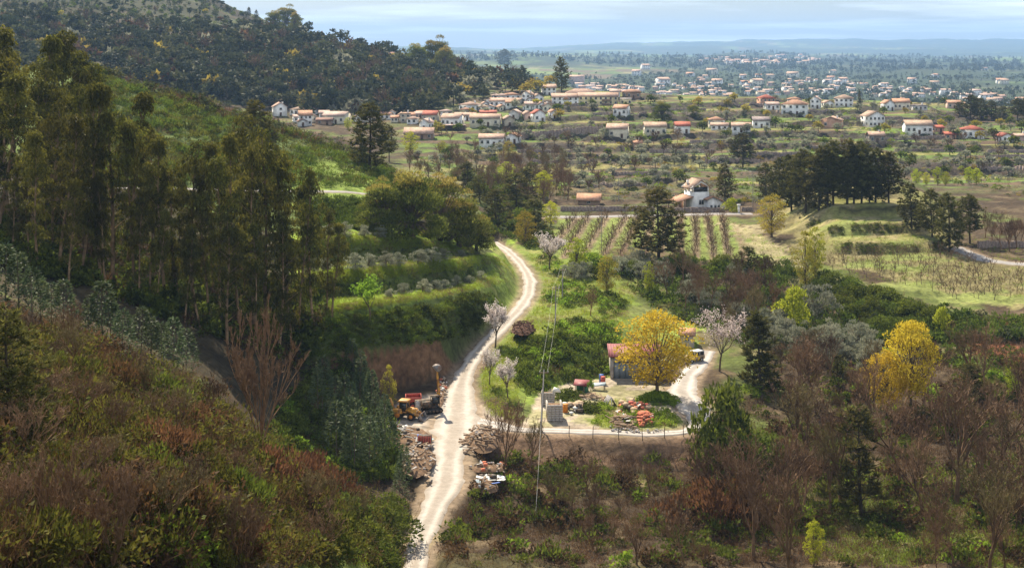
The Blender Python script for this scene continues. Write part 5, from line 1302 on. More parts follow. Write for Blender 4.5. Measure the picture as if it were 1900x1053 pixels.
# ------------------------------------------------------------------ buildings
def wallmat(name, base, stain=.18):
    return noisy(name, base, stain, .7, .9, .15, second=tuple(c * .82 for c in base), sec_scale=.25)
WM = {'white': wallmat('white_render', (.86,.85,.83)), 'cream': wallmat('cream_render', (.74,.68,.54)), 'yellow': wallmat('yellow_render', (.76,.64,.38)),
      'beige': wallmat('beige_render', (.48,.42,.33)), 'stone': noisy('granite_wall', (.27,.21,.17), .4, 2.5, .9, .2, bump=.05, second=(.2,.15,.13), sec_scale=1.2),
      'pink': wallmat('pink_render', (.60,.42,.36)), 'grey': wallmat('grey_render', (.58,.57,.55)), 'brown': wallmat('brown_render', (.33,.23,.17)), 'salmon': wallmat('salmon_render', (.56,.33,.23))}
def tilemat(name, base, second):
    m = noisy(name, base, .25, 1.2, .85, .2, second=second, sec_scale=.5)
    b = m.node_tree.nodes['Principled BSDF']
    tc = N(m, 'ShaderNodeTexCoord'); w = N(m, 'ShaderNodeTexWave'); w.inputs['Scale'].default_value = 1.4; w.bands_direction = 'X'
    LK(m, tc.outputs['Object'], w.inputs['Vector'])
    bp = N(m, 'ShaderNodeBump'); bp.inputs['Distance'].default_value = .08; bp.inputs['Strength'].default_value = .6
    LK(m, w.outputs['Fac'], bp.inputs['Height']); LK(m, bp.outputs[0], b.inputs['Normal'])
    return m
RM = {'salmon': tilemat('salmon_tiles', (.46,.31,.24), (.38,.25,.19)), 'orange': tilemat('orange_tiles', (.46,.25,.16), (.38,.22,.15)), 'red': tilemat('red_tiles', (.42,.12,.08), (.34,.11,.08)),
      'tan': tilemat('tan_tiles', (.43,.30,.22), (.35,.24,.18)), 'pale': tilemat('pale_pink_tiles', (.48,.35,.30), (.40,.29,.25)), 'brown': tilemat('brown_tiles', (.25,.14,.11), (.18,.11,.09)), 'grey': tilemat('grey_tiles', (.27,.22,.22), (.22,.18,.18)),
      'white': noisy('white_roof_sheet', (.62,.55,.52), .2, 1.0)}
M_GLASS = mat('window_glass', (.02,.025,.03), .15, .5)
M_FRAME = noisy('window_surround', (.62,.60,.56), .1, 3.0)
M_DOOR = noisy('dark_door', (.10,.06,.04), .2, 3.0)
def windowmesh():
    g = Geo(); g.box((-.5, -.05, 0), (.5, -.012, 1), 0)
    for a, b in (((-.62, -.09, -.12), (.62, 0, 0)), ((-.62, -.09, 1), (.62, 0, 1.1)), ((-.62, -.09, 0), (-.5, 0, 1)), ((.5, -.09, 0), (.62, 0, 1)), ((-.03, -.07, 0), (.03, -.05, 1))):
        g.box(a, b, 1)
    return g.build('window', [M_GLASS, M_FRAME])
WIN = windowmesh()
_g = Geo(); _g.box((-.5, -.07, 0), (.5, 0, 1), 0); DOORME = _g.build('door', M_DOOR)
_g = Geo(); _g.box((-.35, -.35, 0), (.35, .35, 1.5), 0); _g.box((-.45, -.45, 1.5), (.45, .45, 1.65), 0); CHIM = _g.build('chimney', WM['white'])

def roof_gable(w, d, hw, hr, along, ov=.45, th=.22):
    """ridge along x ('x') or y ('y'); solid slabs with eaves"""
    g = Geo()
    if along == 'x': a, b = d / 2, w / 2
    else: a, b = w / 2, d / 2
    k = hr / a
    for s in (-1, 1):
        e = a + ov
        prof = [(s * e, hw - k * ov), (s * e, hw - k * ov + th), (0, hw + hr + th), (0, hw + hr)]
        if s > 0: prof = prof[::-1]
        if along == 'x': g.prism([(p[0], p[1]) for p in prof], -b - ov, b + ov, axis='x')
        else: g.prism(prof, -b - ov, b + ov, axis='y')
    return g
def roof_hip(w, d, hw, hr, ov=.5, th=.2):
    g = Geo(); a, b = w / 2 + ov, d / 2 + ov; r = max(a - b, 0.0) if a > b else 0; r2 = max(b - a, 0)
    z0 = hw - .1
    V = [(-a, -b, z0), (a, -b, z0), (a, b, z0), (-a, b, z0), (-a, -b, z0 + th), (a, -b, z0 + th), (a, b, z0 + th), (-a, b, z0 + th), (-r - .05, -r2 - .05, hw + hr), (r + .05, -r2 - .05, hw + hr), (r + .05, r2 + .05, hw + hr), (-r - .05, r2 + .05, hw + hr)]
    g.mesh(V, [(0, 3, 2, 1), (0, 1, 5, 4), (1, 2, 6, 5), (2, 3, 7, 6), (3, 0, 4, 7), (4, 5, 9, 8), (5, 6, 10, 9), (6, 7, 11, 10), (7, 4, 8, 11), (8, 9, 10, 11)])
    return g
def walls(w, d, hw, hr=0, gable=None):
    g = Geo(); dn = 2.5
    if gable == 'y': prof = [(-w/2, -dn), (w/2, -dn), (w/2, hw), (0, hw + hr - .02), (-w/2, hw)]; g.prism(prof, -d/2, d/2, axis='y')
    elif gable == 'x': prof = [(-d/2, -dn), (d/2, -dn), (d/2, hw), (0, hw + hr - .02), (-d/2, hw)]; g.prism(prof, -w/2, w/2, axis='x')
    else: g.box((-w/2, -d/2, -dn), (w/2, d/2, hw))
    return g
def window(root, x, y, z, ww, wh, face):
    rot = {'f': 0, 'r': pi / 2, 'l': -pi / 2}[face]
    return add('window', WIN, root, (x, y, z), (0, 0, rot), (ww, 1, wh))
def house(u0, u1, vt, vb, wall, roof, style, label, yaw=0.0, nw=3, fl=None, depth=None, cat='house', group='houses of the village', ymin=520, rf=.30, name='village_house', chim=0, door=True):
    """u0..u1, vt..vb: outline in the photo; standing on the ground seen there"""
    uc = (u0 + u1) / 2; p = pix(uc, vb, ymin); s = FPX / p[1]
    w = (u1 - u0) / s; tot = (vb - vt) / s
    d = depth or max(5.0, min(11.0, w * .75))
    cosy = abs(cos(yaw)); sn = abs(sin(yaw)); w = max(3.5, (w - .8 - sn * d * .8) / max(.6, cosy))
    hr = max(1.0, min(tot * rf, (w if style == 'gable' else d) * .34)); hw = max(2.3, tot - hr)
    if style == 'flat': hw = tot; hr = 0
    c = (p[0] + sin(-yaw) * 0, p[1] + d / 2 * cosy + w / 2 * sn, 0)
    e = empty(name, (c[0], c[1], p[2]), yaw, 1.0, label, cat, group)
    add('wall', walls(w, d, hw, hr, {'gable': 'y', 'side': 'x'}.get(style)).build('wall', WM[wall]), e)
    if style == 'gable': rg = roof_gable(w, d, hw, hr, 'y')
    elif style == 'side': rg = roof_gable(w, d, hw, hr, 'x')
    elif style == 'hip': rg = roof_hip(w, d, hw, hr)
    else: rg = Geo(); rg.box((-w/2 - .3, -d/2 - .3, hw), (w/2 + .3, d/2 + .3, hw + .25))
    r = add('roof', rg.build('roof', RM[roof]), e)
    if chim:
        add('chimney', CHIM, r, (w * .25, d * .1, hw + hr * .35))
    nf = fl or (2 if hw > 4.6 else 1)
    fh = hw / nf
    for f in range(nf):
        for i in range(nw):
            x = -w/2 + w * (i + .5) / nw
            if f == 0 and door and i == nw // 2:
                add('door', DOORME, e, (x, -d/2, 0.05), (0, 0, 0), (1.1, 1, min(2.1, fh * .8))); continue
            window(e, x, -d/2, f * fh + fh * .36, min(1.1, w / nw * .45), min(1.35, fh * .42), 'f')
        side = 'r' if yaw < 0 else 'l'
        for i in range(2):
            y = -d/2 + d * (i + .5) / 2
            window(e, w/2 if side == 'r' else -w/2, y, f * fh + fh * .36, 1.0, min(1.3, fh * .42), side)
    return e, w, d, hw, hr
HOUSES = [
 (500,532,191,216,'white','salmon','gable','tall white gabled house at the far left end of the village',.35,1),
 (536,566,199,214,'white','tan','hip','white house with a pale hipped roof at the left end of the village',-.2,3),
 (549,579,207,234,'white','orange','side','white house under a weathered orange roof in the left cluster',.25,3),
 (571,592,200,213,'white','brown','gable','small white gabled house behind the left cluster',-.3,1),
 (589,611,206,221,'white','pale','side','low white house with a pinkish roof in the left cluster',.1,2),
 (596,648,209,231,'cream','pale','side','broad house under a pale pink roof beside the ridge pine',-.25,4),
 (547,571,222,236,'grey','brown','gable','grey gabled house lowest in the left cluster',.3,1),
 (584,618,222,232,'brown','brown','side','dark-roofed low house at the front of the left cluster',-.1,2),
 (719,734,205,219,'white','pale','gable','narrow white house just right of the ridge pine',.1,1),
 (740,763,211,228,'beige','tan','flat','beige flat-roofed house beside the ridge pine',.1,2),
 (766,784,209,221,'pink','pale','side','small house with a washed pink roof left of the bright red roofs',.2,2),
 (783,815,207,228,'beige','red','side','house with bright red roofs on the left of the village core',-.2,3),
 (777,804,221,242,'white','pale','gable','white gabled house above the long red-roofed barn',-.45,1),
 (817,861,213,236,'white','salmon','side','large white house with a salmon roof left of the village core',-.3,4),
 (842,884,210,224,'white','salmon','side','long salmon-roofed house behind the large white house',-.05,4),
 (851,893,190,208,'white','salmon','hip','white house with a hipped salmon roof above the village core',-.35,4),
 (870,931,216,238,'cream','tan','side','long cream house in the middle of the village',-.08,4),
 (888,922,208,219,'salmon','red','side','house with a dark red roof behind the long cream house',.1,3),
 (892,908,190,201,'white','salmon','gable','small white gabled house right of the hipped salmon roof',.2,1),
 (907,958,183,199,'white','salmon','side','long white house with a salmon roof high in the village core',-.12,5),
 (932,967,172,186,'white','orange','hip','house under a broad orange-red roof near the top of the village',.2,3),
 (967,992,170,191,'white','tan','gable','tall white gabled house at the top of the village core',-.4,2),
 (911,931,175,186,'white','pale','hip','small white house at the upper left of the village core',.2,2),
 (972,1003,192,207,'white','pale','side','white house with a pale roof below the apartment building',.05,3),
 (1000,1025,192,208,'cream','salmon','gable','cream gabled house below the left end of the apartment building',.4,2),
 (984,1013,204,227,'white','red','gable','white house with steep red gables at the right of the village core',.3,2),
 (1017,1035,206,223,'white','orange','gable','small white house with a red-orange roof right of the steep red gables',.35,1),
 (930,956,217,237,'beige','tan','gable','beige gabled house right of the long cream house',.3,1),
 (943,968,209,226,'grey','pale','gable','grey-white gabled house in the middle of the village core',-.3,1),
 (967,991,207,224,'pink','salmon','gable','dull pink gabled house beside the steep red gables',.35,1),
 (887,937,250,272,'white','salmon','side','long white house standing alone under the village',-.06,4),
 (937,968,251,270,'white','orange','gable','white gabled house beside the long lone white house',-.3,2),
 (1004,1033,157,177,'white','salmon','side','white house with a salmon roof beside the tall conifer',.08,3),
 (1131,1153,166,181,'white','pale','side','white house with dark openings right of the apartment building',-.1,3),
 (1154,1192,166,183,'brown','orange','hip','brown house with a wide hipped roof right of the apartment building',-.1,4),
 (1138,1172,197,217,'white','orange','side','white house with an orange roof alone under the apartment building',-.4,3),
 (1125,1171,231,257,'cream','salmon','side','big plain cream house with a salmon roof on the lower village edge',-.2,2),
 (1195,1238,228,252,'cream','tan','side','cream house with a balcony front on the lower village edge',.02,4),
 (1252,1282,227,248,'white','red','side','white cottage with a bright orange-red roof on the lower edge',.02,2),
 (1176,1191,267,279,'salmon','orange','side','tiny orange-roofed shed among the terraces',0,1),
 (1055,1085,141,158,'pink','salmon','side','pink house on the far side of the crest beside the tall conifer',-.2,3),
 (1316,1346,217,236,'cream','orange','hip','cream house with a hipped orange roof right of the blossom trees',.1,3),
 (1319,1357,229,242,'white','salmon','side','low white house in front of the cream hipped house',-.2,3),
 (1358,1398,229,247,'white','salmon','side','white house with a salmon roof left of the grey-roofed house',-.15,3),
 (1397,1433,218,238,'white','grey','side','white house with a grey roof and a pointed gable',-.1,3),
 (1408,1441,176,199,'salmon','red','hip','salmon house with red roofs on the crest',.3,3),
 (1452,1508,188,216,'white','orange','hip','large white three-storey house with an orange hipped roof',-.3,4),
 (1464,1489,182,196,'white','orange','hip','smaller roof rising behind the large three-storey house',.1,2),
 (1504,1528,179,202,'white','pale','gable','tall narrow white house on the crest',-.35,2),
 (1527,1549,187,200,'white','salmon','gable','small white gabled house right of the tall narrow one',.25,2),
 (1550,1591,176,199,'white','tan','hip','white house with a tan hipped roof beside the cypress',-.25,4),
 (1525,1573,218,239,'salmon','salmon','gable','low house under a wide salmon roof on the slope',-.35,2),
 (1604,1645,207,236,'white','tan','gable','tall white gabled house on the open slope',.25,4),
 (1682,1737,226,251,'white','tan','side','white house with an orange-tan roof right of the tall gabled house',-.12,5),
 (1612,1644,249,269,'stone','salmon','side','brown stone house with a pink roof above the pine grove',.02,3),
 (1788,1834,234,258,'white','red','hip','white house with dark red roofs toward the right edge',-.2,4),
 (1638,1662,186,206,'white','orange','gable','white house with an orange roof in the right crest cluster',.3,2),
 (1658,1692,184,204,'cream','orange','side','long cream house with an orange roof in the right crest cluster',-.1,4),
 (1753,1778,249,259,'salmon','red','side','low red roof between the white houses on the right',-.1,2),
 (1854,1883,248,265,'white','red','gable','white gabled house near the right edge',.2,2),
 (1884,1912,251,262,'pink','salmon','side','low house with a pink roof cut by the right edge',-.1,2),
 (1759,1786,187,202,'pink','orange','side','house with an orange roof left of the dark tree clump',-.1,3),
 (1737,1752,238,250,'salmon','red','side','small red-roofed annex right of the orange-tan roof',.2,1),
 (606,623,66,78,'white','pale','gable','pale house alone near the top of the wooded hill',.2,1),
 (704,732,98,116,'pink','brown','side','old pinkish house with a dark roof high on the hill shoulder',.1,3),
 (1420,1448,190,204,'white','pale','side','low white house in front of the salmon house on the crest',.1,3),
 (1695,1722,196,205,'grey','grey','flat','long grey shed with a flat roof right of the crest cluster',0,3),
]
for k, h in enumerate(HOUSES):
    u0, u1, vt, vb, wl, rfm, st, lb, yaw, nw = h
    ym = 640 if vt < 215 else 540
    if u1 < 760 and vt < 130: ym = 850
    r = house(u0, u1, vt, vb, wl, rfm, st, lb, yaw, nw, ymin=ym, chim=(k % 3 == 0))
    if lb.startswith('large white three'): pass
rngv = np.random.default_rng(77)
for i, (uq, vq) in enumerate(scat([(520,226),(600,232),(650,226),(760,232),(800,222),(900,212),(1020,205),(1010,190),(930,190),(860,212),(740,222)], 26, 11, 88)):
    wq = rngv.uniform(16, 26); hq = rngv.uniform(11, 16)
    house(uq - wq / 2, uq + wq / 2, vq - hq, vq, ['white','white','cream','white'][i % 4], ['salmon','pale','tan','orange'][int(rngv.integers(4))], ['side','gable','hip'][i % 3], 'small pale house squeezed among the tightly packed village houses', rngv.uniform(-.5, .5), 2, ymin=600, group='small houses of the village core', door=False)
# apartment building: white wing, yellow wing and a taller hipped block behind
def apartment():
    p = pix(1085, 195, 640); Y = p[1]; s = FPX / Y
    def X(u): return (u - U0) / s
    e = empty('apartment_building', (X(1085), Y, p[2]), -.02, 1, 'long cream and white apartment building on the village crest', 'apartment building')
    zb = 0; h = 20 / s * 1.0; x0, xm, x1 = X(1024) - X(1085), X(1073) - X(1085), X(1146) - X(1085); d = 10
    for a, b, wm_, hh in ((x0, xm, 'white', 15 / s), (xm, x1, 'yellow', 16.5 / s)):
        g = Geo(); g.box((a + .01, -d/2, -2.5), (b - .01, d/2, hh)); add('wall', g.build('wall', WM[wm_]), e)
        rg = roof_gable(b - a, d, hh, 2.0, 'x', .4); add('roof', rg.build('roof', RM['salmon']), e, ((a + b) / 2, 0, 0))
        n = int((b - a) / 2.6)
        for f in range(2):
            for i in range(n):
                window(e, a + (b - a) * (i + .5) / n, -d/2, .9 + f * hh * .5, 1.0, 1.3, 'f')
    g = Geo(); w2 = X(1109) - X(1051); g.box((-w2/2, d/2 + 1, -2), (w2/2, d/2 + 11, 21 / s)); add('wall', g.build('wall', WM['cream']), e, (X(1080) - X(1085), 0, 0))
    add('roof', roof_hip(w2, 10, 21 / s, 2.6).build('roof', RM['salmon']), e, (X(1080) - X(1085), d/2 + 6, 0))
    # porch gable and balcony bay
    b0 = X(1116) - X(1085); g = Geo()
    for z in (.3, 16.5 / s * .5): 
        g.box((b0, -d/2 - 1.2, z), (b0 + 5.5, -d/2 - .01, z + .15)); g.box((b0, -d/2 - 1.2, z + .15), (b0 + 5.5, -d/2 - 1.1, z + 1.1))
    add('balcony', g.build('balcony', WM['brown']), e)
    g = Geo(); px0 = X(1043) - X(1085); g.prism([(px0, 15/s*.72), (px0 + 4.5, 15/s*.72), (px0 + 2.25, 15/s*1.1)], -d/2 - 1.0, -d/2 - .01); add('porch_roof', g.build('porch_roof', RM['orange']), e)
apartment()
house(1150,1173,184,196,'yellow','white','flat','low yellow building with a flat pale roof at the right end of the apartments',0,3,None,6,'building',None,560,name='low_building')
house(748,806,238,259,'brown','salmon','side','long barn with a red-tiled roof at the left foot of the village',-.05,4,1,7,'barn',None,430,.5,'barn')
def porch_shed():
    p = pix(834, 243, 520); s = FPX / p[1]; w = 58 / s
    e = empty('open_shed', (p[0], p[1] + 3, p[2]), -.04, 1, 'long open-fronted shed with a flat pinkish roof below the large white house', 'shed')
    g = Geo(); g.box((-w/2, -3, 2.5), (w/2, 3, 2.75)); add('roof', g.build('roof', RM['pale']), e)
    g = Geo(); g.box((-w/2 + .1, 2.7, -2), (w/2 - .1, 2.95, 2.5)); add('wall', g.build('wall', WM['stone']), e)
    for i in range(6):
        g = Geo(); g.tubes([[0, 0, -1]], [[0, 0, 2.5]], .12, .12, 5); add('post', g.build('post', BM['bark']), e, (-w/2 + .3 + (w - .6) * i / 5, -2.7, 0))
porch_shed()
# stone retaining walls of the terraces
def field_wall(ua, ub, v, h, label, ymin=480, t=.6, name='stone_wall', m='stone', v2=None):
    n = max(6, int(abs(ub - ua) / 6)); uu = np.linspace(ua, ub, n); vv = np.linspace(v, v2 if v2 else v, n)
    P = np.array([pix(a, b, ymin) for a, b in zip(uu, vv)]); P[:, 1] = np.convolve(np.pad(P[:, 1], 2, 'edge'), np.ones(5) / 5, 'valid')
    P[:, 0] = (uu - U0) / FPX * P[:, 1]; P[:, 2] = ground(P[:, 0], P[:, 1])
    g = Geo(); rng = np.random.default_rng(int(ua + v)); hh = h * (1 + .08 * rng.normal(size=n))
    for i in range(n - 1):
        a, b = P[i], P[i + 1]
        V = [(a[0], a[1], a[2] - 1), (b[0], b[1], b[2] - 1), (b[0], b[1] + t, b[2] - 1), (a[0], a[1] + t, a[2] - 1), (a[0], a[1], a[2] + hh[i]), (b[0], b[1], b[2] + hh[i+1]), (b[0], b[1] + t, b[2] + hh[i+1]), (a[0], a[1] + t, a[2] + hh[i])]
        g.mesh(V, [(0, 1, 5, 4), (4, 5, 6, 7), (2, 3, 7, 6), (3, 0, 4, 7), (1, 2, 6, 5)])
    o = add(name, g.build(name, WM[m])); tag(o, label, 'wall', kind='thing'); return P
field_wall(945, 1110, 262, 3.4, 'long dark stone retaining wall under the village olives', 520, v2=248)
field_wall(1024, 1110, 198, 1.8, 'low stone wall in front of the apartment building', 620)
field_wall(1612, 1760, 262, 1.6, 'dry stone wall running right from the brown stone house', 520, v2=258)
for wa, wb, wv, wh in [(1135,1245,326,1.5),(985,1095,304,1.4),(1205,1325,284,1.8),(1300,1410,302,1.5),(1395,1500,290,1.6),(1500,1600,274,1.4),(1660,1800,282,1.4),(1090,1200,346,1.3),(1000,1080,330,1.3),(1280,1400,266,1.5),(960,1060,284,1.3),(1440,1560,210,1.5),(1210,1310,206,1.5),(1320,1420,198,1.4),(1100,1200,214,1.4),(1560,1680,222,1.4)]:
    field_wall(wa, wb, wv, wh, 'dark dry stone wall holding up a field terrace below the village', 430)
    bpy.context.scene.collection.objects[-1]['group'] = 'dry stone terrace walls'
for wa, wb, wv in [(1832,1960,284),(1828,1960,294),(1824,1960,305),(1820,1960,317)]:
    field_wall(wa, wb, wv, 1.5, 'dark wall between the narrow vineyard strips at the right edge', 430)
    bpy.context.scene.collection.objects[-1]['group'] = 'walls of the vineyard strips'
HP = field_wall(1040, 1215, 392, 1.5, 'grey stone wall along the road left of the tower house', 385)
field_wall(1252, 1345, 394, 1.4, 'grey stone wall in front of the white tower house', 385)
field_wall(1376, 1398, 392, 1.2, 'short wall right of the white gate post', 385)
field_wall(1815, 1960, 460, 1.6, 'long low wall beside the lane at the right edge', 300)

# ---- white tower house
def tower_house():
    p = pix(1305, 389, 398); Y = p[1]; s = FPX / Y; k = 1 / s
    e = empty('tower_house', (p[0], Y, p[2]), .3, 1, 'white house with an open-topped square tower and red tiled roofs', 'house')
    def X(u): return (u - 1305) * k
    def Zh(v): return (389 - v) * k
    wh = WM['white']; x0, x1 = X(1283), X(1317); d = 6.0
    zt = Zh(356)     # parapet level of the loggia
    ze = Zh(349 - 1); za = Zh(336)
    g = Geo(); g.box((x0, 0, -2), (x1, d, zt)); add('tower_wall', g.build('tower_wall', wh), e)
    g = Geo()
    for x in (x0, x1 - .5):
        for y in (0, d - .5): g.box((x, y, zt), (x + .5, y + .5, ze + .5))
    g.box((x0, d/2 - .25, zt), (x0 + .4, d/2 + .25, ze + .4))
    add('loggia_pillar', g.build('loggia_pillar', wh), e)['kind'] = 'stuff'
    g = Geo(); w = x1 - x0; a = w / 2; kz = za - ze
    for y in (-.34, d + .12):
        g.prism([(x0 - .75, ze - .45), (x0 - .75, ze - .05), (x0 + a, ze + kz + .06), (x0 + a, ze + kz - .5)], y, y + .22); g.prism([(x1 + .75, ze - .05), (x1 + .75, ze - .45), (x0 + a, ze + kz - .5), (x0 + a, ze + kz + .06)], y, y + .22)
    add('gable_beam', g.build('gable_beam', wh), e)
    add('tower_roof', roof_gable(w, d, ze + .12, kz * 1.1, 'y', .6, .22).build('tower_roof', RM['tan']), e, (x0 + a, d/2, 0))
    g = Geo(); g.box((x0 + .5, .15, zt), (x1 - .5, .2, ze + .2)); add('glass_screen', g.build('glass_screen', M_GLASS), e)
    # lower right wing with its own small gable
    w1 = X(1345)
    g = Geo(); zl = Zh(374); g.prism([(x1 - 1.0, -2), (w1, -2), (w1, zl - .4), (X(1320), Zh(363) - .3), (x1 - 1.0, Zh(366) - .35)], -1.5, 5); add('wing_wall', g.build('wing_wall', wh), e)
    g = Geo(); g.prism([(X(1320), Zh(363) - .28), (w1 + .5, zl - .55), (w1 + .5, zl - .3), (X(1320), Zh(363))], -2, 5.5); g.prism([(X(1305), Zh(370)), (X(1320), Zh(363) - .28), (X(1320), Zh(363)), (X(1305), Zh(370) + .28)], -2, -.02)
    add('wing_roof', g.build('wing_roof', RM['orange']), e)
    for u in (1317, 1325, 1332): window(e, X(u), -1.5, Zh(385), .65, .8, 'f')
    window(e, X(1301), 0, Zh(379), 1.5, 1.35, 'f')
    # lean-to roof on the left over a terrace
    g = Geo(); g.prism([(X(1250), Zh(374)), (x0 - .02, Zh(363) - .25), (x0 - .02, Zh(363)), (X(1250), Zh(374) + .25)], -1, 7); add('terrace_roof', g.build('terrace_roof', RM['orange']), e)
    for u, yy in ((1252, -.8), (1266, -.8), (1252, 6.5)):
        g = Geo(); g.box((-.14, -.14, -1.5), (.14, .14, Zh(374) + (u - 1252) * k * .33)); add('terrace_post', g.build('terrace_post', WM['brown']), e, (X(u), yy, 0))
    g = Geo(); g.box((X(1268), 6.6, -1), (x0 - .02, 6.9, Zh(366))); add('terrace_wall', g.build('terrace_wall', WM['salmon']), e)
    g = Geo(); g.box((-.3, -.3, 0), (.3, .3, 1.2)); add('chimney', g.build('chimney', wh), e, (x0 + .5, 4.5, ze + .7))
tower_house()
def gate_post():
    p = pix(1371, 397, 390); e = Geo(); e.box((-.3, -.2, 0), (.3, .2, 2.4)); e.box((-.5, -.35, 2.4), (.5, .35, 2.75)); e.box((-.35, -.25, -.5), (.35, .25, .15))
    o = add('gate_post', e.build('gate_post', WM['white']), None, tuple(p)); tag(o, 'white gate post beside the clipped bush at the road', 'gate post')
gate_post()
def red_roof_shed():
    p = pix(1094, 381, 395); k = p[1] / FPX; w = 40 * k; d = 5
    e = empty('roadside_shed', (p[0], p[1] + d/2, p[2]), -.12, 1, 'shed with a bright orange-red roof behind the road wall', 'shed')
    add('wall', walls(w, d, 1.7, 1.6, 'x').build('wall', WM['brown']), e); add('roof', roof_gable(w, d, 1.7, 1.6, 'x', .5).build('roof', RM['orange']), e)
    window(e, 0, -d/2, .6, .9, .7, 'f')
red_roof_shed()

# ---- town on the plain: individual small houses, and the furthest part as one mass
def townmesh(w, d, h, hr, wl, rf, seed):
    g = Geo(); 
    gw = walls(w, d, h, hr, 'x'); V, T, F = gw.arrays(); g.V.append((V, T)); 
    for kk in (3, 4):
        for idx, m in F[kk]: g.F[kk].append((idx + g.n, m * 0))
    g.n += len(V)
    gr = roof_gable(w, d, h, hr, 'x', .5); V, T, F = gr.arrays()
    g.V.append((V, T))
    for kk in (3, 4):
        for idx, m in F[kk]: g.F[kk].append((idx + g.n, m * 0 + 1))
    g.n += len(V)
    for f in range(2 if h > 4 else 1):
        for i in range(3):
            x = -w/2 + w * (i + .5) / 3; g.box((x - .5, -d/2 - .06, 1 + f * 2.8), (x + .5, -d/2 + .02, 2.3 + f * 2.8), 2)
    return g, [WM[wl], RM[rf], M_GLASS]
TOWN = []
for i, (w, d, h, hr, wl, rf) in enumerate([(11,9,5.8,2,'white','salmon'),(9,8,3.4,1.8,'white','orange'),(14,10,6.2,2.2,'cream','tan'),(10,8,5.6,2,'white','pale'),(12,9,5.8,2,'pink','salmon'),(16,11,8.4,2,'white','pale')]):
    g, ms = townmesh(w, d, h, hr, wl, rf, i); TOWN.append((g, ms, g.build('town_house', ms)))
tp = scat([(1190,160),(1300,150),(1400,165),(1480,150),(1560,148),(1640,160),(1720,175),(1700,188),(1560,178),(1440,178),(1300,190),(1220,185)], 112, 6, 90)
for i, (u, v) in enumerate(tp):
    p = pix(u, v, 1250); o = add('town_house', TOWN[i % 6][2], None, (p[0], p[1], p[2]), (0, 0, RNG.uniform(-.6, .6)), float(RNG.uniform(.72, 1.05)))
    tag(o, 'small pale house in the hazy town on the plain beyond the crest', 'house', 'houses of the far town')
tp2 = np.concatenate([scat([(1050,160),(1190,165),(1200,185),(1100,172)], 24, 6, 91), scat([(1700,170),(1900,178),(1900,200),(1740,196)], 26, 7, 92)])
for i, (u, v) in enumerate(tp2):
    p = pix(u, v, 1250); o = add('town_house', TOWN[i % 6][2], None, (p[0], p[1], p[2]), (0, 0, RNG.uniform(-.6, .6)), 1.0)
    tag(o, 'outlying pale house on the plain beside the hazy town', 'house', 'outlying houses of the far town')
def far_town():
    rng = np.random.default_rng(93); Q = np.concatenate([scat([(1290,112),(1480,104),(1560,118),(1400,124),(1300,122)], 70, 0, 94), scat([(1100,125),(1900,125),(1900,170),(1100,160)], 25, 0, 95)])
    P = pixs(Q[:, 0], Q[:, 1], 2600); g = Geo(); mats = []
    for i in range(3):
        s_ = np.arange(len(P)) % 3 == i; gg, ms = TOWN[i][0], TOWN[i][1]; m0 = len(mats); mats += ms
        sub = scatter_geo([gg], P[s_], rng.uniform(1.2, 2.2, s_.sum()), rng.uniform(-.6, .6, s_.sum()), np.zeros(s_.sum(), int), np.zeros(s_.sum()))
        for v, t in sub.V: g.V.append((v, t))
        for k in (3, 4):
            for idx, m in sub.F[k]: g.F[k].append((idx + g.n, m + m0))
        g.n += sub.n
    tag(add('distant_houses', g.build('distant_houses', mats)), kind='stuff')
far_town()
# ------------------------------------------------------------------ yard, machines, heaps, poles
PAINT = {'yellow': noisy('worn_yellow_paint', (.55,.27,.04), .3, 3, .55, .4, second=(.30,.14,.05), sec_scale=1.8), 'orange': noisy('orange_wheel_paint', (.62,.22,.03), .25, 4, .6, .3),
         'black': noisy('black_rubber', (.025,.024,.023), .3, 6, .9, .2), 'steel': noisy('dull_steel', (.20,.19,.19), .3, 3, .6, .5, second=(.20,.12,.08), sec_scale=1.5), 'darkmetal': noisy('dark_machine_metal', (.06,.055,.045), .4, 4, .7, .3, second=(.13,.08,.05), sec_scale=2),
         'red': noisy('faded_red_paint', (.50,.11,.08), .25, 3, .7, .3), 'redsheet': noisy('dark_red_sheet', (.22,.05,.055), .25, 2, .6, .3), 'white': noisy('dirty_white_paint', (.70,.69,.66), .15, 2, .6, .3), 'blue': noisy('blue_plastic', (.06,.13,.42), .2, 3, .5, .4),
         'paleblue': noisy('pale_blue_sheet', (.38,.46,.50), .15, 2, .6, .3), 'green': noisy('green_board', (.07,.20,.12), .25, 2, .8, .2), 'wood': noisy('weathered_wood', (.30,.21,.14), .35, 3, .85, .2, objvar=.3), 'greywood': noisy('grey_board', (.34,.32,.31), .25, 3, .85, .2, objvar=.2),
         'stone': noisy('rubble_stone', (.36,.28,.21), .3, 2.5, .9, .2, objvar=.35), 'grey': noisy('grey_rubble', (.36,.34,.34), .3, 2.5, .9, .2, objvar=.3), 'brick': noisy('hollow_red_brick', (.52,.17,.10), .25, 5, .9, .2, objvar=.25), 'earth': noisy('heap_earth', (.17,.11,.07), .4, 2, .95, .1, bump=.15), 'manure': noisy('dark_manure', (.09,.05,.035), .45, 3, .95, .1, bump=.12),
         'concrete': noisy('concrete_block', (.42,.39,.36), .25, 2, .9, .2, second=(.33,.28,.24), sec_scale=1.0), 'bluedoor': noisy('blue_grey_door', (.25,.30,.36), .2, 1.5, .7, .3), 'glass': M_GLASS, 'tan': noisy('tan_tarpaulin', (.45,.33,.22), .25, 3, .8, .2), 'pole': noisy('grey_pole_wood', (.30,.27,.25), .25, 3, .85, .2)}
def at(u, v, z=None, ymin=150):
    if z is None: return pix(u, v, ymin)
    x, y = roadpt(u, v, z, 0)[:2]; return np.array([x, y, z])
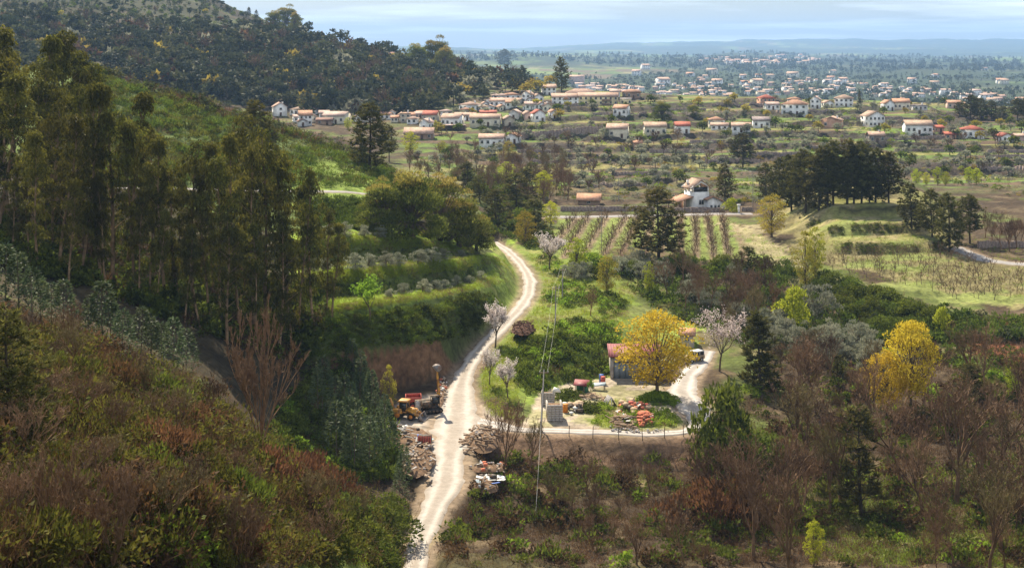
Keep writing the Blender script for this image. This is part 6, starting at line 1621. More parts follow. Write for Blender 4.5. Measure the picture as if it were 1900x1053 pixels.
def part(name, g, m, parent, loc=(0, 0, 0), rot=(0, 0, 0), scale=(1, 1, 1), smooth=False):
    return add(name, g.build(name, m if isinstance(m, list) else PAINT[m], smooth), parent, loc, rot, scale)
def wheel_meshes(r, w, name):
    t = Geo(); n = 20; a = np.arange(n) * 2 * pi / n
    prof = [(r * .62, -w/2 * .8), (r * .93, -w/2), (r, -w/2 * .6), (r, w/2 * .6), (r * .93, w/2), (r * .62, w/2 * .8)]
    V = np.array([(q[0] * cos(b), q[1], q[0] * sin(b)) for q in prof for b in a]); F = []
    for k in range(6):
        k2 = (k + 1) % 6
        for i in range(n): j = (i + 1) % n; F.append((k * n + i, k * n + j, k2 * n + j, k2 * n + i))
    t.mesh(V, F)
    for i in range(0, n):                     # tread lugs
        b = 2 * pi * i / n; M = Matrix.Rotation(-b, 4, 'Y') @ Matrix.Translation((r, 0, 0)); t.box((-.02, -w/2 * .85, -.03), (.045, w/2 * .85, .03), M=M)
    h = Geo(); h.disc((0, 0, 0), r * .64, r * .64, 'y', w * .55, 18); h.disc((0, 0, 0), r * .26, r * .26, 'y', w * .75, 12)
    return t.build(name + '_tyre', PAINT['black']), h
def add_wheel(parent, me, hub, x, y, z):
    w = add('wheel', me, parent, (x, y, z)); add('rim', hub, w); return w

def backhoe():
    p = at(752, 779, 4.46)
    e = empty('backhoe_loader', (p[0], p[1] + .9, p[2]), radians(-14), 1.0, 'worn yellow backhoe loader parked at the left of the junction', 'backhoe loader')
    tr, hr_ = wheel_meshes(.78, .46, 'rear'); rim_r = hr_.build('rear_rim', PAINT['orange'])
    tf, hf = wheel_meshes(.52, .36, 'front'); rim_f = hf.build('front_rim', PAINT['orange'])
    for s in (-1, 1): add_wheel(e, tr, rim_r, -1.05, s * .86, .78); add_wheel(e, tf, rim_f, 1.05, s * .82, .52)
    g = Geo(); g.box((-1.6, -.42, .55), (1.7, .42, 1.0)); g.prism([(-1.75, .55), (-1.2, .45), (-1.2, 1.15), (-1.75, 1.3)], -.55, .55); g.tubes([[1.05, -.8, .52], [-1.05, -.8, .78]], [[1.05, .8, .52], [-1.05, .8, .78]], .09, .09, 6); part('chassis', g, 'darkmetal', e)
    g = Geo(); g.prism([(.35, 1.0), (1.75, .85), (1.82, 1.0), (1.8, 1.42), (1.6, 1.56), (.35, 1.72)], -.44, .44); g.box((1.83, -.3, .95), (1.85, .3, 1.38)); part('hood', g, 'yellow', e)
    g = Geo()
    for x in (-.85, .3):
        for y in (-.66, .6): g.box((x, y, 1.0), (x + .07, y + .07, 2.58))
    g.box((-.85, -.66, 1.0), (.37, .67, 1.18)); part('cab_frame', g, 'yellow', e)
    g = Geo(); g.box((-.78, -.64, 1.2), (.3, -.62, 2.56)); g.box((-.78, .63, 1.2), (.3, .65, 2.56)); g.box((.32, -.58, 1.3), (.34, .59, 2.56)); g.box((-.83, -.58, 1.3), (-.81, .59, 2.56)); part('cab_window', g, 'glass', e)
    g = Geo(); g.prism([(-1.05, 2.58), (.55, 2.58), (.5, 2.74), (.3, 2.80), (-.85, 2.80), (-1.0, 2.74)], -.82, .83); part('cab_roof', g, 'yellow', e)
    for s in (-1, 1):
        g = Geo(); y0, y1 = (.58, .72) if s > 0 else (-.72, -.58)
        g.prism([(.1, 1.35), (.35, 1.25), (1.9, .75), (2.35, .35), (2.5, .45), (2.1, 1.0), (.3, 1.6)], y0, y1); part('loader_arm', g, 'yellow', e)
        g = Geo(); g.tubes([[.5, s * .8, .8]], [[1.7, s * .8, 1.05]], .06, .04, 6); part('hydraulic_cylinder', g, 'steel', e)
        g = Geo(); g.prism([(-1.9, .98), (-1.62, 1.62), (-.5, 1.62), (-.22, 1.0), (-.36, 1.0), (-.62, 1.5), (-1.5, 1.5), (-1.76, .98)], *((.62, 1.1) if s > 0 else (-1.1, -.62))); part('mudguard', g, 'yellow', e)
        g = Geo(); g.box((1.80, s * .3 - .1, 1.22), (1.87, s * .3 + .1, 1.36)); part('headlight', g, 'white', e)
    g = Geo(); g.prism([(2.35, .12), (3.15, .02), (3.15, .07), (2.45, .18), (2.32, .55), (2.62, 1.0), (2.56, 1.04), (2.22, .58)], -1.1, 1.1)
    for y in (-1.1, 1.06): g.prism([(2.35, .12), (3.1, .04), (2.6, 1.0), (2.24, .57)], y, y + .04)
    for i in range(6): g.box((3.12, -.98 + i * .37, .02), (3.3, -.86 + i * .37, .06))
    part('bucket', g, 'steel', e)
    g = Geo(); g.prism([(-1.8, .7), (-1.9, 1.1), (-2.55, 2.9), (-2.35, 2.95), (-1.6, 1.1)], -.16, .16); part('boom', g, 'yellow', e)
    g = Geo(); g.prism([(-2.6, 2.95), (-2.3, 2.95), (-2.55, 1.2), (-2.75, 1.2)], -.12, .12); part('dipper', g, 'yellow', e)
    g = Geo(); g.prism([(-2.75, 1.2), (-2.5, 1.2), (-2.15, .8), (-2.3, .5), (-2.7, .6)], -.3, .3); part('rear_bucket', g, 'steel', e)
    g = Geo(); g.tubes([[1.3, .3, 1.6]], [[1.3, .3, 2.35]], .045, .045, 6); part('exhaust', g, 'darkmetal', e)
backhoe()
def excavator():
    p = at(800, 768, 4.5)
    e = empty('excavator', (p[0], p[1] + 1.2, p[2]), radians(20), 1.0, 'old excavator with its yellow boom raised and a grey bucket on top', 'excavator')
    for s in (-1, 1):
        g = Geo(); g.prism([(-1.5, .3), (-1.25, .05), (1.25, .05), (1.5, .3), (1.5, .5), (1.25, .72), (-1.25, .72), (-1.5, .5)], *((.65, 1.1) if s > 0 else (-1.1, -.65)))
        for i in range(12): x = -1.25 + i * .227; g.box((x - .06, s * .875 - .24, .72), (x + .06, s * .875 + .24, .77)); g.box((x - .06, s * .875 - .24, .0), (x + .06, s * .875 + .24, .05))
        tr = part('track', g, 'black', e)
        g = Geo()
        for i in range(5): g.disc((-1.1 + i * .55, s * 1.11, .36), .2, .2, 'y', .05, 10)
        part('roller', g, 'darkmetal', tr)
    g = Geo(); g.box((-.7, -.62, .35), (.7, .62, .85)); g.disc((0, 0, .92), .7, .7, 'z', .16, 16); part('undercarriage', g, 'darkmetal', e)
    g = Geo(); g.prism([(-1.6, 1.0), (1.0, 1.0), (1.0, 1.7), (-1.3, 1.9), (-1.6, 1.7)], -.05, 1.05); g.box((-1.6, -1.05, 1.0), (-.3, -.05, 1.8)); part('engine_house', g, 'darkmetal', e)
    g = Geo()
    for x in (-.25, .93):
        for y in (-1.0, -.22): g.box((x, y, 1.0), (x + .07, y + .07, 2.55))
    g.box((-.28, -1.05, 2.55), (1.05, -.12, 2.65)); part('cab', g, 'darkmetal', e)
    g = Geo(); g.box((-.2, -.98, 1.5), (.93, -.96, 2.5)); g.box((.96, -.92, 1.3), (.98, -.24, 2.5)); part('cab_window', g, 'glass', e)
    # boom nearly upright, stick continuing up, bucket curled on top
    g = Geo()
    for y in (.06, .30): g.prism([(.85, 1.2), (1.25, 1.3), (1.45, 2.6), (1.25, 4.3), (.98, 4.25), (1.05, 2.7)], y, y + .07)
    for z in (1.6, 2.2, 2.8, 3.4, 4.0): g.box((1.08, .13, z), (1.26, .30, z + .12))
    b = part('boom', g, 'yellow', e)
    g = Geo()
    for y in (.1, .28): g.prism([(.95, 3.9), (1.3, 3.9), (1.0, 6.2), (.8, 6.2)], y, y + .05)
    for z in (4.3, 4.8, 5.3, 5.8): g.box((.9, .15, z), (1.12, .28, z + .1))
    part('stick', g, 'yellow', e)
    g = Geo(); g.tubes([[.7, .2, 1.5]], [[1.0, .2, 3.6]], .07, .05, 6); part('hydraulic_cylinder', g, 'steel', e)
    g = Geo(); g.prism([(.75, 6.1), (1.05, 6.1), (1.5, 6.45), (1.4, 6.95), (.8, 7.1), (.3, 6.8)], -.3, .7); part('bucket', g, 'steel', e)
    for i in range(4): pass
excavator()
def slat_crate(u, v, w, d, h, label, name='slatted_crate', m='white', rz=.2, n=6):
    p = at(u, v, 4.46); e = empty(name, (p[0], p[1] + d/2, p[2]), rz, 1, label, 'crate')
    for i in range(n):
        g = Geo(); x = -w/2 + w * (i + .5) / n; g.box((x - w / n * .3, -d/2, 0), (x + w / n * .3, -d/2 + .03, h)); part('slat', g, m, e)
    for z in (.1, h - .2):
        g = Geo(); g.box((-w/2, -d/2 + .032, z), (w/2, -d/2 + .07, z + .1)); part('rail', g, 'wood', e)
    g = Geo(); g.box((-w/2 + .02, -d/2 + .08, 0), (w/2 - .02, d/2, h - .02)); part('load', g, 'darkmetal', e)
slat_crate(777, 764, 1.2, 1.0, 1.7, 'pale slatted crate standing between the backhoe loader and the excavator')
slat_crate(788, 826, 1.9, 1.0, 1.3, 'red and pale slatted crate on the edge of the rubble by the road', m='red', n=8, rz=-.1)
def trailer():
    p = at(764, 766, 4.46); e = empty('tipping_trailer', (p[0], p[1] + 3.2, p[2]), .15, 1, 'small faded red tipping trailer behind the backhoe loader', 'trailer')
    g = Geo(); g.box((-1.2, -.75, 1.25), (1.2, .75, 1.4)); g.box((-1.2, -.75, 1.4), (-1.14, .75, 1.95)); g.box((1.14, -.75, 1.4), (1.2, .75, 1.95)); g.box((-1.14, -.75, 1.4), (1.14, -.69, 1.95)); g.box((-1.14, .69, 1.4), (1.14, .75, 1.95)); part('tray', g, 'red', e, rot=(radians(10), 0, 0))
    g = Geo(); g.box((-1.3, -.4, .9), (2.2, -.28, 1.05)); g.box((-1.3, .28, .9), (2.2, .4, 1.05)); part('chassis', g, 'darkmetal', e)
    t, h = wheel_meshes(.45, .25, 'trailer'); rm = h.build('trailer_rim', PAINT['red'])
    for s in (-1, 1): add_wheel(e, t, rm, -.2, s * .9, .45)
trailer()

# stones shared by all heaps
def rockmesh(seed, m, sub=1):
    rng = np.random.default_rng(seed); d = np.array([(1,0,0),(-1,0,0),(0,1,0),(0,-1,0),(0,0,1),(0,0,-1)], float)
    F = [(0,2,4),(2,1,4),(1,3,4),(3,0,4),(2,0,5),(1,2,5),(3,1,5),(0,3,5)]
    V = [tuple(x) for x in d]; cache = {}; F2 = []
    def midp(a, b):
        k = (min(a, b), max(a, b))
        if k not in cache: V.append(tuple(unit(np.array(V[a]) + np.array(V[b])))); cache[k] = len(V) - 1
        return cache[k]
    for a, b, c in F: ab, bc, ca = midp(a, b), midp(b, c), midp(c, a); F2 += [(a, ab, ca), (b, bc, ab), (c, ca, bc), (ab, bc, ca)]
    V = np.array(V) * rng.uniform(.65, 1.15, (len(V), 1)) * np.array([1, rng.uniform(.6, .9), rng.uniform(.45, .75)]) * .5
    g = Geo(); g.mesh(V, F2); return g.build('stone', PAINT[m])
ROCK = {m: [rockmesh(s + 10 * i, m) for s in range(4)] for i, m in enumerate(('stone', 'grey', 'manure'))}
_g = Geo(); _g.box((-.5, -.5, -.5), (.5, .5, .5))
UNIT = {m: _g.build('board', PAINT[m]) for m in ('wood', 'greywood', 'brick', 'white', 'paleblue', 'tan', 'darkmetal', 'blue', 'red', 'concrete', 'steel')}
_g = Geo(); _g.tubes([[-.5, 0, 0]], [[.5, 0, 0]], .5, .45, 7); _g.disc((-.5, 0, 0), .5, .5, 'x', .02, 7); _g.disc((.5, 0, 0), .45, .45, 'x', .02, 7); LOG = _g.build('log', PAINT['wood'])
def heap(name, label, cat, poly, h, items, seed, z0=None, base='earth', group=None):
    """a heap lying in a photo polygon; items = [(kind, material, n, (smin, smax))], each piece a part"""
    rng = np.random.default_rng(seed)
    P = np.array([at(u, v, z0) for u, v in poly]); c = P.mean(0); R = np.abs(P[:, :2] - c[:2]).max(0)
    e = empty(name, tuple(c), 0, 1, label, cat, group)
    P2 = P[:, :2] - c[:2]
    def prof(x, y):
        r = math.hypot(x / (R[0] + .01), y / (R[1] + .01)); return h * max(0.0, 1 - r * r)
    if base:
        g = Geo(); n, k = 18, 5; V = [(0, 0, h * .92)]; F = []
        for j in range(1, k + 1):
            for i in range(n):
                a = 2 * pi * i / n; x, y = R[0] * j / k * cos(a) * .78 * (1 + .15 * sin(2 * a + seed)), R[1] * j / k * sin(a) * .78
                V.append((x, y, prof(x, y) * .72 * (1 + .25 * sin(3 * a + seed)) + rng.normal() * .08 * h - (.3 if j == k else .05)))
        for i in range(n):
            F.append((0, 1 + i, 1 + (i + 1) % n))
            for j in range(k - 1): a0 = 1 + j * n; F.append((a0 + i, a0 + n + i, a0 + n + (i + 1) % n, a0 + (i + 1) % n))
        g.mesh(V, F); part('mound', g, base, e)
    for kind, m, n, (s0, s1) in items:
        for _ in range(n):
            for _t in range(40):
                x, y = rng.uniform(P2[:, 0].min(), P2[:, 0].max()), rng.uniform(P2[:, 1].min(), P2[:, 1].max())
                if in_poly(np.array([x]), np.array([y]), P2)[0]: break
            z = prof(x, y); s = rng.uniform(s0, s1)
            rot = (rng.normal() * .3, rng.normal() * .3, rng.uniform(0, 6.28))
            if kind == 'stone': add('stone', ROCK[m][rng.integers(4)], e, (x, y, z + s * .12), rot, (s, s, s))
            elif kind == 'log': add('log', LOG, e, (x, y, z + .12), (0, rng.normal() * .15, rng.normal() * .5), (s, .26, .26))
            elif kind == 'plank': add('plank', UNIT[m], e, (x, y, z + .12), (rng.normal() * .25, rng.normal() * .2, rng.uniform(0, 6.28)), (s, .2, .06))
            elif kind == 'sheet': add('sheet', UNIT[m], e, (x, y, z + .15), (rng.normal() * .25, rng.normal() * .25, rng.uniform(-.6, .6)), (s, s * .6, .05))
            elif kind == 'brick': add('brick', UNIT[m], e, (x, y, z + .12), (0, 0, rng.normal() * .3), (.5, .34, .32))
            elif kind == 'box': add('box', UNIT[m], e, (x, y, z + s * .35), (0, 0, rng.uniform(0, 3)), (s, s * .8, s * .7))
    return e
heap('rubble_heap', 'long heap of broken stone and timber along the left edge of the dirt road', 'rubble heap', [(742,838),(770,828),(800,832),(804,860),(798,888),(765,896),(745,868)], 1.3,
     [('stone','stone',70,(.35,.8)),('stone','grey',16,(.3,.6)),('plank','wood',16,(.8,1.8)),('plank','greywood',8,(.9,2.0)),('log','wood',6,(.9,1.6))], 1, 4.3)
heap('scrap_heap', 'jumble of boards, sheets and scrap in front of the backhoe loader', 'scrap heap', [(728,792),(748,788),(775,800),(800,815),(798,830),(760,832),(738,815)], .8,
     [('plank','greywood',12,(1.0,2.2)),('sheet','paleblue',3,(.7,1.1)),('sheet','white',4,(.5,.9)),('box','darkmetal',5,(.4,.7)),('box','red',2,(.4,.6)),('stone','grey',12,(.3,.6)),('box','blue',1,(.6,.7))], 2, 4.4)
heap('stone_heap', 'heap of pale stones and split logs at the inside corner of the junction', 'stone heap', [(852,832),(868,806),(905,792),(935,800),(930,822),(900,835),(872,845)], 1.5,
     [('stone','stone',62,(.4,.95)),('log','wood',22,(.9,1.8)),('plank','wood',8,(.9,1.6)),('stone','grey',10,(.3,.6))], 3, 4.2)
heap('rubbish_heap', 'dumped rubbish with blue and white sheets beside the lower track', 'rubbish heap', [(868,905),(885,890),(930,886),(935,900),(905,912),(878,915)], .7,
     [('sheet','white',6,(.7,1.3)),('sheet','blue',2,(.8,1.1)),('sheet','paleblue',2,(.8,1.4)),('box','darkmetal',4,(.4,.8)),('stone','grey',16,(.25,.6)),('plank','wood',8,(.8,1.5))], 4, 3.2)
heap('roadside_stones', 'line of stones and broken brick at the foot of the cut bank beside the excavator', 'stone heap', [(808,752),(812,715),(824,690),(832,700),(828,735),(825,760)], .7,
     [('stone','stone',36,(.3,.7)),('stone','grey',14,(.3,.6)),('brick','brick',6,(.4,.5)),('box','white',2,(.3,.5))], 5, 4.8)
heap('earth_edge_heap', 'scatter of stones and red earth below the junction beside the lower track', 'stone heap', [(866,866),(905,860),(940,862),(935,876),(890,874)], .45,
     [('stone','stone',26,(.25,.6)),('stone','grey',10,(.3,.6)),('sheet','white',2,(.6,.9)),('brick','brick',5,(.4,.5))], 6, 3.9)
heap('manure_heap', 'dark brown manure heap on the verge inside the road bend', 'manure heap', [(945,618),(952,604),(970,596),(990,605),(996,617),(970,624)], 1.0,
     [('stone','manure',170,(.2,.5))], 7, 8.9, 'manure')
# junk inside the yard
heap('brick_pile', 'pile of red hollow bricks and rusty boards in the round weedy plot of the yard', 'brick pile', [(1182,790),(1184,772),(1200,768),(1212,780),(1208,792)], 1.0,
     [('brick','brick',60,(.4,.5)),('plank','wood',6,(.8,1.4)),('sheet','paleblue',2,(.6,.9))], 8, 4.4, 'earth')
heap('timber_pile', 'low pile of rusty beams and logs at the front of the weedy plot', 'timber pile', [(1132,795),(1136,778),(1160,774),(1180,780),(1178,796)], .9,
     [('plank','wood',22,(1.2,2.4)),('log','wood',12,(1.0,2.0)),('stone','grey',16,(.25,.5)),('sheet','white',3,(.4,.7))], 9, 4.4, 'earth')
heap('scrap_pile', 'pile of scrap, bricks and old crates at the back of the weedy plot', 'scrap pile', [(1146,766),(1150,750),(1180,748),(1208,756),(1204,768),(1175,772)], .9,
     [('box','tan',6,(.5,.9)),('box','red',4,(.4,.7)),('brick','brick',22,(.4,.5)),('stone','grey',14,(.3,.6)),('sheet','white',4,(.5,.9)),('plank','wood',10,(.8,1.5)),('box','darkmetal',4,(.5,.8))], 10, 4.4, 'earth')
heap('rim_stones', 'ring of loose stones along the front edge of the weedy plot', 'stone heap', [(1128,798),(1140,802),(1200,803),(1250,800),(1245,797),(1195,798),(1140,795)], .15,
     [('stone','grey',40,(.25,.55)),('stone','stone',20,(.25,.5))], 11, 4.4, None)
heap('gravel_heap', 'long grey gravel heap against the garage wall beneath the golden tree', 'gravel heap', [(1172,710),(1178,698),(1210,692),(1240,694),(1262,686),(1262,694),(1225,710)], 1.1,
     [('stone','grey',70,(.3,.7))], 12, 4.4, 'earth')
heap('plank_pile', 'weathered planks lying in a line at the back of the yard', 'plank pile', [(1075,736),(1085,730),(1125,738),(1128,746),(1110,746)], .25,
     [('plank','wood',20,(1.2,2.4)),('log','wood',6,(1.0,1.6))], 13, 4.4, None)
heap('crate_pile', 'tarpaulin-covered crates and white bags beside the concrete block bays', 'crate pile', [(1044,764),(1046,752),(1062,748),(1078,754),(1078,766),(1060,770)], .5,
     [('box','tan',5,(.7,1.1)),('box','white',4,(.4,.7)),('box','darkmetal',4,(.6,.9)),('sheet','white',3,(.6,.9)),('stone','grey',8,(.3,.5))], 14, 4.4, None)
# earth mound under the golden oak
def oak_mound():
    p = at(1219, 744, 4.35); g = Geo(); rng = np.random.default_rng(5); n, k = 26, 6; V = [(0, 0, .75)]; F = []
    for j in range(1, k + 1):
        for i in range(n):
            a = 2 * pi * i / n; r = j / k; V.append((3.3 * r * cos(a), 3.0 * r * sin(a), .75 * (1 - r * r) + rng.normal() * .05 - (.2 if j == k else 0)))
    for i in range(n):
        F.append((0, 1 + i, 1 + (i + 1) % n))
        for j in range(k - 1): a0 = 1 + j * n; F.append((a0 + i, a0 + n + i, a0 + n + (i + 1) % n, a0 + (i + 1) % n))
    g.mesh(V, F); o = add('earth_mound', g.build('earth_mound', noisy('mound_turf', (.09,.12,.03), .4, 2, .95, .1, bump=.1, second=(.16,.12,.07), sec_scale=.8), True), None, tuple(p)); tag(o, kind='structure')
    q = rng.normal(size=(500, 2)) * np.array([1.5, 1.35]); q = q[np.hypot(q[:, 0] / 3.3, q[:, 1] / 3) < 1]; z = .75 * (1 - (q[:, 0] / 3.3) ** 2 - (q[:, 1] / 3) ** 2)
    P = np.stack([q[:, 0] + p[0], q[:, 1] + p[1], z + p[2] - .05], 1); sub = scatter_geo(MINI['tuft'] + MINI['leaf'], P, rng.uniform(.5, 1.0, len(P)), rng.uniform(0, 6, len(P)), rng.integers(0, 5, len(P)), rng.normal(size=len(P)) * .2)
    tag(add('mound_grass', sub.build('mound_grass', LM['fern'])), kind='stuff')
oak_mound()
# garage cut into the bank
def garage():
    p = at(1134, 703, 4.38); w, d, h = 8.2, 5.5, 3.7; e = empty('garage', (p[0] + w/2, p[1] + d/2, p[2]), -.03, 1, 'grey concrete garage with a dark red roof, half hidden by the golden tree', 'garage')
    g = Geo(); g.box((-w/2, -d/2, -1), (-w/2 + .5, d/2, h)); g.box((w/2 - .5, -d/2, -1), (w/2, d/2, h)); g.box((-w/2 + .51, d/2 - .3, -1), (w/2 - .51, d/2, h)); g.box((-w/2 + .51, -d/2 + .01, h - .8), (w/2 - .51, -d/2 + .3, h)); part('wall', g, 'concrete', e)
    g = Geo(); g.prism([(-d/2 - .4, h + .01), (d/2 + .3, h + .75), (d/2 + .3, h + .9), (-d/2 - .4, h + .16)], -w/2 - .35, w/2 + .35, axis='x')
    for i in range(20):
        x = -w/2 - .3 + i * (w + .6) / 19.5; k = 1.34 / (d + .7)
        g.prism([(-d/2 - .4, h + .16), (d/2 + .3, h + .9), (d/2 + .3, h + .96), (-d/2 - .4, h + .22)], x, x + .12, axis='x')
    part('roof', g, 'redsheet', e)
    dg = Geo(); dg.box((-.48, -.04, 0), (.48, .04, h - .85)); dm = dg.build('door_panel', PAINT['bluedoor'])
    for i in range(7): add('door_panel', dm, e, (-w/2 + 1.05 + i * 1.0, -d/2 + .35 + (.06 if i % 2 else 0), 0))
garage()
def small_shelter():
    p = at(1080, 728, 4.4); e = empty('tiny_shelter', (p[0], p[1] + .8, p[2]), -.2, 1, 'tiny shelter with a purple-red roof and green sides at the back of the yard', 'shelter')
    g = Geo(); g.box((.55, -.7, 0), (1.0, -.64, 1.15)); g.box((.94, -.64, 0), (1.0, .7, 1.2)); g.box((-1.0, .64, 0), (.94, .7, 1.3)); part('wall', g, 'green', e)
    g = Geo(); g.prism([(-1.0, 1.12), (.9, 1.62), (.9, 1.7), (-1.0, 1.2)], -1.25, 1.15, axis='x'); part('roof', g, 'redsheet', e)
    for x in (-1.0, 0.4): g = Geo(); g.box((x, -.75, 0), (x + .1, -.65, 1.15)); part('post', g, 'wood', e)
small_shelter()
def panel_table():
    p = at(1112, 724, 4.4); e = empty('sheet_table', (p[0], p[1] + .7, p[2]), -.25, 1, 'pale blue-green sheet on trestles beside the fresh green shrub', 'table')
    g = Geo(); g.box((-1.2, -.6, .85), (1.2, .6, .92)); part('top', g, 'paleblue', e, rot=(.2, -.12, 0))
    for x in (-.9, .9):
        for y in (-.4, .4): g = Geo(); g.box((x - .05, y - .05, 0), (x + .05, y + .05, .85)); part('leg', g, 'wood', e)
panel_table()
def aframe():
    p = at(1132, 755, 4.4); e = empty('roof_sheet_tent', (p[0], p[1] + .9, p[2]), .25, 1, 'grey sheets leaning together like a tent at the edge of the weedy plot', 'sheet stack')
    for s in (-1, 1):
        for i in range(4):
            g = Geo(); y = -.9 + i * .46; g.prism([(s * .95, 0), (s * .95 + .05, 0), (.05 * s + .02, 1.5), (.05 * s - .03, 1.5)][::1], y, y + .43); part('panel', g, 'greywood', e)
    g = Geo(); g.box((-.05, -.95, 0), (.05, -.9, 1.35)); part('post', g, 'white', e)
aframe()
def block_bay(u, v, w, h, d, rz, label):
    p = at(u, v, 4.4); e = empty('block_bay', (p[0], p[1] + d/2, p[2]), rz, 1, label, 'concrete wall')
    rng = np.random.default_rng(int(u)); nb = max(3, int(w / .5)); nr = max(3, int(h / .32)); bw = w / nb; bh = h / nr
    g = Geo(); g.box((-bw/2 + .012, -.1, .01), (bw/2 - .012, .1, bh - .01)); bm_ = g.build('block', PAINT['concrete'])
    for r in range(nr):
        for i in range(nb): add('block', bm_, e, (-w/2 + bw * (i + .5), -d/2 + rng.normal() * .012, r * bh))
    g = Geo(); g.box((-w/2, -d/2 + .11, 0), (-w/2 + .2, d/2, h)); part('side_wall', g, 'concrete', e)
    g = Geo(); g.box((w/2 - .2, -d/2 + .11, 0), (w/2, d/2, h)); part('side_wall', g, 'concrete', e)
    g = Geo(); g.box((-w/2 + .21, -d/2 + .11, 0), (w/2 - .21, d/2, h * .8)); part('fill', g, 'earth', e)
block_bay(1029, 781, 2.3, 2.4, 3.0, .05, 'low bay of grey concrete blocks facing the yard track')
block_bay(1017, 752, 2.0, 2.0, 2.0, -.1, 'smaller bay of concrete blocks behind the one facing the track')
for nm, u, v, w, h, m, lb, cat in [('tarpaulin_bundle',1033,752,1.3,.7,'white','white tarpaulin bundle on the concrete block bay','bundle'),('steel_tank',1074,764,.9,1.0,'darkmetal','dark square tank at the end of the crate pile','tank')]:
    p = at(u, v, 4.4); g = Geo(); z0 = 2.0 if m == 'white' else 0
    if m == 'white': d = sph(np.random.default_rng(3), 1); g.mesh(np.array([(-w/2,-.4,0),(w/2,-.4,0),(w/2,.4,0),(-w/2,.4,0),(-w/2*.7,-.25,h*.8),(w/2*.5,-.3,h),(w/2*.6,.3,h*.6),(-w/2*.6,.25,h)]), [(0,1,5,4),(1,2,6,5),(2,3,7,6),(3,0,4,7),(4,5,6,7),(0,3,2,1)])
    else: g.box((-w/2, -.45, 0), (w/2, .45, h)); g.box((-w/2 - .05, -.5, h), (w/2 + .05, .5, h + .06)); g.disc((0, 0, h + .1), .15, .15, 'z', .1, 10)
    o = add(nm, g.build(nm, PAINT[m]), None, (p[0], p[1] + .5, p[2] + z0)); tag(o, lb, cat)
def barrel(u, v, m, label, name='oil_drum'):
    p = at(u, v, 4.4); g = Geo(); g.disc((0, 0, .6), .38, .38, 'z', 1.2, 16)
    for z in (.02, .4, .8, 1.2): g.disc((0, 0, z), .41, .41, 'z', .05, 16)
    o = add(name, g.build(name, PAINT[m]), None, tuple(p)); tag(o, label, 'drum')
barrel(1049, 764, 'orange', 'upright orange drum beside the concrete block bay')
barrel(1116, 708, 'blue', 'dark blue drum against the bank left of the garage')
barrel(1119, 712, 'red', 'red drum in front of the dark blue drum left of the garage')
def hut():
    p = at(1277, 640, 5.2); e = empty('small_hut', (p[0], p[1] + 1.5, p[2]), -.15, 1, 'small orange-roofed hut right behind the golden tree', 'hut')
    add('wall', walls(2.6, 3, 1.9, .7, 'x').build('wall', WM['beige']), e); r = add('roof', roof_gable(2.6, 3, 1.9, .8, 'x', .3).build('roof', RM['orange']), e)
    g = Geo(); g.box((-.8, .2, 2.75), (.7, 1.5, 2.82)); part('roof_sheet', g, 'paleblue', e, rot=(-.25, 0, 0)); window(e, 0, -1.5, .8, .6, .7, 'f')
hut()
def offroad_car():
    p = at(1290, 674, 4.5); e = empty('off_road_car', (p[0], p[1] + 1.6, p[2]), radians(215), 1.0, 'boxy dark off-road car with a white roof parked at the top of the yard', 'car')
    t, h = wheel_meshes(.37, .24, 'car'); rm = h.build('car_rim', PAINT['white'])
    for x in (-1.15, 1.15):
        for s in (-1, 1): add_wheel(e, t, rm, x, s * .72, .37)
    g = Geo(); g.prism([(-1.85, .45), (1.85, .45), (1.9, .7), (1.85, 1.0), (.65, 1.12), (-1.85, 1.12)], -.8, .8); part('body', g, 'tan', e)
    g = Geo(); g.prism([(-1.8, 1.13), (.6, 1.13), (.3, 1.72), (-1.72, 1.72)], -.72, .72); part('cabin_window', g, 'glass', e)
    g = Geo(); g.prism([(-1.8, 1.72), (.35, 1.72), (.28, 1.82), (-1.7, 1.82)], -.76, .76)
    for x in (-1.78, -.75, .4):
        for y in (-.75, .69): g.box((x, y, 1.13), (x + .08, y + .06, 1.72))
    part('roof', g, 'white', e)
    g = Geo(); g.box((1.9, -.8, .42), (2.02, .8, .6)); part('bumper', g, 'darkmetal', e)
    for s in (-1, 1): g = Geo(); g.disc((1.91, s * .55, .82), .13, .13, 'x', .06, 12); part('headlight', g, 'white', e)
offroad_car()
def fence():
    pts = [at(u, v, 4.42) for u, v in [(1003,801),(1056,806),(1100,808),(1148,810),(1192,811),(1233,809),(1268,806),(1290,800)]]
    e = empty('wire_fence', tuple(pts[0]), 0, 1, 'thin wire fence on posts along the outer edge of the yard track', 'fence')
    g = Geo(); g.tubes([[0, 0, -.5]], [[0, 0, 1.35]], .06, .05, 6); pm = g.build('post', PAINT['greywood'] if False else BM['dark'])
    b = pts[0]
    for q in pts: add('post', pm, e, tuple(q - b), (RNG.normal() * .04, RNG.normal() * .04, 0))
    for z in (.45, .85, 1.25):
        A = np.array([q - b + np.array([0, 0, z]) for q in pts]); g = Geo(); g.tubes(A[:-1], A[1:], .008, .008, 3); part('wire', g, 'steel', e)
fence()
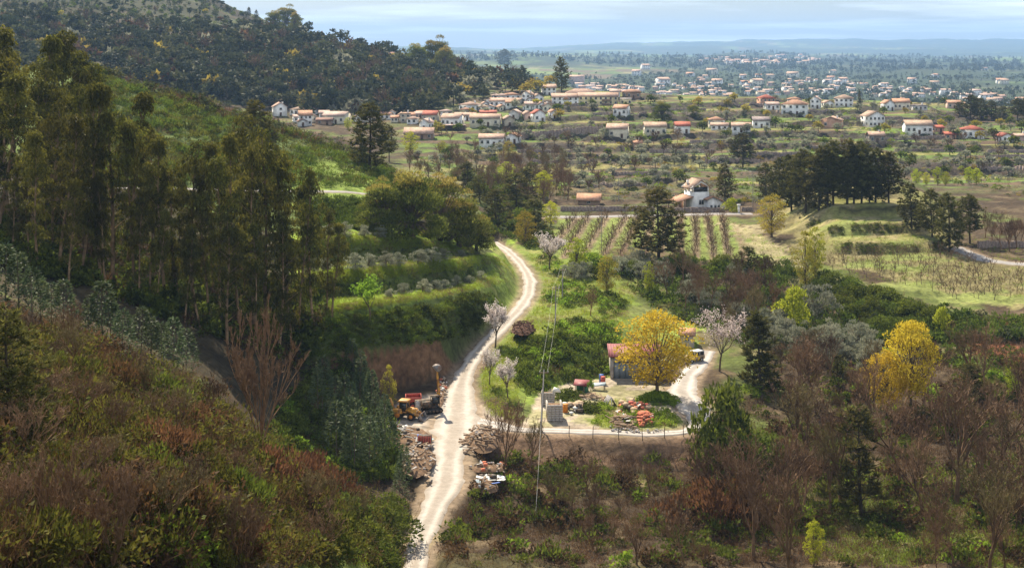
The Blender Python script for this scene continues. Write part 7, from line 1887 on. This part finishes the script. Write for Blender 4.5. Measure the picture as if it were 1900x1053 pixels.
# ---- poles and wires
def pole(u, vb, vt, label, ymin=150, r=.14, arm=True, lean=0.0):
    p = pix(u, vb, ymin); h = (vb - vt) / FPX * p[1]; e = empty('utility_pole', tuple(p), 0, 1, label, 'utility pole')
    g = Geo(); g.tubes([[0, 0, -1]], [[lean * h, 0, h]], r, r * .65, 8); part('shaft', g, 'pole', e)
    top = np.array(p) + np.array([lean * h, 0, h])
    if arm:
        g = Geo(); g.box((-.7, -.06, h - .55), (.7, .06, h - .43)); part('cross_arm', g, 'wood', e, (lean * h, 0, 0))
        for x in (-.6, 0, .6): g = Geo(); g.disc((x, 0, h - .33), .06, .04, 'z', .2, 8); part('insulator', g, 'white', e, (lean * h, 0, 0))
    return top
def wire(a, b, sag, label, r=.02, offs=(0, 0, 0), name='overhead_wire', group=None, m='white', n=16):
    a = np.array(a) + np.array(offs); b = np.array(b) + np.array(offs); t = np.linspace(0, 1, n)[:, None]
    P = a + (b - a) * t; P[:, 2] -= (4 * sag * t * (1 - t))[:, 0]; c = P[0].copy(); P = P - c
    g = Geo(); g.tubes(P[:-1], P[1:], r, r, 4); o = add(name, g.build(name, PAINT[m]), None, tuple(c)); return tag(o, label, 'wire', group)
t1 = pole(1003, 801, 686, 'weathered wooden pole at the front corner of the yard', r=.15, lean=.055)
t2 = pole(1030, 606, 530, 'wooden pole on the lawn above the yard', 200, lean=.02)
t3 = pole(1043, 556, 497, 'second wooden pole farther up the lawn', 240, lean=.02)
for x in (-.5, .5):
    wire(t1, t2, .9, 'power wire between the yard corner pole and the lawn pole', .009, (x, 0, -.25), group='wires from the yard pole to the lawn pole')
    wire(t2, t3, .3, 'power wire between the two lawn poles', .009, (x, 0, -.25), group='wires between the two lawn poles')
anchor = pix(993, 972, 120)
wire(t1, anchor + np.array([0, 0, .1]), .4, 'pale stay wire running from the yard corner pole down into the bushes', .013)
t4 = pole(1397, 386, 318, 'slim grey pole between the tower house and the pine grove', 400, .12)
t5 = pole(1252, 250, 234, 'small pole beside the red-roofed cottage', 560, .12)
for x in (-.5, .5): wire(t5, t4, 4.0, 'power wire crossing the terraces down toward the tower house', .012, (x, 0, -.2), group='wires crossing the terraces')
t6 = pole(1148, 374, 330, 'slim pole behind the road wall left of the dark pine', 395, .12, False)
t7 = pole(1116, 470, 392, 'thin dark post among the vineyard rows', 320, .08, False)
t8 = pole(846, 140, 128, 'pole on the hill shoulder above the village', 800, .15, False); t9 = pole(918, 186, 172, 'pole at the top of the village', 640, .15, False)
for x in (-.7, .7): wire(t8, t9, 6.0, 'power wire from the hill shoulder down to the village', .03, (x, 0, 0), group='wires from the hill to the village')
# ------------------------------------------------------------------ haze: the air over the whole valley
def build_haze():
    g = Geo(); g.box((-26000, -120, -260), (26000, 24000, 420))
    m = bpy.data.materials.new('haze_air'); m.use_nodes = True
    t = m.node_tree; t.nodes.clear()
    o = t.nodes.new('ShaderNodeOutputMaterial'); v = t.nodes.new('ShaderNodeVolumePrincipled')
    v.inputs['Color'].default_value = (0.37, 0.60, 1.0, 1)
    v.inputs['Density'].default_value = 0.000078
    v.inputs['Anisotropy'].default_value = 0.1
    t.links.new(v.outputs[0], o.inputs['Volume'])
    ob = add('haze', g.build('haze', m)); tag(ob, kind='stuff')
build_haze()
